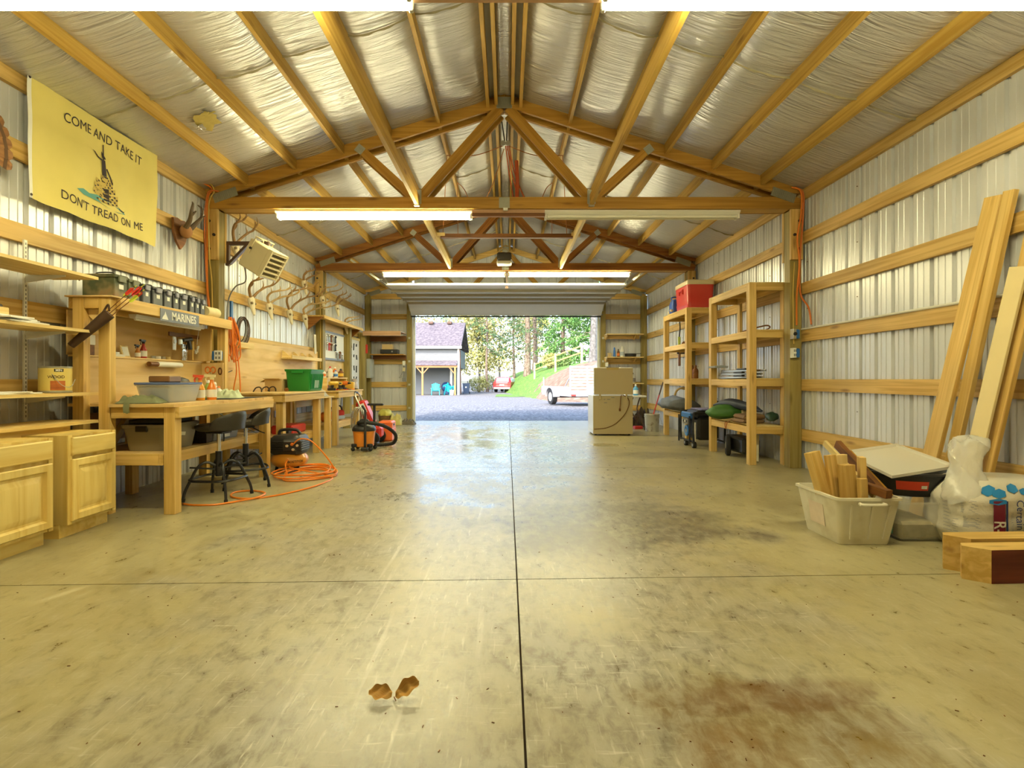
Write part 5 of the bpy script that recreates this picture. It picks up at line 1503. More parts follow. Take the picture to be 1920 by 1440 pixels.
# coiled snake: scaled bands
mb = MB(); m2 = MB()
bands = [(0.0, .02, .055), (-.045, -.005, .075), (-.09, .0, .095), (-.14, .01, .115), (-.185, .02, .10)]
for bz_, bx_, w in bands:
    n = 9
    for k in range(n):
        for r_ in range(2):
            a0 = -w + 2 * w * (k + .08) / n; a1 = -w + 2 * w * (k + .86) / n
            cv = lambda a: -.022 * (1 - (a / w) ** 2)
            z0 = bz_ + .022 - r_ * .022
            if (k + r_) % 2: flag_poly(mb, [(bx_ + a0, z0 + cv(a0)), (bx_ + a1, z0 + cv(a1) - .004), (bx_ + a1, z0 + cv(a1) - .020), (bx_ + a0, z0 + cv(a0) - .016)], .005)
    flag_poly(m2, [(bx_ - w, bz_ + .026)] + [(bx_ - w + 2 * w * i / 8, bz_ + .026 - .022 * (1 - (i / 4 - 1) ** 2)) for i in range(1, 8)] + [(bx_ + w, bz_ + .026), (bx_ + w, bz_ - .018)] + [(bx_ + w - 2 * w * i / 8, bz_ - .018 - .022 * (1 - (i / 4 - 1) ** 2)) for i in range(1, 8)] + [(bx_ - w, bz_ - .018)], .0048)
m2.build('snake_print', plain('snake_buff', (.62, .46, .12), .8), cl); mb.build('snake_scales', M_INK, cl)['kind'] = 'stuff'
mb = MB(); flag_poly(mb, [(-.012, .165), (-.05, .175), (-.085, .20), (-.115, .205), (-.085, .19), (-.055, .163), (-.012, .15)], .005); flag_poly(mb, [(.03, .10), (.06, .03), (.075, -.03), (.06, -.03), (.045, .03), (.02, .09)], .005); flag_poly(mb, [(.115, -.20), (.16, -.235), (.20, -.235), (.225, -.20), (.205, -.225), (.165, -.222)], .005); mb.build('snake_head_print', M_INK, cl)

# ---- turkey tail fan
fc = Vector((-3.63, 3.47, 2.70))
t = thing('feather_fan', 'brown turkey tail fan mounted on the wall at the left edge', 'feather fan', fc)
M_FEA = wood('feather_brown', (.34, .16, .05), (.20, .085, .025), knots=False, grain=30); M_FEB = plain('feather_band', (.10, .05, .02), .8)
for i in range(17):
    a = R(-8 + i * 11.8); d = Vector((0, math.cos(a), math.sin(a))); s = Vector((0, -math.sin(a), math.cos(a)))
    L = .40; o = fc + Vector((.004 * i, 0, 0))
    mb = MB(); mb.prism([(.03, -.008), (.22, -.030), (L - .03, -.042), (L, -.022), (L + .004, 0), (L, .022), (L - .03, .042), (.22, .030), (.03, .008)], o, d, s, .003); f = mb.build('feather', M_FEA, t)
    mb = MB(); mb.prism([(L - .065, -.041), (L - .038, -.043), (L - .038, .043), (L - .065, .041)], o + Vector((.0032, 0, 0)), d, s, .001); mb.build('dark_band', M_FEB, f)
mb = MB(); mb.rbox(fc + Vector((.03, 0, -.02)), (.05, .16, .14), ch=.02); mb.build('base_plaque', W_DARK, t)

# ---- small horned mount on a shield plaque
M_HORN = plain('dark_horn', (.10, .065, .035), .5, var=.3, scale=30); M_BONE = plain('bleached_bone', (.72, .64, .45), .6, var=.1, scale=20); M_ANT = plain('antler', (.30, .17, .06), .5, var=.35, scale=18); M_ANTP = plain('pale_antler', (.52, .36, .16), .5, var=.3, scale=18)
mc = Vector((-3.635, 5.86, 2.70))
t = thing('horn_mount', 'pair of dark curved horns on a wooden shield plaque', 'horn mount', mc)
mb = MB(); mb.prism([(-.13, .15), (-.06, .165), (0, .15), (.06, .165), (.13, .15), (.12, 0), (.07, -.10), (0, -.17), (-.07, -.10), (-.12, 0)], mc + Vector((-.01, 0, 0)), (0, 1, 0), (0, 0, 1), .025); mb.build('plaque', W_DARK, t)
mb = MB(); mb.ball(mc + Vector((.07, 0, .03)), .065, 12, 8, 1.2); mb.build('skull_cap', plain('tan_hide', (.36, .17, .06), .8), t)
for s in (-1, 1):
    pts = smooth_path([mc + Vector((.09, s * .035, .06)), mc + Vector((.15, s * .06, .14)), mc + Vector((.19, s * .10, .22)), mc + Vector((.20, s * .09, .30)), mc + Vector((.17, s * .05, .34))], 4)
    mb = MB(); mb.tube(pts, [.030 - .024 * i / (len(pts) - 1) for i in range(len(pts))], 9); h = mb.build('horn', M_HORN, t)
    mb = MB(); mb.tube([pts[6], pts[6] + Vector((.06, s * .0, .05))], [.02, .006], 8); mb.build('prong', M_HORN, h)

# ---- deer skulls with antlers
def skull(label, y, z, sp, spread, rise, out, seed, x=-3.64, mat=M_ANT, tines=4, tilt=0.0):
    rnd = random.Random(seed)
    c = Vector((x, y, z)); t = thing('deer_skull', label, 'antlers', c, group='antlers on the left wall')
    mb = MB()
    prof = [(.0, .050, .045), (.04, .062, .055), (.09, .055, .050), (.15, .036, .036), (.22, .026, .026), (.26, .016, .014)]
    rings = []
    for d, w, h in prof:
        o = c + Vector((.035 + .10 * d * 2, 0, .03 - d * .92))
        rings.append([o + Vector((math.cos(a) * h * .8, math.sin(a) * w, math.cos(a) * h * .5)) for a in [math.tau * k / 10 for k in range(10)]])
    mb.rings(rings); sk = mb.build('skull', M_BONE, t)
    for s in (-1, 1):
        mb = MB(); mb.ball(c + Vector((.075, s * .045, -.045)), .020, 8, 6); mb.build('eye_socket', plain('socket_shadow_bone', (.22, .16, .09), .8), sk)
        b0 = c + Vector((.05, s * .035, .045))
        ctrl = [b0, b0 + Vector((.03, s * spread * .55, rise * .28)), b0 + Vector((.05 + out * .30, s * spread * .95, rise * .52)), b0 + Vector((.05 + out * .75, s * spread, rise * .60)), b0 + Vector((.05 + out * 1.15, s * spread * .75, rise * .72)), b0 + Vector((.05 + out * 1.35, s * spread * .5, rise * .9))]
        pts = smooth_path(ctrl, 5); n = len(pts)
        mb = MB(); mb.tube(pts, [.021 - .016 * i / (n - 1) for i in range(n)], 8); bm = mb.build('antler', mat, t)
        for k in range(tines):
            i = int(n * (.25 + .50 * k / max(1, tines - 1))); i = min(i, n - 3)
            p = pts[i]; L = sp * rnd.uniform(.7, 1.1) * (1 - .1 * k)
            e = p + Vector((out * .10 + .02, s * rnd.uniform(-.25, .1) * L, L * .95)); m = p.lerp(e, .5) + Vector((.03, 0, -.01))
            mb = MB(); mb.tube(smooth_path([p, m, e], 3), [.014, .013, .012, .010, .008, .005, .003], 6); mb.build('tine', mat, bm)
    return t
skull('deer skull with tall antlers, first on the middle girt past the near post', 7.42, 2.20, .16, .18, .34, .20, 1, mat=M_ANT, tines=3)
skull('deer skull with slim antlers, second on the middle girt', 7.98, 2.20, .13, .18, .24, .26, 2, mat=M_ANTP, tines=3)
skull('deer skull with the widest antlers, third on the middle girt', 8.72, 2.20, .20, .28, .46, .36, 3, mat=M_ANT, tines=4)
skull('deer skull with forward sweeping antlers, fourth on the middle girt', 9.38, 2.20, .15, .20, .26, .36, 4, mat=M_ANTP, tines=4)
skull('deer skull with thin antlers behind the heater on the upper girt', 6.98, 2.86, .17, .16, .34, .12, 5, tines=3)
skull('small deer skull high on the upper girt before the far post', 9.35, 2.80, .10, .13, .20, .12, 6, tines=3)
skull('small deer skull on the girt past the far post', 11.15, 2.62, .13, .16, .28, .14, 7, tines=3)
skull('spike antlers lowest on the post past the far truss', 11.75, 2.30, .10, .20, .16, .22, 8, mat=M_ANTP, tines=1)
# antler bundle on the far post
skull('loose antlers hung on the far left post', 9.98, 2.62, .14, .16, .22, .22, 9, x=-3.54, mat=M_ANTP, tines=2)

# ---- unit heater on its bracket
t = thing('unit_heater', 'cream electric unit heater hung from a dark wall bracket', 'heater', (-3.1, 6.66, 2.4))
yb_ = 6.655
bk = MB(); bk.beam((-3.52, yb_, 2.52), (-3.52, yb_, 2.82), .045, .04, up=(0, 1, 0)); bk.beam((-3.535, yb_, 2.80), (-3.00, yb_, 2.80), .045, .045); bk.beam((-3.50, yb_, 2.545), (-3.27, yb_, 2.785), .04, .03, up=(0, 1, 0)); br = bk.build('bracket', M_DKSTEEL, t)
mb = MB(); mb.beam((-3.475, yb_ - .015, 2.535), (-3.245, yb_ - .015, 2.775), .006, .045, up=(0, 1, 0)); mb.build('brace_plate', plain('zinc_strip', (.42, .42, .55), .35, .5), br)
HM = Matrix.Translation((-3.06, 6.62, 2.585)) @ Matrix.Rotation(R(-10), 4, 'Z') @ Matrix.Rotation(R(31), 4, 'Y')
def hb(lo, hi, nm, mat, par=t, ch=0.0):
    m = MB(); m.X = HM; m.box(lo, hi, ch=ch); return m.build(nm, mat, par)
body = hb((-.17, -.16, -.18), (.13, .16, .18), 'body', M_CREAM, ch=.012)
hb((.131, -.155, -.175), (.150, .155, .175), 'louvre_box', plain('heater_dark', (.16, .12, .05), .6))
for k in range(6):
    z = -.155 + k * .062
    m = MB(); m.X = HM; m.beam((.165, -.155, z), (.165, .155, z), .045, .012, up=(.3, 0, 1)); m.build('louvre', M_CREAM, t)
for s in (-1, 1):
    hb((.131, s * .16 - .012, -.18), (.185, s * .16 + .012, .18), 'louvre_frame', M_CREAM)
hb((.131, -.16, .165), (.185, .16, .18), 'louvre_frame', M_CREAM); hb((.131, -.16, -.18), (.185, .16, -.165), 'louvre_frame', plain('pale_lilac_tray', (.55, .53, .60), .4))
m = MB(); m.X = HM; m.tube(smooth_path([(-.10, -.172, .0), (-.10, -.172, .20), (-.09, -.172, .225), (.0, -.172, .225), (.02, -.172, .20)], 3), .009, 6); m.tube(smooth_path([(-.10, .172, .0), (-.10, .172, .20), (-.09, .172, .225)], 3), .009, 6); m.beam((-.10, -.17, .225), (-.10, .17, .225), .03, .012); m.build('hanger', M_CREAM, t)
m = MB(); m.X = HM; m.cyl((-.10, -.182, .07), (-.10, -.168, .07), .016, 10); m.build('knob', M_BLACK, t)
mb = MB(); mb.tube(smooth_path([HM @ Vector((-.16, -.05, -.17)), (-3.28, 6.62, 2.32), (-3.42, 6.64, 2.25), (-3.50, 6.62, 2.05), (-3.515, 6.625, 1.6)], 6), .009, 6); mb.build('power_lead', M_GREY, t)

# ---- wiring on the posts
def cable(name, label, pts, r, mat, cat='cable', k=6, n=6):
    mb = MB(); mb.tube(smooth_path(pts, k), r, n); return solo(name, mb, mat, label, cat)
xp = XL + .155
yf = TR[1] - .125
cable('power_cable', 'orange cable running down the near left post', [(XL + .05, 5.2, 3.44), (XL + .06, 6.1, 3.42), (XL + .10, yf - .02, 3.40), (XL + .045, yf - .01, 3.28), (XL + .035, yf, 2.9), (XL + .035, yf, 2.3), (XL + .04, TR[1] - .085, 1.9), (XL + .04, TR[1] - .085, 1.35)], .011, M_ORCORD)
cable('power_cable', 'yellowish cable beside the orange one on the near left post', [(XL + .05, 5.4, 3.455), (XL + .10, 6.2, 3.45), (XL + .13, yf - .02, 3.38), (XL + .06, yf - .01, 3.2), (XL + .062, yf, 2.6), (XL + .075, TR[1] - .09, 2.2), (XL + .08, TR[1] - .085, 1.3)], .008, plain('yellow_cable', (.60, .42, .10), .5))
cable('power_cable', 'orange cable looping off the top of the near left post', [(XL + .18, yf - .01, 3.37), (XL + .09, yf - .03, 3.37), (XL + .05, yf - .03, 3.30), (XL + .015, yf - .02, 3.0), (XL + .02, yf, 2.45), (XL + .02, TR[1] - .085, 2.0)], .009, plain('deep_orange_cable', (.62, .16, .03), .5))
cable('power_cable', 'orange cable snaking down the near right post', [(XR - .16, yf - .01, 3.42), (XR - .06, yf - .03, 3.36), (XR - .05, yf - .02, 3.1), (XR - .09, yf - .01, 2.8), (XR - .06, yf, 2.5), (XR - .07, TR[1] - .085, 2.1), (XR - .07, TR[1] - .085, 1.75)], .010, M_ORCORD)
cable('power_cable', 'red orange cable dropping to the pipe on the right wall', [(XR - .12, yf - .01, 3.42), (XR - .03, yf - .03, 3.33), (XR - .03, yf - .02, 3.0), (XR - .05, yf, 2.6), (XR - .03, TR[1] - .09, 2.15), (XR - .004, TR[1] - .22, 1.95), (XR - .016, TR[1] - .30, 1.74)], .011, plain('deep_orange_cable', (.62, .16, .03), .5))
cable('power_cable', 'yellow cable on the inner edge of the near right post', [(XR - .10, TR[1] - .085, 2.52), (XR - .115, TR[1] - .085, 2.1), (XR - .105, TR[1] - .085, 1.52)], .007, plain('yellow_cable', (.60, .42, .10), .5))
cable('power_cable', 'thin cable on the far left post', [(XL + .10, TR[2] - .09, 3.1), (XL + .11, TR[2] - .13, 2.6), (XL + .10, TR[2] - .085, 2.2), (XL + .10, TR[2] - .085, 1.3)], .009, plain('yellow_cable', (.60, .42, .10), .5))
cable('eave_wire', 'pale wire stapled along the left eave girt', [(XL + .012, 3.0, 3.41), (XL + .014, 4.2, 3.435), (XL + .012, 5.3, 3.43), (XL + .014, 6.35, 3.435)], .007, plain('yellow_cable', (.60, .42, .10), .5), 'wire')
# outlet boxes on the near right post
def junction(name, label, c, mat, par_face):
    t = thing(name, label, 'outlet', c)
    c = Vector(c)
    mb = MB(); mb.rbox(c + Vector((.05, 0, 0)), (.12, .055, .11), ch=.006); mb.build('box', mat, t)
    mb = MB(); mb.rbox(c + Vector((-.02, -.0, 0)), (.012, .075, .12), ch=.003); f = mb.build('face_plate', M_PAPER if par_face == 4 else M_STEEL, t)
    if par_face == 4:
        for dy in (-.017, .017):
            for dz in (-.026, .026):
                mb = MB(); mb.rbox(c + Vector((-.027, dy, dz)), (.003, .020, .028)); mb.build('socket', M_GREY, f)
    else:
        mb = MB(); mb.cyl(c + Vector((-.03, 0, 0)), c + Vector((-.02, 0, 0)), .026, 14); mb.build('socket', M_BLACK, f)
    return t
# boxes are fixed to the camera side of the post and turned to face the room
def post_box(name, label, px_, z, mat, four):
    y = TR[1] - .071; t = thing(name, label, 'outlet', (px_, y - .03, z - .06))
    mb = MB(); mb.box((px_, y - .05, z - .055), (px_ + .085, y - .001, z + .055), ch=.006); mb.build('box', mat, t)
    mb = MB(); mb.box((px_ - .008, y - .072, z - .060), (px_ - .0005, y - .0, z + .060)); f = mb.build('face_plate', M_PAPER if four else M_STEEL, t)
    mb = MB(); mb.box((px_ - .005, y - .075, z - .06), (px_ + .03, y - .0505, z + .06), ch=.003); f = mb.build('face_plate', M_PAPER if four else M_STEEL, t)
    if four:
        for dx in (.003, .021):
            for dz in (-.026, .026):
                mb = MB(); mb.rbox((px_ + dx, y - .076, z + dz), (.011, .003, .03)); mb.build('socket', M_GREY, f)
    else:
        mb = MB(); mb.cyl((px_ + .012, y - .085, z), (px_ + .012, y - .074, z), .022, 14); mb.build('socket', M_BLACK, f)
post_box('outlet_box', 'blue box with a round socket on the near right post', XR - .135, 1.64, M_BLUE, False)
post_box('outlet_box', 'lower blue box with a white four socket face on the near right post', XR - .135, 1.41, M_BLUE, True)

# ---- cords hung past the near left post
t = thing('extension_cord', 'thick bundle of orange extension cord hung from a blue strap', 'cord', (-3.55, 6.85, 1.2))
oc = Vector((-3.53, 6.76, 0))
mb = MB(); mb.box((oc.x - .012, oc.y - .025, 1.86), (oc.x + .012, oc.y + .025, 2.09), ch=.004); mb.build('hook_strap', M_BLUE, t)
rnd = random.Random(4)
for i in range(11):
    a = (i - 5) * .024; b = rnd.uniform(-.03, .03); lo = rnd.uniform(1.28, 1.55)
    mb = MB(); mb.tube(smooth_path([(oc.x + b * .3, oc.y + a * .4, 1.88), (oc.x + .03 + b, oc.y + a * 1.2 - .03, 1.70), (oc.x + .03 + b, oc.y + a * 1.5 - .01, lo + .08), (oc.x + .02, oc.y + a, lo), (oc.x + .0 - b, oc.y + a * 1.3 + .04, lo + .1), (oc.x - .0, oc.y + a + .02, 1.72), (oc.x + b * .2, oc.y + a * .3, 1.88)], 5), .0085, 6); mb.build('loop', M_ORCORD, t)
mb = MB(); mb.tube(smooth_path([(oc.x + .03, oc.y, 1.5), (oc.x + .05, oc.y + .03, 1.2), (oc.x + .04, oc.y - .02, .95), (oc.x + .08, oc.y + .06, .935), (oc.x + .05, oc.y + .08, 1.3), (oc.x + .04, oc.y + .05, 1.52)], 6), .0085, 6); mb.build('loop', M_ORCORD, t)
t = thing('cable_coil', 'dark coiled cable hung beside the orange cord bundle', 'cable', (-3.56, 7.02, 1.55))
for i in range(7):
    mb = MB(); mb.tube(arc((-3.56 + .012 * (i % 3), 7.06 + .010 * i, 1.76 - .006 * i), 1.0, 0, math.tau, 22, (.12 * .15, .085 + .004 * i, 0), (.0, .015, .165 + .006 * (i % 3)))[:-1], .0075, 6, closed=True); mb.build('turn', (M_BLACK, M_GREY, M_DKSTEEL)[i % 3], t)
# ================================================================== stools, compressor, hose
M_VINYL = plain('black_vinyl', (.030, .026, .020), .38, bump=.1, bscale=120); M_BLKTUBE = plain('black_tube', (.022, .022, .026), .3, .2)
def stool(x, y, rz, label):
    t = thing('shop_stool', label, 'stool', (x, y, 0), rz, group='black shop stools')
    m = MB(); m.cyl((0, 0, .20), (0, 0, .43), .028, 16); m.build('sleeve', M_BLKTUBE, t, world=False)
    m = MB(); m.cyl((0, 0, .43), (0, 0, .60), .017, 14); m.build('piston', M_CHROME, t, world=False)
    for k in range(4):
        a = R(45 + 90 * k); c, s = math.cos(a), math.sin(a)
        pts = smooth_path([(.028 * c, .028 * s, .30), (.10 * c, .10 * s, .335), (.17 * c, .17 * s, .295), (.225 * c, .225 * s, .185), (.268 * c, .268 * s, .09), (.285 * c, .285 * s, .012)], 4)
        m = MB(); m.tube(pts, .0125, 8); lg = m.build('leg', M_BLKTUBE, t, world=False)
        m = MB(); m.cyl((.284 * c, .284 * s, 0), (.280 * c, .280 * s, .03), .016, 10); m.build('foot_cap', M_RUBBER, lg, world=False)
    ring = []
    for k in range(4):
        for d in (-22, -8, 8, 22):
            a = R(45 + 90 * k + d); rr = .232 - .012 * (abs(d) > 10)
            ring.append((rr * math.cos(a), rr * math.sin(a), .185))
    m = MB(); m.tube(smooth_path(ring, 3, True), .0115, 8, closed=True); m.build('foot_ring', M_BLKTUBE, t, world=False)
    m = MB(); m.tube([(0, 0, .262), (.165, .165, .30)], .008, 6); m.tube([(0, 0, .262), (-.165, -.165, .30)], .008, 6); m.build('cross_rod', M_BLKTUBE, t, world=False)
    m = MB(); m.rbox((0, 0, .605), (.16, .16, .02), ch=.006); m.tube([(.05, 0, .60), (.13, -.12, .555), (.16, -.17, .545)], .006, 6); m.build('tilt_plate', M_BLKTUBE, t, world=False)
    m = MB(); m.lathe([(.10, .615), (.175, .622), (.195, .645), (.192, .668), (.16, .680), (.05, .676)], n=28); m.build('seat', M_VINYL, t, world=False, smooth=60)
    # low wrap-around back, on local +x
    rings = []
    for i in range(21):
        a = R(-78 + 156 * i / 20); w = math.cos((i / 20 - .5) * math.pi) ** .55 if 0 < i < 20 else .02
        h = .118 * w + .01; th = .030 * (.5 + .5 * w)
        ro, ri = .205 + .02 * w, .205 + .02 * w - th
        sec = [(ri + .004, .640), (ro - .004, .635), (ro, .65 + h * .3), (ro + .012 * w, .66 + h * .8), (ro + .010 * w - .008, .668 + h), (ri + .012 * w, .668 + h * .95), (ri, .66 + h * .5)]
        rings.append([(r * math.cos(a), r * math.sin(a), z) for r, z in sec])
    m = MB(); m.rings(rings); m.build('backrest', M_VINYL, t, world=False, smooth=70)
    return t
stool(-2.655, 4.86, R(-5), 'nearer black stool with a low curved back at the bench')
stool(-2.685, 5.42, R(30), 'farther black stool with a low curved back at the bench')

cx, cy = -2.61, 6.34
t = thing('air_compressor', 'orange pancake air compressor with a black shroud', 'air compressor', (cx, cy, 0))
M_TANK = plain('tank_orange', (.72, .30, .03), .32, coat=.3)
mb = MB(); mb.lathe([(.06, .035), (.13, .045), (.19, .075), (.212, .115), (.214, .135), (.205, .165), (.17, .205), (.10, .225), (.02, .228)], (cx, cy, 0), n=32); tk = mb.build('tank', M_TANK, t, smooth=60)
def tankpt(a, b):
    th = math.atan2(-cy, -cx) + .30 + a / .214
    z = .125 + b; r = .2165 - max(0, (abs(b) - .01)) * .12
    return (cx + r * math.cos(th), cy + r * math.sin(th), z)
mb = MB(); letter(mb, 'BOSTITCH', tankpt, .038, .0008); mb.build('lettering', M_BLACK, tk)
mb = MB()
prof = []
for z, f in ((.205, .90), (.235, 1.0), (.36, 1.0), (.40, .93), (.425, .80), (.430, .4)):
    prof.append([(cx + x * f, cy + y * f, z) for x, y in rrect(.38, .34, .07)])
mb.rings(prof); sh = mb.build('shroud', M_BLACK, t)
for k in range(5):
    mb = MB(); z = .245 + k * .026; mb.rings([[(cx + x * f, cy + y * f, z + dz) for x, y in rrect(.386, .346, .072)] for f, dz in ((.99, 0), (1.012, .004), (1.012, .010), (.99, .014))]); mb.build('cooling_rib', M_BLACK, sh)
mb = MB(); mb.tube(smooth_path([(cx - .13, cy, .39), (cx - .12, cy, .465), (cx - .06, cy, .485), (cx + .06, cy, .485), (cx + .11, cy, .46), (cx + .14, cy, .40)], 4), .018, 10); mb.build('handle', M_BLACK, t)
CP = Matrix.Translation((cx + .10, cy - .175, .315)) @ Matrix.Rotation(R(18), 4, 'Z') @ Matrix.Rotation(R(20), 4, 'X')
mb = MB(); mb.X = CP; mb.box((-.10, -.03, -.06), (.10, .02, .075), ch=.012); cp = mb.build('control_panel', M_BLACK, t)
for k, (a, b) in enumerate(((-.055, .02), (.0, .035), (.055, .02), (.01, -.03))):
    mb = MB(); mb.X = CP; mb.lathe([(.017, 0), (.018, .006), (.018, .014), (.014, .016)], (a, -.03, b), (0, -1, 0), n=14); mb.build('gauge' if k != 1 else 'knob', M_CHROME if k != 1 else M_ORANGE, cp)
for k in range(3):
    a = R(90 + 120 * k); mb = MB(); mb.cyl((cx + .15 * math.cos(a), cy + .15 * math.sin(a), 0), (cx + .14 * math.cos(a), cy + .14 * math.sin(a), .075), .018, 10); mb.build('foot', M_RUBBER, t)
mb = MB(); mb.tube(smooth_path([(cx - .10, cy - .1, .36), (-3.1, 6.3, .5), (-3.45, 6.2, .75), (-3.53, 6.22, 1.05), (-3.50, 6.72, 1.20)], 6), .006, 6); mb.build('power_lead', M_BLACK, t)

def fl(px_, py_, z=.0085):
    Y = (CH - z) * FPX / (py_ - VY); return Vector((XX(px_, Y), Y, z))
t = thing('air_hose', 'bright orange air hose coiled on the floor by the compressor', 'hose', (-2.3, 5.9, 0))
M_HOSE = plain('hose_orange', (.90, .26, .02), .38)
pts = [Vector((cx + .12, cy - .215, .33)), Vector((cx + .22, cy - .26, .40)), Vector((cx + .38, cy - .33, .385)), Vector((cx + .52, cy - .28, .22)), Vector((cx + .60, cy - .2, .05))]
coil = []
cc = Vector((-2.27, 5.98, 0))
for i in range(66):
    a = math.tau * i / 11 + .6; k = i / 66
    rx = .29 - .05 * math.sin(i * .37); ry = .33 - .07 * math.cos(i * .61)
    coil.append(cc + Vector((rx * math.cos(a) + .03 * math.sin(i * .23), ry * math.sin(a) + .05 * math.cos(i * .31), .009 + .011 * (i // 11) + .004 * math.sin(i))))
tail = [fl(621, 893), fl(600, 908), fl(555, 921), fl(505, 931), fl(462, 935), fl(434, 931), fl(440, 923), fl(472, 920), fl(497, 924, .016), fl(484, 932, .02), fl(450, 939, .012), fl(405, 946), fl(365, 947), fl(345, 945)]
mb = MB(); mb.tube(smooth_path(pts + coil[:60] + tail, 4), .0085, 7); mb.build('hose', M_HOSE, t)
e = tail[-1]
mb = MB(); mb.tube([e, e + Vector((-.05, .005, 0)), e + Vector((-.075, .008, 0))], [.011, .011, .007], 8); mb.build('fitting', plain('brass_fitting', (.42, .20, .08), .35, .7), t)
mb = MB(); mb.tube(smooth_path([cc + Vector((-.12, -.25, .05)), cc + Vector((-.15, -.22, .16)), cc + Vector((-.12, -.22, .22))], 4), .0085, 6); mb.build('free_end', M_HOSE, t)

# ================================================================== middle bench with the green tote
def bench(y0, y1, label, ztop=.92, xf=-2.75, lowz=.33, near_rail=True):
    t = thing('workbench', label, 'workbench', (-3.2, (y0 + y1) / 2, 0))
    def b(n, lo, hi, m=W_STUD):
        mb = MB(); mb.box(lo, hi, ch=.002); mb.build(n, m, t)
    b('bench_top', (-3.60, y0 - .03, ztop - .022), (xf + .012, y1 + .03, ztop), W_PLY)
    b('front_rail', (xf - .038, y0, ztop - .115), (xf, y1, ztop - .024)); b('end_rail', (-3.58, y0, ztop - .115), (xf - .04, y0 + .038, ztop - .024)); b('end_rail', (-3.58, y1 - .038, ztop - .115), (xf - .04, y1, ztop - .024))
    for y in (y0 + .04, y1 - .128):
        b('leg', (xf - .128, y, 0), (xf - .039, y + .088, ztop - .024)); b('leg', (-3.58, y, 0), (-3.49, y + .088, ztop - .116))
    b('lower_shelf', (-3.55, y0 + .05, lowz - .018), (xf - .17, y1 - .05, lowz), W_PLY); b('shelf_rail', (xf - .168, y0 + .02, lowz - .105), (xf - .130, y1 - .02, lowz - .001)); b('shelf_rail', (-3.48, y0 + .002, lowz - .105), (xf - .17, y0 + .039, lowz - .019))
    return t
bench(6.53, 7.94, 'middle workbench carrying the green tote')
mb = MB(); mb.box((-3.632, 6.72, .60), (-3.62, 10.08, 1.612)); bb = solo('plywood_backing', mb, W_PLY, 'long plywood back panel above the middle workbench', 'panel')
mb = MB(); mb.box((-3.62, 6.90, 1.505), (-3.50, 7.30, 1.58)); solo('wood_block', mb, W_PALE, 'pale wood block fixed at the near end of the plywood panel', 'block')
t = thing('sorting_shelf', 'small pale divided shelf on the plywood panel near the far post', 'shelf', (-3.55, 9.15, 1.42))
mb = MB(); mb.box((-3.615, 8.45, 1.42), (-3.45, 9.80, 1.44)); mb.build('board', W_PALE, t)
for y in (8.47, 8.9, 9.25, 9.6):
    mb = MB(); mb.prism([(0, 0), (.14, 0), (.02, .11), (0, .11)], (-3.612, y + .012, 1.441), (1, 0, 0), (0, 0, 1), .012); mb.build('divider', W_PALE, t)
mb = MB(); mb.box((-3.45, 8.45, 1.42), (-3.44, 9.80, 1.475)); mb.build('lip', W_PALE, t)
mb = MB(); mb.rbox((-3.612, 9.93, 1.75), (.008, .10, .36), (R(6), 0, 0)); solo('yardstick_board', mb, plain('printed_card', (.72, .66, .50), .6, var=.2, scale=60), 'tall printed card leaning against the far left post', 'card')
t = thing('green_tote', 'bright green ribbed plastic tote on the middle bench', 'tote', (-2.94, 7.68, .9205), R(90))
M_GRN = plain('green_plastic', (.010, .21, .035), .35)
mb = MB(); tub(mb, .54, .35, .295, .90, .03, .005, .012); mb.build('body', M_GRN, t, world=False)
for k in range(9):
    x = -.22 + k * .055
    mb = MB(); mb.beam((x * .93, -.163, .03), (x, -.184, .245), .012, .014, up=(0, -1, 0)); mb.build('rib', M_GRN, t, world=False)
mb = MB(); mb.rbox((0, -.170, .10), (.16, .006, .11), (R(5.5), 0, 0)); mb.build('label_panel', plain('pale_label', (.55, .66, .55), .4), t, world=False)
mb = MB(); mb.rbox((-.285, 0, .27), (.02, .16, .035), ch=.005); mb.build('handle', M_GRN, t, world=False)
mb = MB(); mb.rings([[(x * f, y * f, z) for x, y in rrect(.568, .378, .035)] for f, z in ((1.0, .292), (1.01, .296), (1.01, .308), (.96, .310), (.94, .302))]); mb.build('lid', M_GRN, t, world=False)
t = thing('cardboard_box', 'open cardboard box beside the green tote', 'box', (-3.28, 7.5, .9205))
mb = MB(); tub(mb, .24, .30, .17, .99, .004, .004, .001); mb.v = [v + Vector((-3.28, 7.55, .9205)) for v in mb.v]; mb.build('body', M_CARD, t)
mb = MB(); mb.beam((-3.40, 7.55, 1.088), (-3.47, 7.55, 1.05), .28, .004, up=(.4, 0, 1)); mb.build('flap', M_CARD, t)
mb = MB(); mb.beam((-3.28, 7.40, 1.088), (-3.28, 7.33, 1.10), .22, .004, up=(0, 0, 1)); mb.build('flap', M_CARD, t)
for k, y in enumerate((6.86, 7.08, 7.28)):
    mb = MB(); mb.tube(smooth_path([(-3.30, y, .927), (-3.28, y + .03, .975), (-3.24, y + .05, .985), (-3.21, y + .04, .955), (-3.20, y + .02, .927)], 4), .009, 6); solo('iron_hook', mb, M_BOLT, ('first dark iron hook lying at the near end of the middle bench', 'second dark iron hook, between the two others on the middle bench', 'third dark iron hook, closest to the cardboard box')[k], 'hook', 'iron hooks on the middle bench')
mb = MB(); mb.rbox((-3.05, 7.30, .945), (.05, .05, .045), ch=.01); solo('rust_cup', mb, W_DARK, 'small rusty cup in front of the cardboard box', 'cup')
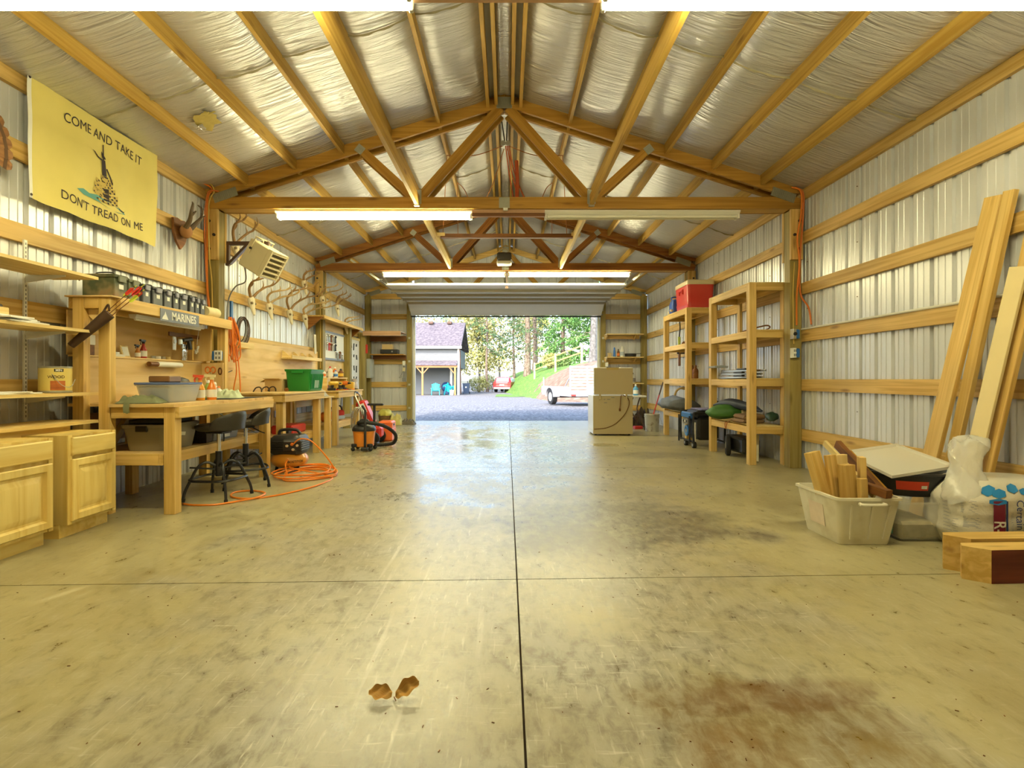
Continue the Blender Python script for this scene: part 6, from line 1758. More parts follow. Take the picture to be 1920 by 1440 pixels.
# board and shelf bits under the middle bench
mb = MB(); mb.rbox((-3.1, 7.5, .39), (.30, .5, .12), ch=.02); solo('red_case', mb, M_RED, 'red case on the lower shelf of the middle bench', 'case')
mb = MB(); mb.cyl((-2.99, 7.12, .38), (-2.99, 7.22, .38), .045, 12); mb.rbox((-3.02, 7.17, .345), (.1, .08, .025)); solo('black_canister', mb, M_BLACK, 'short black canister in front of the red case', 'canister')
# ================================================================== far bench with hand tools
bench(8.62, 10.02, 'far workbench heaped with hand tools', ztop=.90, lowz=.36)
mb = MB(); mb.box((-3.5, 7.98, .80), (-2.80, 8.56, .82)); t = thing('filler_shelf', 'low filler shelf between the middle and far workbenches', 'shelf', (-3.1, 8.25, .8)); mb.build('board', W_PALE, t)
mb = MB(); mb.box((-2.88, 8.30, 0), (-2.795, 8.385, .80)); mb.build('leg', W_STUD, t)
mb = MB(); mb.box((-3.5, 8.3, 0), (-3.41, 8.385, .80)); mb.build('leg', W_STUD, t)
rag('rag_heap', (-2.98, 8.2, .8205), .34, .34, .14, plain('grey_rags', (.42, .40, .34), .85, var=.3), 'heap of grey rags on the filler shelf', 'rags', 21, 0, 2.0)
zb = .9005
t = thing('tool_riser', 'small wooden riser shelf on the far workbench', 'shelf', (-3.15, 9.3, zb))
mb = MB(); mb.box((-3.30, 8.75, zb + .20), (-2.98, 9.85, zb + .218)); mb.build('board', W_PALE, t)
for y in (8.77, 9.83):
    mb = MB(); mb.box((-3.29, y - .01, zb), (-2.99, y + .01, zb + .20)); mb.build('side', W_PALE, t)
zr2 = zb + .2185
cols = [(M_PAPER, M_ORANGE, M_ORANGE), (M_WHITE, M_RED, M_PAPER), (M_GREY, M_BLACK, M_PAPER), (M_WHITE, M_BLUE, M_BLUE), (M_ORANGE, M_PAPER, M_PAPER), (W_DARK, M_BLACK, M_YELLOW), (M_ORANGE, M_ORANGE, M_BLACK)]
desc = ['white bottle with an orange label, nearest on the tool riser', 'white red-capped bottle, second on the tool riser', 'grey bottle, third on the tool riser', 'white bottle with a blue label, fourth on the tool riser', 'orange bottle, fifth on the tool riser', 'brown bottle, sixth on the tool riser', 'tall orange bottle at the far end of the tool riser']
for i, (b, c, l_) in enumerate(cols):
    bottle('glue_bottle', desc[i], (-3.08 + .06 * (i % 2), 8.86 + i * .145, zr2), .036 + .006 * (i % 3), .13 + .03 * ((i * 2) % 3), b, c, l_, group='bottles on the tool riser')
M_DW = plain('tool_yellow', (.72, .46, .05), .4)
def drill(label, x, y, z, rz, mat):
    t = thing('cordless_drill', label, 'drill', (x, y, z), rz, group='hand tools on the far bench')
    m = MB(); m.tube([(-.09, 0, .12), (.05, 0, .12), (.07, 0, .12)], [.034, .036, .024], 12); m.build('motor', mat, t, world=False)
    m = MB(); m.cyl((.07, 0, .12), (.125, 0, .12), .020, 10, .010); m.build('chuck', M_BLACK, t, world=False)
    m = MB(); m.beam((-.03, 0, .105), (-.05, 0, .045), .035, .045); m.build('grip', M_BLACK, t, world=False)
    m = MB(); m.rbox((-.05, 0, .022), (.12, .07, .044), ch=.008); m.build('battery', M_BLACK, t, world=False)
drill('yellow cordless drill at the near front of the far bench', -2.88, 8.80, zb, .8, M_DW)
drill('yellow cordless drill behind the first on the far bench', -2.90, 9.10, zb, 2.2, M_DW)
drill('orange cordless driver farther along the far bench', -2.88, 9.38, zb, -.4, M_ORANGE)
mb = MB(); mb.rbox((-2.87, 9.62, zb + .07), (.16, .14, .14), (0, 0, .1), ch=.012); solo('yellow_tool_case', mb, M_DW, 'yellow blocky tool case at the far end of the far bench', 'case')
mb = MB(); mb.lathe([(.05, 0), (.055, .01), (.055, .10), (.04, .13), (.04, .15), (.048, .15), (.048, .19), (.02, .20)], (-2.86, 9.90, zb), n=14); solo('blender_jar', mb, plain('smoke_jar', (.45, .42, .48), .2), 'smoky jar with a dark lid standing last on the far bench', 'jar')
for i in range(5):
    mb = MB(); mb.rbox((-3.12 + .03 * math.sin(i * 2), 8.9 + i * .19, zb + .045), (.16, .15, .09), (0, 0, .3 * math.sin(i)), ch=.008); solo('parts_box', mb, (M_ORANGE, M_GREY, M_PAPER, M_DW, W_DARK)[i], ('orange', 'grey', 'white', 'yellow', 'brown')[i] + ' parts box under the tool riser', 'box', 'parts boxes under the tool riser')
for i in range(5):
    mb = MB(); y = 8.9 + i * .2; x = -2.78 - .04 * (i % 2); mb.beam((x, y, zb + .012), (x - .10, y + .12 * (-1) ** i, zb + .012), .022, .02); mb.tube([(x, y, zb + .012), (x + .06, y - .06 * (-1) ** i, zb + .010)], .006, 6); solo('hand_tool', mb, (M_DW, M_RED, M_STEEL, M_ORANGE, M_BLACK)[i], ('yellow', 'red', 'steel', 'orange', 'black')[i] + ' handled screwdriver at the edge of the far bench', 'screwdriver', 'hand tools on the far bench')
# under the far bench
zq = .3605
def saw(label, x, y, z, rz, mat):
    t = thing('chain_saw', label, 'power tool', (x, y, z), rz)
    m = MB(); m.rbox((0, 0, .09), (.26, .16, .16), ch=.03); m.build('body', mat, t, world=False)
    m = MB(); m.tube(smooth_path([(-.10, 0, .16), (-.06, 0, .24), (.08, 0, .24), (.12, 0, .15)], 4), .014, 8); m.build('handle', M_BLACK, t, world=False)
    m = MB(); m.prism([(.13, .03), (.42, .03), (.45, .06), (.42, .09), (.13, .09)], (0, .0, 0), (1, 0, 0), (0, 0, 1), .012); m.build('guide_bar', M_STEEL, t, world=False)
saw('orange chain saw on the lower shelf of the far bench', -3.05, 9.0, zq, R(70), M_ORANGE)
saw('red chain saw behind the orange one on the lower shelf', -3.08, 9.55, zq, R(60), M_RED)
mb = MB(); mb.tube(smooth_path([(-2.95, 8.75, .5), (-2.93, 8.85, .60), (-2.95, 9.0, .62), (-2.95, 9.1, .52), (-2.96, 9.0, .42), (-2.95, 8.85, .40)], 5, True), .012, 6, closed=True); solo('grey_hose_loop', mb, M_STEEL, 'loop of grey hose in front of the orange chain saw', 'hose')
# ================================================================== back left corner: pegboards, shelves
def board(name, label, cat, y0, y1, z0, z1, mat, x=-3.625):
    mb = MB(); mb.box((x - .01, y0, z0), (x, y1, z1)); return solo(name, mb, mat, label, cat)
board('plywood_sheet', 'narrow plywood sheet under the first tool board', 'panel', 10.34, 11.74, .8, 2.19, W_PLY, x=-3.64)
t = thing('magnet_board', 'white tool board with a grey frame hung with shiny tools', 'tool board', (-3.6, 11.1, 1.5))
mb = MB(); mb.box((-3.635, 10.48, 1.50), (-3.615, 11.68, 2.06)); mb.build('panel', M_PAPER, t)
for z in (1.50, 2.04):
    mb = MB(); mb.box((-3.64, 10.46, z - .02), (-3.605, 11.70, z + .02)); mb.build('frame_bar', plain('slate_frame', (.20, .22, .28), .4), t)
rnd = random.Random(3)
tn = ['chrome pliers', 'steel wrench', 'copper clamp', 'silver snips', 'dark hammer', 'steel square', 'red cutter', 'chrome spanner', 'bronze clamp', 'silver pliers', 'black shears', 'steel pincers', 'small chrome hook', 'thin steel awl']
for i in range(14):
    y = 10.55 + (i % 5) * .13 if i < 10 else 11.1 + (i - 10) * .13; z = 1.97 - (i // 5) * .17 if i < 10 else 1.66 - .03 * (i % 2)
    mb = MB(); mb.ball((-3.60, y, z), .030, 8, 6); mb.beam((-3.60, y - .015, z - .02), (-3.60, y - .03, z - .13), .014, .016); mb.beam((-3.60, y + .015, z - .02), (-3.60, y + .03, z - .13), .014, .016)
    rw = ('top', 'middle', 'low')[min(2, i // 5)]
    solo('hand_tool', mb, (M_CHROME, M_STEEL, W_DARK, M_CHROME, M_BLACK)[i % 5] if i != 6 else M_RED, '%s in the %s row of the white tool board' % (tn[i], rw), 'tool', 'tools on the white tool board')
for y in (11.82, 13.05):
    mb = MB(); mb.box((-3.66, y - .07, 0), (-3.50, y + .07, 2.22)); solo('wall_stud', mb, W_POST, 'treated stud %s the long white tool board' % ('before' if y < 12 else 'behind'), 'stud')
t = thing('peg_board', 'tall white peg board with small dark tools in the left corner', 'peg board', (-3.6, 12.5, .75))
mb = MB(); mb.box((-3.645, 11.95, .72), (-3.625, 12.92, 2.02)); mb.build('panel', M_PAPER, t)
mb = MB(); mb.box((-3.65, 11.93, 2.02), (-3.61, 12.94, 2.08)); mb.build('frame_bar', W_PALE, t)
tn2 = ['black pin', 'short black bit', 'dark chisel', 'black hook', 'orange cutter', 'dark punch', 'black key', 'thin black rod', 'black clip', 'short dark file', 'black nut driver', 'dark pry bar', 'black tag', 'small dark clamp', 'black ring', 'dark ratchet']
for i in range(16):
    y = 12.03 + (i % 4) * .21; z = 1.92 - (i // 4) * .26
    mb = MB(); mb.beam((-3.615, y, z), (-3.615, y + .03 * math.sin(i * 2), z - .05 - .05 * (i % 3)), .02, .018 + .01 * (i % 2)); mb.ball((-3.615, y, z), .016, 6, 5)
    solo('hand_tool', mb, M_BLACK if i != 4 else M_ORANGE, '%s in row %s of the tall peg board' % (tn2[i], ('one', 'two', 'three', 'four')[i // 4]), 'tool', 'tools on the tall peg board')
t = thing('high_shelf', 'long narrow shelf board above the tool boards on the left', 'shelf', (-3.5, 11, 2.24))
mb = MB(); mb.box((-3.65, 9.62, 2.235), (-3.33, 12.20, 2.26)); mb.build('board', W_STUD, t)
for y in (9.66, 12.15):
    mb = MB(); mb.prism([(0, 0), (.28, 0), (0, -.24)], (-3.645, y + .02, 2.234), (1, 0, 0), (0, 0, 1), .03); mb.build('bracket', W_TRUSS2, t)
mb = MB(); mb.box((-3.34, 9.62, 2.20), (-3.325, 12.20, 2.234)); mb.build('lip', W_STUD, t)
t = thing('corner_shelf', 'pinkish corner shelf across the left end of the door wall', 'shelf', (-3.1, 13.3, 2.15))
mb = MB(); mb.box((-3.52, 12.88, 2.245), (-2.60, 13.60, 2.265)); mb.build('board', W_PINK, t)
mb = MB(); mb.box((-3.52, 12.86, 2.155), (-2.60, 12.90, 2.266)); mb.build('fascia', W_PINK, t)
mb = MB(); mb.box((-3.52, 13.56, 2.06), (-2.60, 13.60, 2.20)); mb.build('ledger', W_DARK, t)
t = thing('lower_corner_shelf', 'lower brown shelf with the black case by the door jamb', 'shelf', (-3.0, 13.5, 1.68))
mb = MB(); mb.box((-3.45, 13.25, 1.700), (-2.60, 13.60, 1.722)); mb.build('board', W_TRUSS, t)
mb = MB(); mb.box((-3.45, 13.56, 1.60), (-2.60, 13.60, 1.699)); mb.build('ledger', W_DARK, t)
t = thing('black_receiver', 'flat black radio case on the lower corner shelf', 'radio', (-2.98, 13.42, 1.7225))
mb = MB(); mb.box((-3.20, 13.30, 1.735), (-2.76, 13.55, 1.84), ch=.008); mb.build('case', M_BLACK, t)
mb = MB(); mb.cyl((-2.90, 13.29, 1.787), (-2.90, 13.30, 1.787), .02, 12); mb.build('dial', M_GREY, t)
for s in (-3.15, -2.81):
    mb = MB(); mb.cyl((s, 13.4, 1.7225), (s, 13.4, 1.736), .015, 8); mb.build('foot', M_RUBBER, t)
mb = MB(); mb.rbox((-3.03, 13.42, 1.8405 + .065), (.26, .20, .13), ch=.003); solo('cardboard_box', mb, M_CARD, 'small cardboard box on top of the flat black radio', 'box')
t = thing('breaker_box', 'grey electrical breaker box on the left corner', 'breaker box', (-3.5, 13.2, 1.1))
mb = MB(); mb.box((-3.51, 13.16, 1.12), (-3.42, 13.56, 1.60), ch=.008); mb.build('cabinet', plain('panel_grey', (.42, .46, .46), .4), t)
mb = MB(); mb.box((-3.418, 13.20, 1.16), (-3.410, 13.52, 1.56)); mb.build('door', plain('panel_grey2', (.50, .54, .54), .35), t)
mb = MB(); mb.rbox((-3.49, 13.1, 1.84), (.05, .09, .22), ch=.01); solo('red_tag', mb, M_RED, 'red fire extinguisher tag hung above the breaker box', 'tag')
t = thing('door_switch', 'door control box and wiring on the left jamb post', 'switch', (-2.62, 13.58, .9))
for z, h, m_ in ((1.50, .12, M_WHITE), (1.34, .10, M_CREAM), (1.08, .10, M_GREY)):
    mb = MB(); mb.rbox((-2.655, 13.575, z), (.07, .06, h), ch=.006); mb.build('box', m_, t)
mb = MB(); mb.tube([(-2.66, 13.585, 1.04), (-2.66, 13.585, 1.58)], .012, 6); mb.tube(smooth_path([(-2.67, 13.57, 1.32), (-2.72, 13.55, 1.2), (-2.78, 13.56, 1.12), (-2.70, 13.57, 1.16)], 4), .005, 5); mb.build('conduit', M_GREY, t)
# ================================================================== floor things at the far left
vx, vy = -2.20, 8.12
t = thing('shop_vacuum', 'orange shop vacuum with a black lid and hose', 'vacuum', (vx, vy, 0))
M_VOR = plain('vac_orange', (.80, .27, .03), .4)
mb = MB(); mb.lathe([(.13, .06), (.145, .07), (.165, .28), (.172, .285), (.172, .30)], (vx, vy, 0), n=24); mb.build('drum', M_VOR, t)
mb = MB(); mb.lathe([(.178, .30), (.180, .325), (.165, .36), (.12, .40), (.05, .42), (.02, .42)], (vx, vy, 0), n=24); mb.build('lid', M_BLACK, t)
mb = MB(); mb.tube(smooth_path([(vx - .08, vy, .40), (vx - .05, vy, .46), (vx + .05, vy, .46), (vx + .08, vy, .40)], 4), .016, 8); mb.build('handle', M_BLACK, t)
for k in range(4):
    a = R(45 + 90 * k); mb = MB(); mb.ball((vx + .19 * math.cos(a), vy + .19 * math.sin(a), .032), .032, 10, 7); mb.rbox((vx + .17 * math.cos(a), vy + .17 * math.sin(a), .085), (.07, .07, .05), (0, 0, a), ch=.01); mb.build('caster', M_RUBBER, t)
hp = smooth_path([(vx - .10, vy + .05, .39), (vx - .02, vy - .16, .44), (vx + .18, vy - .12, .42), (vx + .33, vy + .10, .34), (vx + .42, vy + .30, .20), (vx + .36, vy + .42, .06), (vx + .18, vy + .40, .035), (vx + .02, vy + .34, .035)], 10)
mb = MB(); mb.tube(hp, [.026 + .003 * (i % 2) for i in range(len(hp))], 10); mb.build('hose', M_RUBBER, t)
mb = MB(); mb.tube([(vx + .07, vy - .21, .02), (vx + .07, vy - .20, .62), (vx + .02, vy - .18, .69)], [.020, .018, .018], 10); mb.build('wand', M_BLACK, t)
mb = MB(); mb.rbox((vx + .07, vy - .23, .045), (.10, .08, .05), ch=.01); mb.build('floor_nozzle', M_BLACK, t)
t = thing('floor_squeegee', 'black T handled tool standing behind the vacuum', 'squeegee', (-2.18, 8.66, 0))
mb = MB(); mb.cyl((-2.18, 8.66, .03), (-2.18, 8.66, .66), .022, 10); mb.build('shaft', M_BLACK, t)
mb = MB(); mb.rbox((-2.16, 8.66, .675), (.26, .05, .035), ch=.01); mb.build('grip', M_BLACK, t)
mb = MB(); mb.rbox((-2.18, 8.66, .03), (.14, .14, .06), ch=.01); mb.build('foot', M_BLACK, t)
# pressure washer
wx, wy = -2.42, 8.95
t = thing('pressure_washer', 'red pressure washer with a silver handle behind the vacuum', 'pressure washer', (wx, wy, 0))
for s in (-1, 1):
    mb = MB(); mb.tube(smooth_path([(wx + .22, wy + s * .16, .10), (wx + .08, wy + s * .16, .40), (wx - .10, wy + s * .15, .78), (wx - .14, wy + s * .08, .86)], 5), .014, 8); mb.build('frame_tube', M_STEEL, t)
    mb = MB(); mb.cyl((wx + .20, wy + s * .19, .11), (wx + .20, wy + s * .25, .11), .11, 18); wh = mb.build('wheel', M_RUBBER, t)
mb = MB(); mb.tube(smooth_path([(wx - .14, wy - .08, .86), (wx - .15, wy, .87), (wx - .14, wy + .08, .86)], 4), .016, 8); mb.build('grip', M_BLACK, t)
mb = MB(); mb.obox(Matrix.Translation((wx + .03, wy, .52)) @ Matrix.Rotation(R(-24), 4, 'Y'), .16, .26, .44, ch=.03); mb.build('housing', M_RED, t)
mb = MB(); mb.obox(Matrix.Translation((wx + .005, wy - .134, .60)) @ Matrix.Rotation(R(-24), 4, 'Y'), .10, .006, .16); mb.build('sticker', M_PAPER, t)
mb = MB(); mb.rbox((wx + .18, wy, .20), (.26, .26, .20), ch=.04); mb.build('motor', M_RED, t)
for k in range(4):
    mb = MB(); mb.tube(smooth_path([(wx - .16 + .02 * k, wy - .21 - .02 * (k % 2), .30), (wx - .14 + .03 * k, wy - .22, .55), (wx - .05 + .03 * k, wy - .20, .62), (wx - .02 + .035 * k, wy - .21, .42), (wx - .10 + .03 * k, wy - .22, .28)], 5, True), .008, 6, closed=True); mb.build('cord_loop', M_STEEL, t)
# orange case
t = thing('orange_case', 'upright orange plastic tool case on the floor', 'case', (-2.14, 9.42, 0))
mb = MB(); mb.box((-2.27, 9.25, 0), (-2.02, 9.58, .35), ch=.025); mb.build('shell', plain('case_orange', (.82, .17, .04), .4), t)
mb = MB(); mb.box((-2.272, 9.235, .26), (-2.24, 9.252, .32), ch=.004); mb.box((-2.20, 9.236, .265), (-2.15, 9.2505, .315), ch=.004); mb.build('latch', M_BLACK, t)
mb = MB(); mb.box((-2.02, 9.37, .27), (-2.012, 9.46, .30)); mb.build('handle_slot', M_BLACK, t)
mb = MB(); mb.box((-2.03, 9.255, .02), (-2.0165, 9.575, .225), ch=.004); mb.build('ribbed_side', plain('case_orange', (.82, .17, .04), .4), t)
# corner heap
hx, hy = -2.93, 12.72
t = thing('wicker_basket', 'brown wicker basket with yellow gear near the end wall', 'basket', (hx, hy, 0))
mb = MB(); mb.lathe([(.13, 0), (.15, .02), (.17, .20), (.18, .22), (.165, .22), (.14, .03)], (hx, hy, 0), n=20); mb.build('weave', wood('wicker', (.26, .15, .06), (.15, .08, .03), grain=60, knots=False), t)
mb = MB(); mb.ball((hx, hy, .26), .15, 14, 8, .75, .35, 2); solo('yellow_helmet', mb, plain('dull_yellow', (.62, .56, .10), .5), 'dull yellow helmet resting in the wicker basket', 'helmet')
rag('yellow_jacket', (-2.66, 12.65, 0), .34, .36, .28, plain('yellow_cloth', (.55, .47, .15), .8, var=.2), 'yellow grey jacket slumped beside the basket', 'jacket', 31, 0, 1.2)
rag('boot_heap', (-2.40, 12.75, 0), .38, .30, .14, plain('dark_heap', (.13, .11, .08), .8, var=.4), 'low dark heap of straps by the left jamb', 'straps', 35, 0, 2.2)
# ================================================================== shelving on the right
def shelf_unit(y0, label):
    """2x4 rack: open ends, ply decks; local y from 0 to 1.33"""
    t = thing('lumber_rack', label, 'shelf unit', (3.31, y0, 0), 0, group='racks of two-by-fours on the right wall')
    L = 1.35; xa, xb = -.235, .235
    def b(n, lo, hi, m=W_STUD, par=None):
        mb = MB(); mb.box(lo, hi, ch=.002); return mb.build(n, m, t, world=False)
    for y in (0, L - .089):
        b('leg', (xa, y, 0), (xa + .089, y + .089, 2.31)); b('leg', (xb - .038, y, 0), (xb, y + .089, 2.31))
    for z in (2.31, 1.71, 1.09, .485):
        b('shelf_deck', (xa + (.002 if z > 2 else .09), .0, z - .0), (xb - .002 - (0 if z > 2 else .037), L, z + .012), W_PALE)
        zz = z - .001
        b('front_rail', (xa + .002, .090, zz - .089), (xa + .038, L - .09, zz)); b('rear_rail', (xb - .075, .09, zz - .089), (xb - .040, L - .09, zz))
        for y in (.002, L - .038):
            b('end_rail', (xa + .090, y, zz - .089), (xb - .039, y + .036, zz))
        b('cross_bearer', (xa + .039, L / 2 - .019, zz - .089), (xb - .077, L / 2 + .019, zz))
    return t
rackA = shelf_unit(6.70, 'nearer two-by-four rack against the right post')
rackB = copy_tree(rackA); rackB.location = (3.31, 9.05, 0); rackB['label'] = 'farther two-by-four rack with the red cooler on top'
bpy.context.view_layer.update()
SX0 = 3.31
zA = {4: 2.3225, 3: 1.7225, 2: 1.1025, 1: .4975}
# cooler
t = thing('cooler', 'red cooler with a cream lid on top of the far rack', 'cooler', (3.32, 9.42, zA[4]))
M_COOL = plain('cooler_red', (.62, .045, .03), .35); M_LID = plain('cooler_cream', (.78, .66, .42), .4)
def cring(w, d, z, cx=3.335, cy=9.42): return [(cx + x, cy + y, z) for x, y in rrect(w, d, .05)]
z0 = zA[4]
mb = MB(); mb.rings([cring(.42, .62, z0), cring(.43, .64, z0 + .01), cring(.445, .66, z0 + .10), cring(.435, .645, z0 + .115), cring(.465, .68, z0 + .40)]); bd_ = mb.build('body', M_COOL, t)
mb = MB(); mb.rings([cring(.48, .695, z0 + .401), cring(.485, .70, z0 + .425), cring(.475, .69, z0 + .47), cring(.44, .65, z0 + .485), cring(.2, .3, z0 + .487)]); mb.build('lid', M_LID, t)
mb = MB(); mb.rbox((3.095, 9.42, z0 + .335), (.03, .20, .035), ch=.008); mb.rbox((3.10, 9.33, z0 + .31), (.03, .03, .08), ch=.006); mb.rbox((3.10, 9.51, z0 + .31), (.03, .03, .08), ch=.006); mb.build('handle', M_COOL, t)
t = thing('water_jug', 'blue plastic water jug beside the red cooler', 'jug', (3.17, 9.95, z0))
mb = MB(); mb.rings([[(3.18 + x * f, 9.96 + y * f, z0 + z) for x, y in rrect(.20, .22, .04)] for f, z in ((.85, 0), (1, .02), (1, .17), (.8, .24), (.35, .27))]); mb.build('body', plain('jug_blue', (.05, .13, .55), .35), t)
mb = MB(); mb.tube(smooth_path([(3.12, 9.96, z0 + .24), (3.10, 9.96, z0 + .30), (3.20, 9.96, z0 + .31), (3.24, 9.96, z0 + .25)], 4), .014, 8); mb.build('handle', plain('jug_blue', (.05, .13, .55), .35), t)
mb = MB(); mb.cyl((3.09, 9.88, z0 + .05), (3.05, 9.86, z0 + .05), .022, 10); mb.build('spout', M_LID, t)
mb = MB(); mb.ball((3.13, 10.16, z0 + .04), .04, 10, 7); mb.ball((3.17, 10.24, z0 + .03), .03, 10, 7); solo('cork_float', mb, M_LID, 'pale round floats at the far end of the far rack top', 'float')
# near rack contents
mb = MB(); mb.tube(smooth_path([(3.20, 7.2, zA[3] + .012), (3.30, 7.0, zA[3] + .05), (3.42, 6.95, zA[3] + .075), (3.50, 7.05, zA[3] + .05), (3.48, 7.3, zA[3] + .012)], 6), .010, 6); solo('bent_rod', mb, W_DARK, 'bent brown rod lying on the second shelf of the near rack', 'rod')
def camp_chair(label, y, dz, off, mat):
    t = thing('folded_chair', label, 'folded chair', (3.3, y, zA[2] + dz), 0, group='folded chairs on the near rack')
    for k in (-1, 1):
        mb = MB(); mb.tube(smooth_path([(3.13 + off, y - .45, zA[2] + dz + .012), (3.13 + off + .02, y + .5, zA[2] + dz + .012 + .01 * k), (3.28 + off, y + .56, zA[2] + dz + .014), (3.34 + off, y - .42, zA[2] + dz + .014)], 5), .011, 6); mb.build('frame_tube', M_STEEL, t)
    mb = MB(); mb.rbox((3.25 + off, y + .05, zA[2] + dz + .022), (.24, .70, .014), (0, .02, 0), ch=.004); mb.build('fabric', mat, t)
    mb = MB(); mb.rbox((3.13 + off, y - .2, zA[2] + dz + .034), (.045, .26, .02), ch=.006); mb.build('armrest', M_BLACK, t)
camp_chair('lowest folded chair with brown fabric on the near rack', 7.33, 0, .0, W_DARK)
camp_chair('middle folded chair with grey fabric on the near rack', 7.38, .045, .02, plain('navy_fabric', (.07, .09, .15), .7))
camp_chair('top folded chair with tan fabric on the near rack', 7.30, .09, .03, plain('tan_fabric', (.30, .20, .11), .8))
mb = MB(); mb.rings([[(3.12 + dx, 7.68 + s, zA[2] + .155 + dz) for dx, dz in ((-.09, 0), (.09, 0), (.10, .02), (0, .035), (-.10, .02))] for s in (0, .14, .28)]); solo('silver_bag', mb, plain('silver_cloth', (.38, .42, .50), .4), 'silvery folded cloth over the far end of the folded chairs', 'cloth')
# lowest shelf of the near rack
M_GBAG = plain('green_nylon', (.045, .15, .025), .55, var=.25, scale=9, bump=.3, bscale=14)
def duffel(name, label, pts, rs, mat, seed, cat='bag'):
    """soft stuffed bag along a path, gathered at both ends"""
    sp = smooth_path(pts, 6); n = len(sp); rings = []
    for i, p in enumerate(sp):
        t_ = i / (n - 1); j = t_ * (len(rs) - 1); a = int(min(j, len(rs) - 2)); r = rs[a] + (rs[a + 1] - rs[a]) * (j - a)
        d = (sp[min(n - 1, i + 1)] - sp[max(0, i - 1)]).normalized(); s = d.cross(Vector((0, 0, 1))).normalized(); u = s.cross(d)
        ring = []
        for k in range(18):
            an = math.tau * k / 18
            w = 1 + .16 * noise.noise(Vector((math.cos(an) * 1.6, math.sin(an) * 1.6, t_ * 5 + seed))) + .07 * math.sin(an * 6 + t_ * 9)
            ring.append(p + s * math.cos(an) * r * w + u * math.sin(an) * r * w * (.85 if math.sin(an) > 0 else .65))
        rings.append(ring)
    mb = MB(); mb.rings(rings); return solo(name, mb, mat, label, cat, smooth=70)
duffel('green_bag', 'green nylon sack poking off the lowest shelf of the near rack', [(2.90, 7.72, .61), (3.00, 7.66, .60), (3.18, 7.58, .615), (3.38, 7.50, .62)], [.02, .10, .135, .12, .03], M_GBAG, 3)
duffel('navy_bag', 'dark blue folded tent bag behind the green sack', [(3.10, 7.92, .70), (3.22, 7.70, .735), (3.35, 7.35, .70), (3.42, 7.1, .66)], [.02, .07, .09, .07, .02], plain('navy_nylon', (.025, .035, .075), .55, var=.3), 7)
mb = MB(); mb.rbox((3.28, 7.20, zA[1] + .028), (.30, .34, .05), (0, 0, .08), ch=.018); solo('brown_cushion', mb, plain('brown_suede', (.24, .145, .075), .8, var=.15), 'lower brown cushion on the lowest shelf of the near rack', 'cushion')
mb = MB(); mb.rbox((3.29, 7.18, zA[1] + .088), (.30, .34, .06), (.03, -.05, .02), ch=.022); solo('brown_cushion', mb, plain('brown_suede2', (.20, .115, .055), .8, var=.15), 'upper brown cushion folded on the first one', 'cushion')
mb = MB(); mb.rbox((3.36, 7.50, zA[1] + .15), (.10, .12, .22), (0, 0, .1), ch=.01); solo('cream_carton', mb, M_LID, 'cream carton standing between the bags and cushions', 'carton')
duffel('dark_green_bag', 'dark green rolled bag behind the brown cushions', [(3.40, 6.80, .56), (3.47, 6.92, .60), (3.50, 7.05, .58)], [.02, .08, .07, .02], plain('dark_green_nylon', (.012, .045, .025), .55), 9)
cable('orange_strap', 'thin orange strap dangling from the lowest shelf', [(3.09, 7.33, .51), (3.055, 7.33, .49), (3.045, 7.34, .44), (3.05, 7.37, .40), (3.05, 7.40, .45), (3.065, 7.41, .50)], .007, plain('strap_orange', (.45, .17, .05), .6), 'strap', 4)
# wheel and clutter under the near rack
t = thing('hand_truck', 'black wheeled cart stored under the near rack', 'cart', (3.25, 7.45, 0))
mb = MB(); mb.lathe([(.05, -.03), (.125, -.035), (.145, -.02), (.145, .02), (.125, .035), (.05, .03)], (3.16, 7.56, .146), (1, -.35, 0), n=24); mb.build('wheel', M_RUBBER, t)
mb = MB(); mb.lathe([(.02, -.042), (.05, -.04), (.055, .0), (.05, .02)], (3.15, 7.563, .146), (-1, .35, 0), n=16); mb.build('hub', plain('hub_cream', (.45, .40, .25), .4), t)
mb = MB(); mb.rbox((3.33, 7.5, .17), (.24, .62, .22), ch=.03); mb.build('chassis', M_BLACK, t)
mb = MB(); mb.beam((3.32, 7.02, .35), (3.24, 6.86, .02), .05, .02); solo('white_paddle', mb, plain('paddle', (.62, .58, .42), .4), 'cream paddle leaning under the near rack', 'paddle')
# generator
gx, gy = 3.20, 8.62
t = thing('generator', 'black portable generator with blue panel between the racks', 'generator', (gx, gy, 0))
M_FR = plain('gen_frame', (.012, .014, .022), .3)
for y in (gy - .30, gy + .30):
    mb = MB(); mb.tube(smooth_path([(gx - .26, y, .08), (gx - .27, y, .30), (gx - .26, y, .52), (gx - .22, y, .56), (gx + .18, y, .56), (gx + .23, y, .52), (gx + .23, y, .08)], 4), .017, 8); mb.build('frame_hoop', M_FR, t)
for x, z in ((gx - .26, .10), (gx + .23, .10), (gx - .245, .545), (gx + .21, .545)):
    mb = MB(); mb.tube([(x, gy - .30, z), (x, gy + .30, z)], .015, 8); mb.build('frame_bar', M_FR, t)
mb = MB(); mb.rbox((gx - .01, gy, .30), (.34, .52, .36), ch=.04); mb.build('engine_block', M_BLACK, t)
mb = MB(); mb.rbox((gx - .02, gy, .53), (.40, .50, .12), ch=.05); mb.build('fuel_tank', M_FR, t)
mb = MB(); mb.rbox((gx - .245, gy + .06, .505), (.05, .44, .09), ch=.012); mb.build('top_panel', plain('gen_blue', (.04, .18, .55), .35), t)
mb = MB(); mb.rbox((gx - .235, gy + .14, .40), (.03, .24, .10), ch=.006); cp = mb.build('control_panel', M_GREY, t)
for k in range(3):
    mb = MB(); mb.rbox((gx - .253, gy + .07 + k * .07, .40), (.006, .035, .035), ch=.002); mb.build('socket', M_PAPER if k == 1 else M_BLACK, cp)
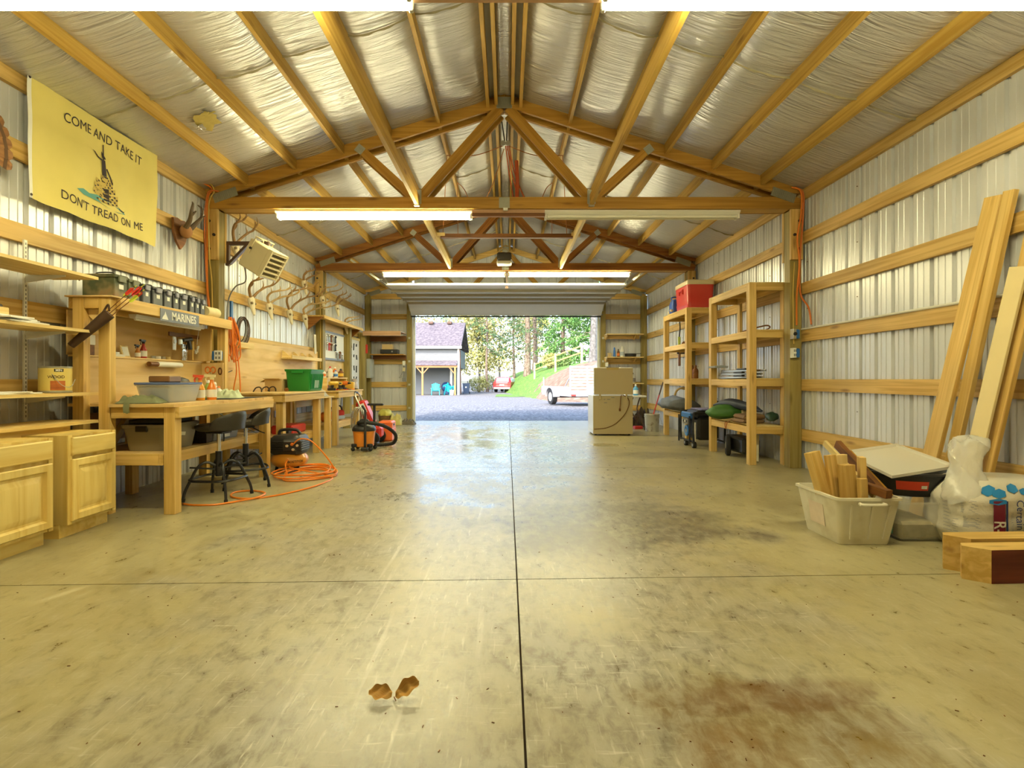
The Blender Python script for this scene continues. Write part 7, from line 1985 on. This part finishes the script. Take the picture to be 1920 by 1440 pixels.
mb = MB(); mb.lathe([(.02, 0), (.085, .004), (.092, .02), (.092, .03), (.06, .034), (.05, .02)], (gx - .215, gy + .10, .245), (-1, 0, 0), n=22); rc = mb.build('recoil_cover', plain('gen_blue', (.04, .18, .55), .35), t)
mb = MB(); mb.lathe([(.03, .0), (.032, .012), (.01, .014)], (gx - .237, gy + .10, .245), (-1, 0, 0), n=14); mb.build('recoil_hub', M_STEEL, rc)
mb = MB(); mb.rbox((gx - .21, gy - .21, .25), (.02, .03, .30)); mb.build('decal', M_PAPER, t)
for y in (gy - .27, gy + .10):
    mb = MB(); mb.cyl((gx - .27, y, .05), (gx - .22, y, .05), .05, 16); mb.build('wheel', M_RUBBER, t)
    mb = MB(); mb.cyl((gx - .275, y, .05), (gx - .215, y, .05), .025, 12); mb.build('hub', M_STEEL, t)
for s in (gy - .18, gy + .34):
    mb = MB(); mb.tube([(gx - .285, s, .05), (gx - .285, s, .50)], .014, 8); mb.build('folding_handle', M_FR, t)
mb = MB(); mb.rbox((gx + .02, gy - .02, .605), (.30, .44, .022), (0, 0, .05), ch=.004); solo('painted_board', mb, plain('print_mix', (.20, .20, .42), .5, var=.6, scale=18), 'printed game box lying on top of the generator', 'box')
mb = MB(); mb.lathe([(.05, 0), (.055, .02), (.055, .18), (.03, .23), (.022, .28), (.02, .30)], (3.36, 8.65, .617), n=14); solo('dark_bottle', mb, M_BLACK, 'tall dark bottle standing on the printed box', 'bottle')
mb = MB(); mb.ball((3.34, 8.47, .617 + .07), .075, 14, 9, .9); mb.lathe([(.075, 0), (.10, .004), (.10, .010), (.06, .014)], (3.33, 8.46, .617), n=18); solo('black_cap_hat', mb, M_BLACK, 'black brimmed hat on the printed box', 'hat')
# far rack contents
duffel('blue_coat', 'blue and grey coat heaped on the lowest shelf of the far rack', [(2.90, 10.15, .62), (3.02, 10.02, .63), (3.2, 9.85, .64), (3.4, 9.7, .63)], [.03, .13, .16, .14, .04], plain('coat_blue', (.16, .19, .30), .7, var=.4, scale=8), 12, 'coat')
duffel('grey_coat', 'charcoal jacket heaped in front of the blue coat', [(2.95, 9.72, .58), (3.06, 9.58, .61), (3.25, 9.42, .62), (3.4, 9.3, .60)], [.03, .11, .14, .12, .03], plain('coat_grey', (.07, .075, .085), .75, var=.4, scale=8), 14, 'jacket')
mb = MB(); mb.tube(smooth_path([(3.20, 10.15, .70), (3.22, 10.05, .86), (3.28, 9.95, .92), (3.38, 9.85, .90)], 5), [.02] * 11 + [.028] * 5, 8); solo('cane_handle', mb, W_GIRT, 'curved wooden handle sticking up behind the coats', 'cane')
for i, y in enumerate((9.42, 9.58)):
    bottle('brown_jug', ('brown jug nearer the camera on the third shelf of the far rack', 'second brown jug behind the first on the far rack')[i], (3.36, y, zA[2]), .05, .24, W_DARK, W_DARK)
# garden tools on the wall beyond the far rack
t = thing('loppers', 'long handled shears with a lime grip hung on the right wall', 'shears', (3.58, 11.2, 1.5))
mb = MB(); mb.tube(smooth_path([(3.50, 10.75, 2.36), (3.51, 10.72, 2.15), (3.50, 10.74, 1.95)], 4), .013, 6); mb.build('blade', M_BLACK, t)
mb = MB(); mb.tube([(3.50, 10.74, 1.95), (3.50, 10.74, 1.78)], .028, 8); mb.build('grip', plain('lime_grip', (.45, .50, .06), .5), t)
mb = MB(); mb.box((3.49, 10.71, 1.36), (3.52, 10.79, 1.78), ch=.004); mb.build('sheath', W_DARK, t)
mb = MB(); mb.rbox((3.53, 10.74, 1.62), (.15, .03, .03)); mb.build('hanger', M_BLACK, t)
for i, (y, z) in enumerate(((10.62, 2.42), (10.35, 2.36))):
    mb = MB(); mb.tube(smooth_path([(XR - .005, y, z), (XR - .10, y - .03, z + .02), (XR - .14, y - .06, z + .10), (XR - .09, y - .08, z + .12)], 4), .014, 6); solo('iron_hook', mb, M_BOLT, ('black hook on the right wall girt near the shears', 'black hook nearer the far rack on the right wall girt')[i], 'hook')
rag('tool_bundle', (3.40, 10.1, 1.7225), .14, .16, .10, W_DARK, 'small brown bundle on the second shelf of the far rack', 'bundle', 41, 0, 2.4)

# ================================================================== freezer, table, bucket
fx0, fx1, fy0, fy1 = 1.66, 2.43, 10.20, 10.85
t = thing('chest_freezer', 'beige backed chest freezer with its lid standing open', 'freezer', ((fx0 + fx1) / 2, 10.5, 0))
M_FBACK = plain('freezer_back', (.50, .42, .255), .55, var=.04, scale=3); M_FW = plain('freezer_white', (.80, .80, .80), .3)
mb = MB()
# open box: four walls and a bottom
mb.box((fx0, fy0 + .012, .035), (fx1, fy1, .10)); mb.box((fx0, fy0 + .012, .10), (fx0 + .06, fy1, .775), ch=.006); mb.box((fx1 - .06, fy0 + .012, .10), (fx1, fy1, .775), ch=.006); mb.box((fx0 + .06, fy0 + .012, .10), (fx1 - .06, fy0 + .07, .775)); mb.box((fx0 + .06, fy1 - .06, .10), (fx1 - .06, fy1, .775))
mb.build('cabinet', M_FW, t)
mb = MB(); mb.box((fx0 + .004, fy0, .03), (fx1 - .004, fy0 + .0115, .765)); bk_ = mb.build('back_panel', M_FBACK, t)
mb = MB(); mb.box((fx0 + .01, fy0 - .045, .795), (fx1 - .01, fy0 + .045, 1.315), ch=.012); ld = mb.build('lid', M_FW, t)
mb = MB(); mb.box((fx0 + .014, fy0 - .052, .800), (fx1 - .014, fy0 - .0455, 1.308)); mb.build('lid_cover', M_FBACK, ld)
mb = MB(); mb.box((fx0 + .25, fy0 - .056, 1.27), (fx0 + .48, fy0 - .0525, 1.315)); mb.build('lid_grip', plain('grip_tan', (.50, .38, .14), .5), ld)
for x in (fx0 + .13, fx1 - .13):
    mb = MB(); mb.rbox((x, fy0 - .02, .755), (.035, .035, .13), ch=.005); mb.build('hinge', M_FBACK, t)
mb = MB(); mb.tube(smooth_path([(fx1 - .22, fy0 - .012, .79), (fx1 - .24, fy0 - .02, .74), (fx1 - .25, fy0 - .02, .60), (fx1 - .26, fy0 - .02, .52)], 5), .007, 6); mb.rbox((fx1 - .26, fy0 - .025, .50), (.03, .03, .05), ch=.004); mb.build('plug_lead', W_DARK, t)
mb = MB(); mb.tube(smooth_path([(fx1 - .20, fy0 - .012, .79), (fx1 - .10, fy0 - .02, .72), (fx1 - .08, fy0 - .02, .60), (fx1 - .16, fy0 - .018, .42), (fx1 - .33, fy0 - .015, .24), (fx1 - .52, fy0 - .012, .15), (fx0 + .02, fy0 - .012, .125)], 6), .007, 6); mb.build('power_lead', W_DARK, t)
for i, (a, b) in enumerate(((.22, .70), (.30, .70), (.38, .735), (.24, .635))):
    mb = MB(); mb.rbox((fx0 + a, fy0 - .001, b), (.06 if i else .03, .003, .012)); mb.build('stamp', M_GREY, bk_)
for x in (fx0 + .06, fx1 - .06):
    for y in (fy0 + .07, fy1 - .07):
        mb = MB(); mb.cyl((x, y, 0), (x, y, .036), .025, 10); mb.build('foot', M_BLACK, t)
# folding table
tx0, tx1, ty0, ty1, tz = 2.20, 2.97, 11.25, 12.0, .74
t = thing('folding_table', 'white folding table with bent dark legs behind the freezer', 'table', (2.6, 11.6, 0))
mb = MB(); mb.box((tx0, ty0, tz - .04), (tx1, ty1, tz), ch=.012); mb.build('tabletop', M_WHITE, t)
for y in (ty0 + .08, ty1 - .08):
    mb = MB(); mb.tube(smooth_path([(tx1 - .12, y, tz - .04), (tx1 - .17, y, tz - .20), (tx1 - .18, y, .42), (tx1 - .10, y, .24), (tx1 - .03, y, .10), (tx1 - .02, y, .0)], 5), .014, 8); mb.build('leg', M_DKSTEEL, t)
    mb = MB(); mb.tube(smooth_path([(tx0 + .12, y, tz - .04), (tx0 + .17, y, tz - .20), (tx0 + .18, y, .42), (tx0 + .10, y, .24), (tx0 + .03, y, .10), (tx0 + .02, y, .0)], 5), .014, 8); mb.build('leg', M_DKSTEEL, t)
mb = MB(); mb.tube([(tx0 + .12, ty0 + .08, .30), (tx1 - .12, ty0 + .08, .30)], .010, 6); mb.build('stretcher', M_DKSTEEL, t)
bottle('spray_cleaner', 'clear bottle of bright blue cleaner on the folding table', (2.78, 11.42, tz), .055, .24, plain('blue_liquid', (.10, .40, .75), .15), M_WHITE, M_PAPER)
mb = MB(); mb.rbox((2.58, 11.40, tz + .015), (.20, .16, .03), (0, 0, .3), ch=.008); solo('folded_towel', mb, M_PAPER, 'folded white towel beside the blue cleaner', 'towel')
mb = MB(); mb.box((2.50, 12.1, .0), (2.85, 12.4, .62), ch=.01); solo('beige_bin', mb, plain('beige_bin', (.62, .50, .26), .5), 'beige bin standing behind the folding table', 'bin')
mb = MB(); mb.rbox((2.49, 12.05, .66), (.09, .09, .09), ch=.02); mb.rbox((2.49, 12.05, .58), (.07, .07, .10), ch=.015); solo('red_canister', mb, M_RED, 'small red canister hooked on the beige bin', 'canister')
rag('tool_heap', (3.12, 12.2, 0), .45, .5, .42, plain('heap_brown', (.12, .085, .05), .8, var=.5, scale=10), 'dark heap of gear on the floor in the right corner', 'gear', 52, 0, 2.0)
# bucket and broom
ux, uy = 3.03, 11.05
t = thing('bucket', 'paint stained grey white bucket on the floor', 'bucket', (ux, uy, 0))
M_BUCK = two_tone('stained_bucket', (.22, .15, .09), (.52, .50, .44), 7, .6, bump=.0, p0=.32, p1=.46)
mb = MB(); mb.lathe([(.130, 0), (.135, .006), (.150, .30), (.158, .30), (.158, .315), (.150, .315), (.151, .335), (.158, .335), (.158, .35), (.152, .37), (.146, .37), (.130, .02), (.05, .015)], (ux, uy, 0), n=28); mb.build('pail', M_BUCK, t)
mb = MB(); mb.tube(smooth_path([(ux + .155, uy - .02, .30), (ux + .19, uy - .04, .20), (ux + .20, uy - .06, .15), (ux + .17, uy - .10, .17)], 4), .004, 5); mb.build('bail', M_STEEL, t)
t = thing('mop', 'red handled mop standing in the stained bucket', 'mop', (ux, uy, .05))
a, b = Vector((ux - .04, uy, .12)), P(1243, 717, 11.5)
mb = MB(); mb.tube([a, a.lerp(b, .70)], .013, 8); mb.build('handle', M_RED, t)
mb = MB(); mb.tube([a.lerp(b, .70), b], .014, 8); mb.build('grip', M_DKSTEEL, t)
mb = MB(); mb.ball(a + Vector((0, 0, -.03)), .06, 10, 7); mb.build('mop_head', M_GREY, t)
mb = MB(); mb.rbox((2.86, 11.55, .035), (.20, .10, .07), (0, 0, .3), ch=.012); solo('red_dustpan', mb, M_RED, 'red dustpan on the floor behind the bucket', 'dustpan')
# shelves on the door wall, right of the door
def wall_shelf(z, label, x0=2.50):
    t = thing('bracket_shelf', label, 'shelf', (3.0, 13.5, z), group='shelves right of the door')
    mb = MB(); mb.box((x0, 13.28, z - .02), (3.44, 13.60, z)); mb.build('board', W_PALE, t)
    mb = MB(); mb.box((x0, 13.56, z - .11), (3.40, 13.60, z - .021)); mb.build('ledger', W_GIRT, t)
    for x in (x0 + .03, 3.25):
        mb = MB(); mb.prism([(0, 0), (-.26, 0), (0, -.12)], (x - .015, 13.56, z - .021), (0, 1, 0), (0, 0, 1), .03); mb.build('bracket', W_GIRT, t)
wall_shelf(2.235, 'topmost shelf right of the door, empty')
wall_shelf(1.655, 'middle shelf right of the door holding bottles and a pan')
wall_shelf(.99, 'lowest shelf right of the door, with two white jugs', 2.62)
zz = 1.6555
mb = MB(); mb.rbox((2.60, 13.42, zz + .05), (.09, .09, .10), ch=.008); solo('tan_carton', mb, M_CARD, 'tan carton at the left end of the middle shelf', 'carton')
bottle('spray_can', 'tall blue spray can on the middle shelf', (2.72, 13.40, zz), .03, .24, M_BLUE, M_BLUE, neck=.7)
bottle('polish_bottle', 'dark bottle with an orange label on the middle shelf', (2.82, 13.40, zz), .035, .20, W_DARK, M_BLACK, M_ORANGE)
bottle('soap_bottle', 'large white bottle on the middle shelf', (2.92, 13.42, zz), .05, .27, M_WHITE, M_WHITE, plain('pale_blue_label', (.45, .52, .62), .5))
t = thing('frying_pan', 'black pan lying on the middle shelf', 'pan', (3.14, 13.44, zz))
mb = MB(); mb.lathe([(.12, 0), (.14, .015), (.15, .08), (.155, .085), (.145, .085), (.13, .02), (.05, .012)], (3.14, 13.44, zz), n=22); mb.build('bowl', M_BLACK, t)
mb = MB(); mb.beam((3.28, 13.42, zz + .08), (3.40, 13.40, zz + .085), .03, .015); mb.build('handle', M_BLACK, t)
bottle('white_jug', 'plain white jug on the lowest shelf', (2.93, 13.40, .9905), .075, .28, plain('cream_jug', (.80, .76, .58), .45), M_WHITE)
bottle('grey_jug', 'grey white jug with a round dark mark on the lowest shelf', (3.17, 13.40, .9905), .085, .27, plain('grey_jug', (.55, .54, .50), .45), M_BLACK, plain('grey_label', (.22, .20, .20), .5))
mb = MB(); mb.rbox((2.56, 13.57, 1.47), (.07, .05, .12), ch=.005); solo('light_switch', mb, M_WHITE, 'white switch box on the right jamb post', 'switch')

# ================================================================== near right corner
# tote of offcuts
ox, oy = 2.352, 3.67
t = thing('white_tote', 'scuffed white plastic tote full of wood offcuts', 'tote', (ox, oy, 0))
M_TOTEW = two_tone('scuffed_white', (.56, .50, .34), (.76, .72, .58), 6, .45, bump=.0, p0=.25, p1=.5)
mb = MB(); tub(mb, .415, .50, .32, .80, .035, .006, .012); mb.build('body', M_TOTEW, t, world=False)
for s in (-1, 1):
    mb = MB(); mb.tube(smooth_path([(-.075, s * .262, .285), (-.07, s * .285, .282), (.07, s * .285, .282), (.075, s * .262, .285)], 4), .011, 8); mb.build('handle', M_TOTEW, t, world=False)
    for x in (-.12, .02, .13):
        mb = MB(); mb.beam((x * .86, s * .208, .04), (x, s * .248, .27), .012, .012, up=(0, s, 0)); mb.build('rib', M_TOTEW, t, world=False)
mb = MB(); mb.rbox((-.190, .02, .16), (.002, .17, .15), (0, R(-7.0), 0)); mb.build('paper_label', plain('faded_label', (.74, .62, .50), .6, var=.12, scale=24), t, world=False)
mb = MB(); mb.rbox((-.197, .07, .225), (.0022, .05, .010), (0, R(-7.0), 0)); mb.build('marker_stroke', M_BLACK, t, world=False)
def off(label, c0, c1, w, h, mat=W_STUD, roll=(0, 1, 0)):
    mb = MB(); mb.beam(c0, c1, w, h, up=roll, ch=.002); solo('wood_offcut', mb, mat, label, 'wood block', 'offcuts in the white tote')
b0 = .045
off('thick offcut leaning at the left front of the tote', (2.25, 3.62, b0), (2.135, 3.70, .58), .089, .06, W_STUD, (.3, -1, 0))
off('offcut second from the left in the tote', (2.28, 3.60, b0), (2.235, 3.66, .565), .070, .038, W_GIRT, (.2, -1, 0))
off('rough sawn square block in the middle of the tote', (2.31, 3.54, b0), (2.285, 3.56, .515), .075, .075, W_GIRT, (.1, -1, 0))
off('flat offcut behind the rough sawn block', (2.33, 3.66, b0), (2.31, 3.68, .565), .10, .04, W_PALE, (.1, -1, 0))
off('tallest pale offcut right of the rough block', (2.40, 3.56, b0), (2.395, 3.57, .565), .085, .038, W_STUD, (1, -.4, 0))
off('short offcut in front of the tall pale one', (2.365, 3.49, b0), (2.345, 3.49, .435), .050, .038, W_STUD, (.1, -1, 0))
off('long dark stick slanting from the back of the tote', P(1655, 925, 3.52), P(1570, 832, 4.0), .038, .060, W_DARK, (0, 0, 1))
off('long pale stick slanting from the back of the tote', P(1640, 930, 3.50), P(1546, 830, 4.0), .022, .045, W_PALE, (0, 0, 1))
off('brown batten slanting to the right rim of the tote', P(1668, 930, 3.50), P(1590, 846, 3.9), .045, .024, W_TRUSS, (0, 0, 1))
off('short block with a dark end hanging over the tote rim', (2.38, 3.60, .38), (2.45, 3.385, .350), .055, .055, W_DARK, (0, 0, 1))
# clear bin with the black tub and the loose lid
t = thing('clear_bin', 'clear plastic bin of odds and ends right of the tote', 'bin', (2.80, 3.76, 0))
M_CLR2 = clear_plastic('cloudy_bin', (.80, .80, .74), .22)
mb = MB(); tub(mb, .37, .50, .27, .88, .03, .004, .010); mb.build('body', M_CLR2, t, world=False)
mb = MB(); mb.rbox((-.02, -.02, .07), (.28, .38, .12), ch=.02); mb.build('papers', plain('mixed_papers', (.42, .36, .22), .7, var=.5, scale=26), t, world=False)
mb = MB(); mb.rbox((-.166, -.08, .085), (.006, .14, .10)); mb.build('teal_card', plain('teal_card', (.12, .36, .30), .6), t, world=False)
t = thing('black_tub', 'oval black feed tub with a red sticker under the loose lid', 'tub', (2.86, 3.80, .285))
mb = MB(); ring = lambda f, z: [(2.86 + .31 * f * math.cos(a), 3.80 + .25 * f * math.sin(a), z) for a in [math.tau * k / 32 for k in range(32)]]
mb.rings([ring(.80, .285), ring(.86, .292), ring(.98, .43), ring(1.04, .435), ring(1.04, .447), ring(.96, .447), ring(.84, .30), ring(.4, .296)]); mb.build('body', M_BLACK, t)
def tubpt(a, b):
    th = R(-112) + a / .28; f = .905 + (b) * .85
    return (2.86 + .318 * f * math.cos(th), 3.80 + .258 * f * math.sin(th), .365 + b)
mb = MB(); mb.grid(lambda u, v: tubpt((u - .5) * .19, (v - .5) * .062), 10, 2); st = mb.build('sticker', plain('sticker_red', (.80, .07, .03), .45), t)
mb = MB(); mb.grid(lambda u, v: (lambda p: (p[0], p[1] - .002, p[2]))(tubpt(.068 + (u - .5) * .035, -.008 + (v - .5) * .022)), 3, 2); mb.build('price_tag', M_PAPER, st)
t = thing('loose_lid', 'translucent bin lid laid tilted across the black tub', 'lid', (2.78, 3.8, .46))
A = [Vector((2.545, 3.49, .452)), Vector((3.06, 3.60, .500)), Vector((3.02, 4.10, .585)), Vector((2.52, 3.97, .545))]
def lidp(u, v, dz=0.0):
    p = A[0].lerp(A[1], u).lerp(A[3].lerp(A[2], u), v); n_ = (A[1] - A[0]).cross(A[3] - A[0]).normalized(); return p + n_ * dz
mb = MB(); m = [(0, 0), (1, 0), (1, 1), (0, 1)]
def lr(i, dz): return [lidp(i + (1 - 2 * i) * u, i + (1 - 2 * i) * v, dz) for u, v in m]
mb.rings([lr(0, -.016), lr(-.012, -.016), lr(-.012, .004), lr(.05, .006), lr(.07, -.004), lr(.10, -.004)]); mb.build('panel', plain('cloudy_lid', (.84, .82, .74), .3, alpha=.62), t)
# insulation bag
ix, iy = 3.25, 3.52
t = thing('insulation_bag', 'white plastic bag of insulation printed R-13 with a torn top', 'insulation bag', (ix, iy, 0))
M_BAGW = plain('bag_white', (.74, .70, .60), .32, bump=.7, bscale=16)
def bagp(th, z):
    """rounded block, slightly pillowed, creased"""
    c, s = math.cos(th), math.sin(th); n_ = 3.2
    r = (abs(c) ** n_ + abs(s) ** n_) ** (-1 / n_)
    f = 1.0 - .16 * max(0, .10 - z) / .10 - .32 * max(0, (z - .31) / .14) ** 1.6 + .014 * math.sin(z * 70 + 4 * math.sin(th * 2)) * (.5 + noise.noise(Vector((c * 3, s * 3, 2)))) + .010 * math.sin(th * 17 + z * 20) * min(1, z * 4) + .03 * noise.noise(Vector((c * 2, s * 2, z * 8)))
    return Vector((ix + .38 * r * c * f, iy + .24 * r * s * f, z))
mb = MB(); NS = 96
mb.rings([[bagp(math.tau * k / NS, z) for k in range(NS)] for z in [.004, .02] + [.04 + .016 * i for i in range(26)]]); bag = mb.build('sack', M_BAGW, t, smooth=70)
def bag_patch(nm, a0, a1, z0, z1, mat, lift=.004, par=None, pts=None):
    mb = MB()
    def f(u, v):
        p = bagp(R(a0 + (a1 - a0) * u), z0 + (z1 - z0) * v); d = Vector((p.x - ix, p.y - iy, .05)).normalized(); return p + d * lift
    if pts is None: mb.grid(f, 14, 10)
    else: mb.add([f(u, v) for u, v in pts], [list(range(len(pts)))])
    return mb.build(nm, mat, par or bag, smooth=60)
M_MAROON = plain('bag_maroon', (.20, .012, .045), .4); M_BB = plain('bag_blue', (.02, .24, .62), .4); M_NAVY = plain('bag_navy', (.02, .05, .22), .4); M_GP = plain('bag_grey_print', (.40, .40, .44), .5)
bag_patch('maroon_band', 239, 248, .02, .33, M_MAROON)
bag_patch('blue_edge', 248.6, 250.2, .02, .33, M_NAVY)
def bagtext(body, ac, zc, size, mat, nm='lettering', down=True, bold=.0):
    mb = MB()
    def f(a, b):
        p = bagp(R(ac + b / .0066), zc - a); d = Vector((p.x - ix, p.y - iy, .05)).normalized(); return p + d * .007
    letter(mb, body, f, size, bold); return mb.build(nm, mat, bag, smooth=0)
bagtext('R-13', 243.5, .125, .085, M_BAGW, bold=.001)
bagtext('CertainTeed', 260, .18, .062, M_NAVY)
bagtext('INSULATION', 253.5, .20, .020, M_GP)
for k, (a0, a1, z0, z1) in enumerate(((214, 228, .24, .325), (216, 230, .15, .22), (190, 203, .10, .30), (205, 212, .06, .20))):
    mb = MB()
    for q in range(9):
        zq_ = z0 + (z1 - z0) * (q + .5) / 9
        bag_n = []
        for u in (0, 1):
            for dz in (-.0016, .0016):
                p = bagp(R(a0 + (a1 - a0 - (q * 37 % 5)) * u), zq_ + dz); d = Vector((p.x - ix, p.y - iy, .05)).normalized(); bag_n.append(p + d * .005)
        mb.add(bag_n, [[0, 2, 3, 1]])
    mb.build('small_print', M_GP, bag, smooth=0)['kind'] = 'stuff'
hexa = [(.5, 0), (1, .25), (1, .75), (.5, 1), (0, .75), (0, .25)]
for (a0, a1, z0, z1) in ((229, 240, .355, .42), (238, 249, .345, .40), (236, 249, .305, .345), (251, 262, .375, .43), (263, 274, .36, .405)):
    bag_patch('blue_hexagon', a0, a1, z0, z1, M_BB, .006, pts=hexa)
# torn clear plastic gathered on top
t2 = MB(); M_WRAP = plain('clear_wrap', (.86, .85, .80), .14, alpha=.5, bump=.8, bscale=16)
rings = []
path_ = smooth_path([(3.00, 3.44, .30), (3.00, 3.45, .40), (3.02, 3.47, .50), (3.04, 3.50, .58), (3.08, 3.52, .66), (3.09, 3.53, .70)], 4)
rad = [.15, .15, .145, .135, .125, .115, .105, .098, .092, .09, .09, .092, .097, .10, .105, .11, .115, .112, .10, .07, .02]
for i, p in enumerate(path_):
    r = rad[min(i, len(rad) - 1)]
    rings.append([p + Vector((math.cos(a) * r * (1 + .22 * noise.noise(Vector((math.cos(a) * 2, math.sin(a) * 2, i * .22)))) , math.sin(a) * r * .8 * (1 + .22 * noise.noise(Vector((math.cos(a) * 2, math.sin(a) * 2, i * .22 + 9)))), .02 * math.sin(a * 5 + i))) for a in [math.tau * k / 30 for k in range(30)]])
t2.rings(rings); t2.build('torn_wrap', M_WRAP, t, smooth=70)
# timbers
for i, (xo, yo, lb) in enumerate(((2.577, 2.81, 'front sawn timber with a dark red side at the right edge'), (2.60, 2.96, 'rear sawn timber behind the red sided one'))):
    rz = R(3) if i == 0 else R(2)
    t = thing('timber', lb, 'timber', (xo, yo, 0), rz, group='timbers at the right edge')
    hgt = .180 if i == 0 else .195
    mb = MB(); mb.prism([(0, 0), (-.088, .082), (-.05, .13), (.95, .13), (.95, 0)], (0, 0, 0), (1, 0, 0), (0, 1, 0), hgt); mb.build('beam', W_STUD, t, world=False)
    if i == 0:
        mb = MB(); mb.box((.0, -.0025, .001), (.95, -.0005, hgt - .001), grain=0); mb.build('stained_face', wood('red_stain', (.20, .040, .018), (.13, .024, .010)), t, world=False)
# leaning boards
def lean(label, b0, b1, w, th, mat, group='boards leaning on the right wall'):
    mb = MB(); mb.beam(b0, b1, th, w, up=(0, -1, 0), ch=.002); solo('leaning_board', mb, mat, label, 'board', group)
lean('wide fir plank leaning left-most on the right wall', (3.30, 4.25, .0), (3.575, 3.87, 2.43), .14, .038, W_STUD)
lean('fir stud leaning just right of the wide plank', (3.37, 4.12, .0), (3.575, 3.745, 2.43), .089, .038, W_STUD)
lean('pale planed board leaning at the right edge', (3.30, 3.87, .0), (3.50, 3.61, 1.86), .13, .02, plain('planed_pine', (.80, .65, .33), .5, var=.05))
lean('fir stud directly behind the pale planed board', (3.38, 3.84, .0), (3.555, 3.56, 1.86), .10, .038, W_GIRT)
lean('fir board rearmost behind the pale planed board', (3.44, 3.90, .0), (3.590, 3.56, 2.22), .12, .038, W_STUD)

# ================================================================== hoist bar and ropes under the ridge
t = thing('hoist_bar', 'dark wooden hoist bar hung level under the ridge', 'hoist bar', (0, 8.1, 3.2))
zbar = ZZ(443, 8.1)
mb = MB(); mb.box((-1.02, 8.06, zbar - .03), (1.05, 8.14, zbar + .03)); mb.build('bar', W_DARK, t)
for x in (-1.02, 1.05):
    mb = MB(); mb.rbox((x, 8.10, zbar + .02), (.14, .10, .05), ch=.005); mb.build('end_block', W_PALE, t)
M_ROPE = plain('brown_rope', (.36, .14, .05), .7)
apex = Vector((-.02, 6.72, 4.06))
for s in (-1, 1):
    hook = Vector((XC + s * .80, 7.3, roof_z(XC + s * .8) - .16))
    mb = MB(); mb.tube(smooth_path([apex + Vector((s * .03, 0, 0)), apex.lerp(hook, .5) + Vector((0, 0, -.06)), hook], 6), .006, 6); mb.build('guy_rope', M_ROPE, t)
    mb = MB(); mb.tube([hook, Vector((hook.x + s * .15, 8.1, zbar + .03))], .006, 6); mb.build('hang_rope', M_ROPE, t)
    h2 = Vector((XC + s * .72, 8.0, roof_z(XC + s * .72) - .30))
    mb = MB(); mb.tube(smooth_path([apex + Vector((s * .02, .02, -.03)), apex + Vector((s * .20, .4, -.40)), apex + Vector((s * .42, .8, -.56)), h2 + Vector((-s * .1, 0, -.10)), h2], 6), .006, 6); mb.build('slack_rope', M_ROPE, t)
    mb = MB(); mb.tube([h2, Vector((h2.x, 8.1, zbar + .03))], .005, 6); mb.build('hang_rope', M_ROPE, t)
    mb = MB(); mb.tube([(XC + s * .035, 6.70, 4.37), apex + Vector((s * .012, 0, .06))], .008, 6); mb.build('sling', M_BLACK, t)
    mb = MB(); mb.lathe([(.012, -.014), (.034, -.014), (.034, .014), (.012, .014)], apex + Vector((s * .03, 0, .03)), (0, 1, 0), n=14); mb.build('pulley', M_STEEL, t)
for k in range(3):
    mb = MB(); mb.tube(smooth_path([apex + Vector((.02 * k, 0, 0)), apex + Vector((.05 + .04 * k, .1, -.35)), (.10 + .08 * k, 6.85, 3.34)], 5), .007, 6); mb.build('pull_rope', plain('red_rope', (.55, .10, .03), .6), t)
mb = MB(); mb.tube(smooth_path([(.12, 6.80, 3.9), (.13, 6.78, 3.6), (.12, 6.80, 3.36)], 4), .024, 8); mb.build('rope_bundle', plain('red_rope', (.55, .10, .03), .6), t)
mb = MB(); mb.rbox((-.02, 6.42, 3.155), (.055, .03, .03)); mb.build('white_tag', M_WHITE, t)

# ================================================================== leaf and floor litter
t = thing('dry_leaf', 'curled golden dry leaf on the concrete floor', 'leaf', (-.385, 1.80, 0))
M_LEAF = wood('dry_leaf', (.62, .36, .08), (.45, .22, .04), knots=False, grain=40)
for s, L, ang, tilt in ((-1, .080, R(172), .35), (1, .085, R(35), .75)):
    mb = MB(); d = Vector((math.cos(ang), math.sin(ang) * .55, .28 if s > 0 else .10)).normalized(); q = Vector((-.15 * s, .75, tilt)).normalized()
    def lf(u, v, d=d, q=q, L=L, s=s):
        w = .032 * math.sin(math.pi * (u * .92 + .05)) ** .7; b = (v - .5) * 2
        return Vector((-.385 + .006 * s, 1.79, .020)) + d * L * u + q * b * w * (.75 if b < 0 else 1) + Vector((0, -.012, .010)) * (b * b) * math.sin(math.pi * u) + Vector((0, 0, .004 * math.sin(u * 14 + b * 3)))
    mb.grid(lf, 16, 10); mb.v = [Vector((p.x, p.y, max(p.z, .003))) for p in mb.v]; mb.build('blade', M_LEAF, t, smooth=70)
mb = MB(); mb.tube(smooth_path([(-.385, 1.80, .006), (-.383, 1.79, .012), (-.375, 1.782, .004)], 4), .0018, 5); mb.build('stalk', W_DARK, t)
rnd = random.Random(12)
mb = MB()
for i in range(240):
    y = 1.35 + 5.5 * rnd.random() ** 1.8; x = rnd.uniform(-2.6, 2.6) * min(1, y / 2.2)
    a = rnd.uniform(0, 6.28); L = rnd.uniform(.003, .011); w = rnd.uniform(.0012, .003)
    mb.rbox((x, y, .0012), (L, w, .0022), (0, 0, a))
solo('floor_litter', mb, W_DARK, 'tiny brown wood chips scattered over the concrete', 'wood chips', kind='stuff')
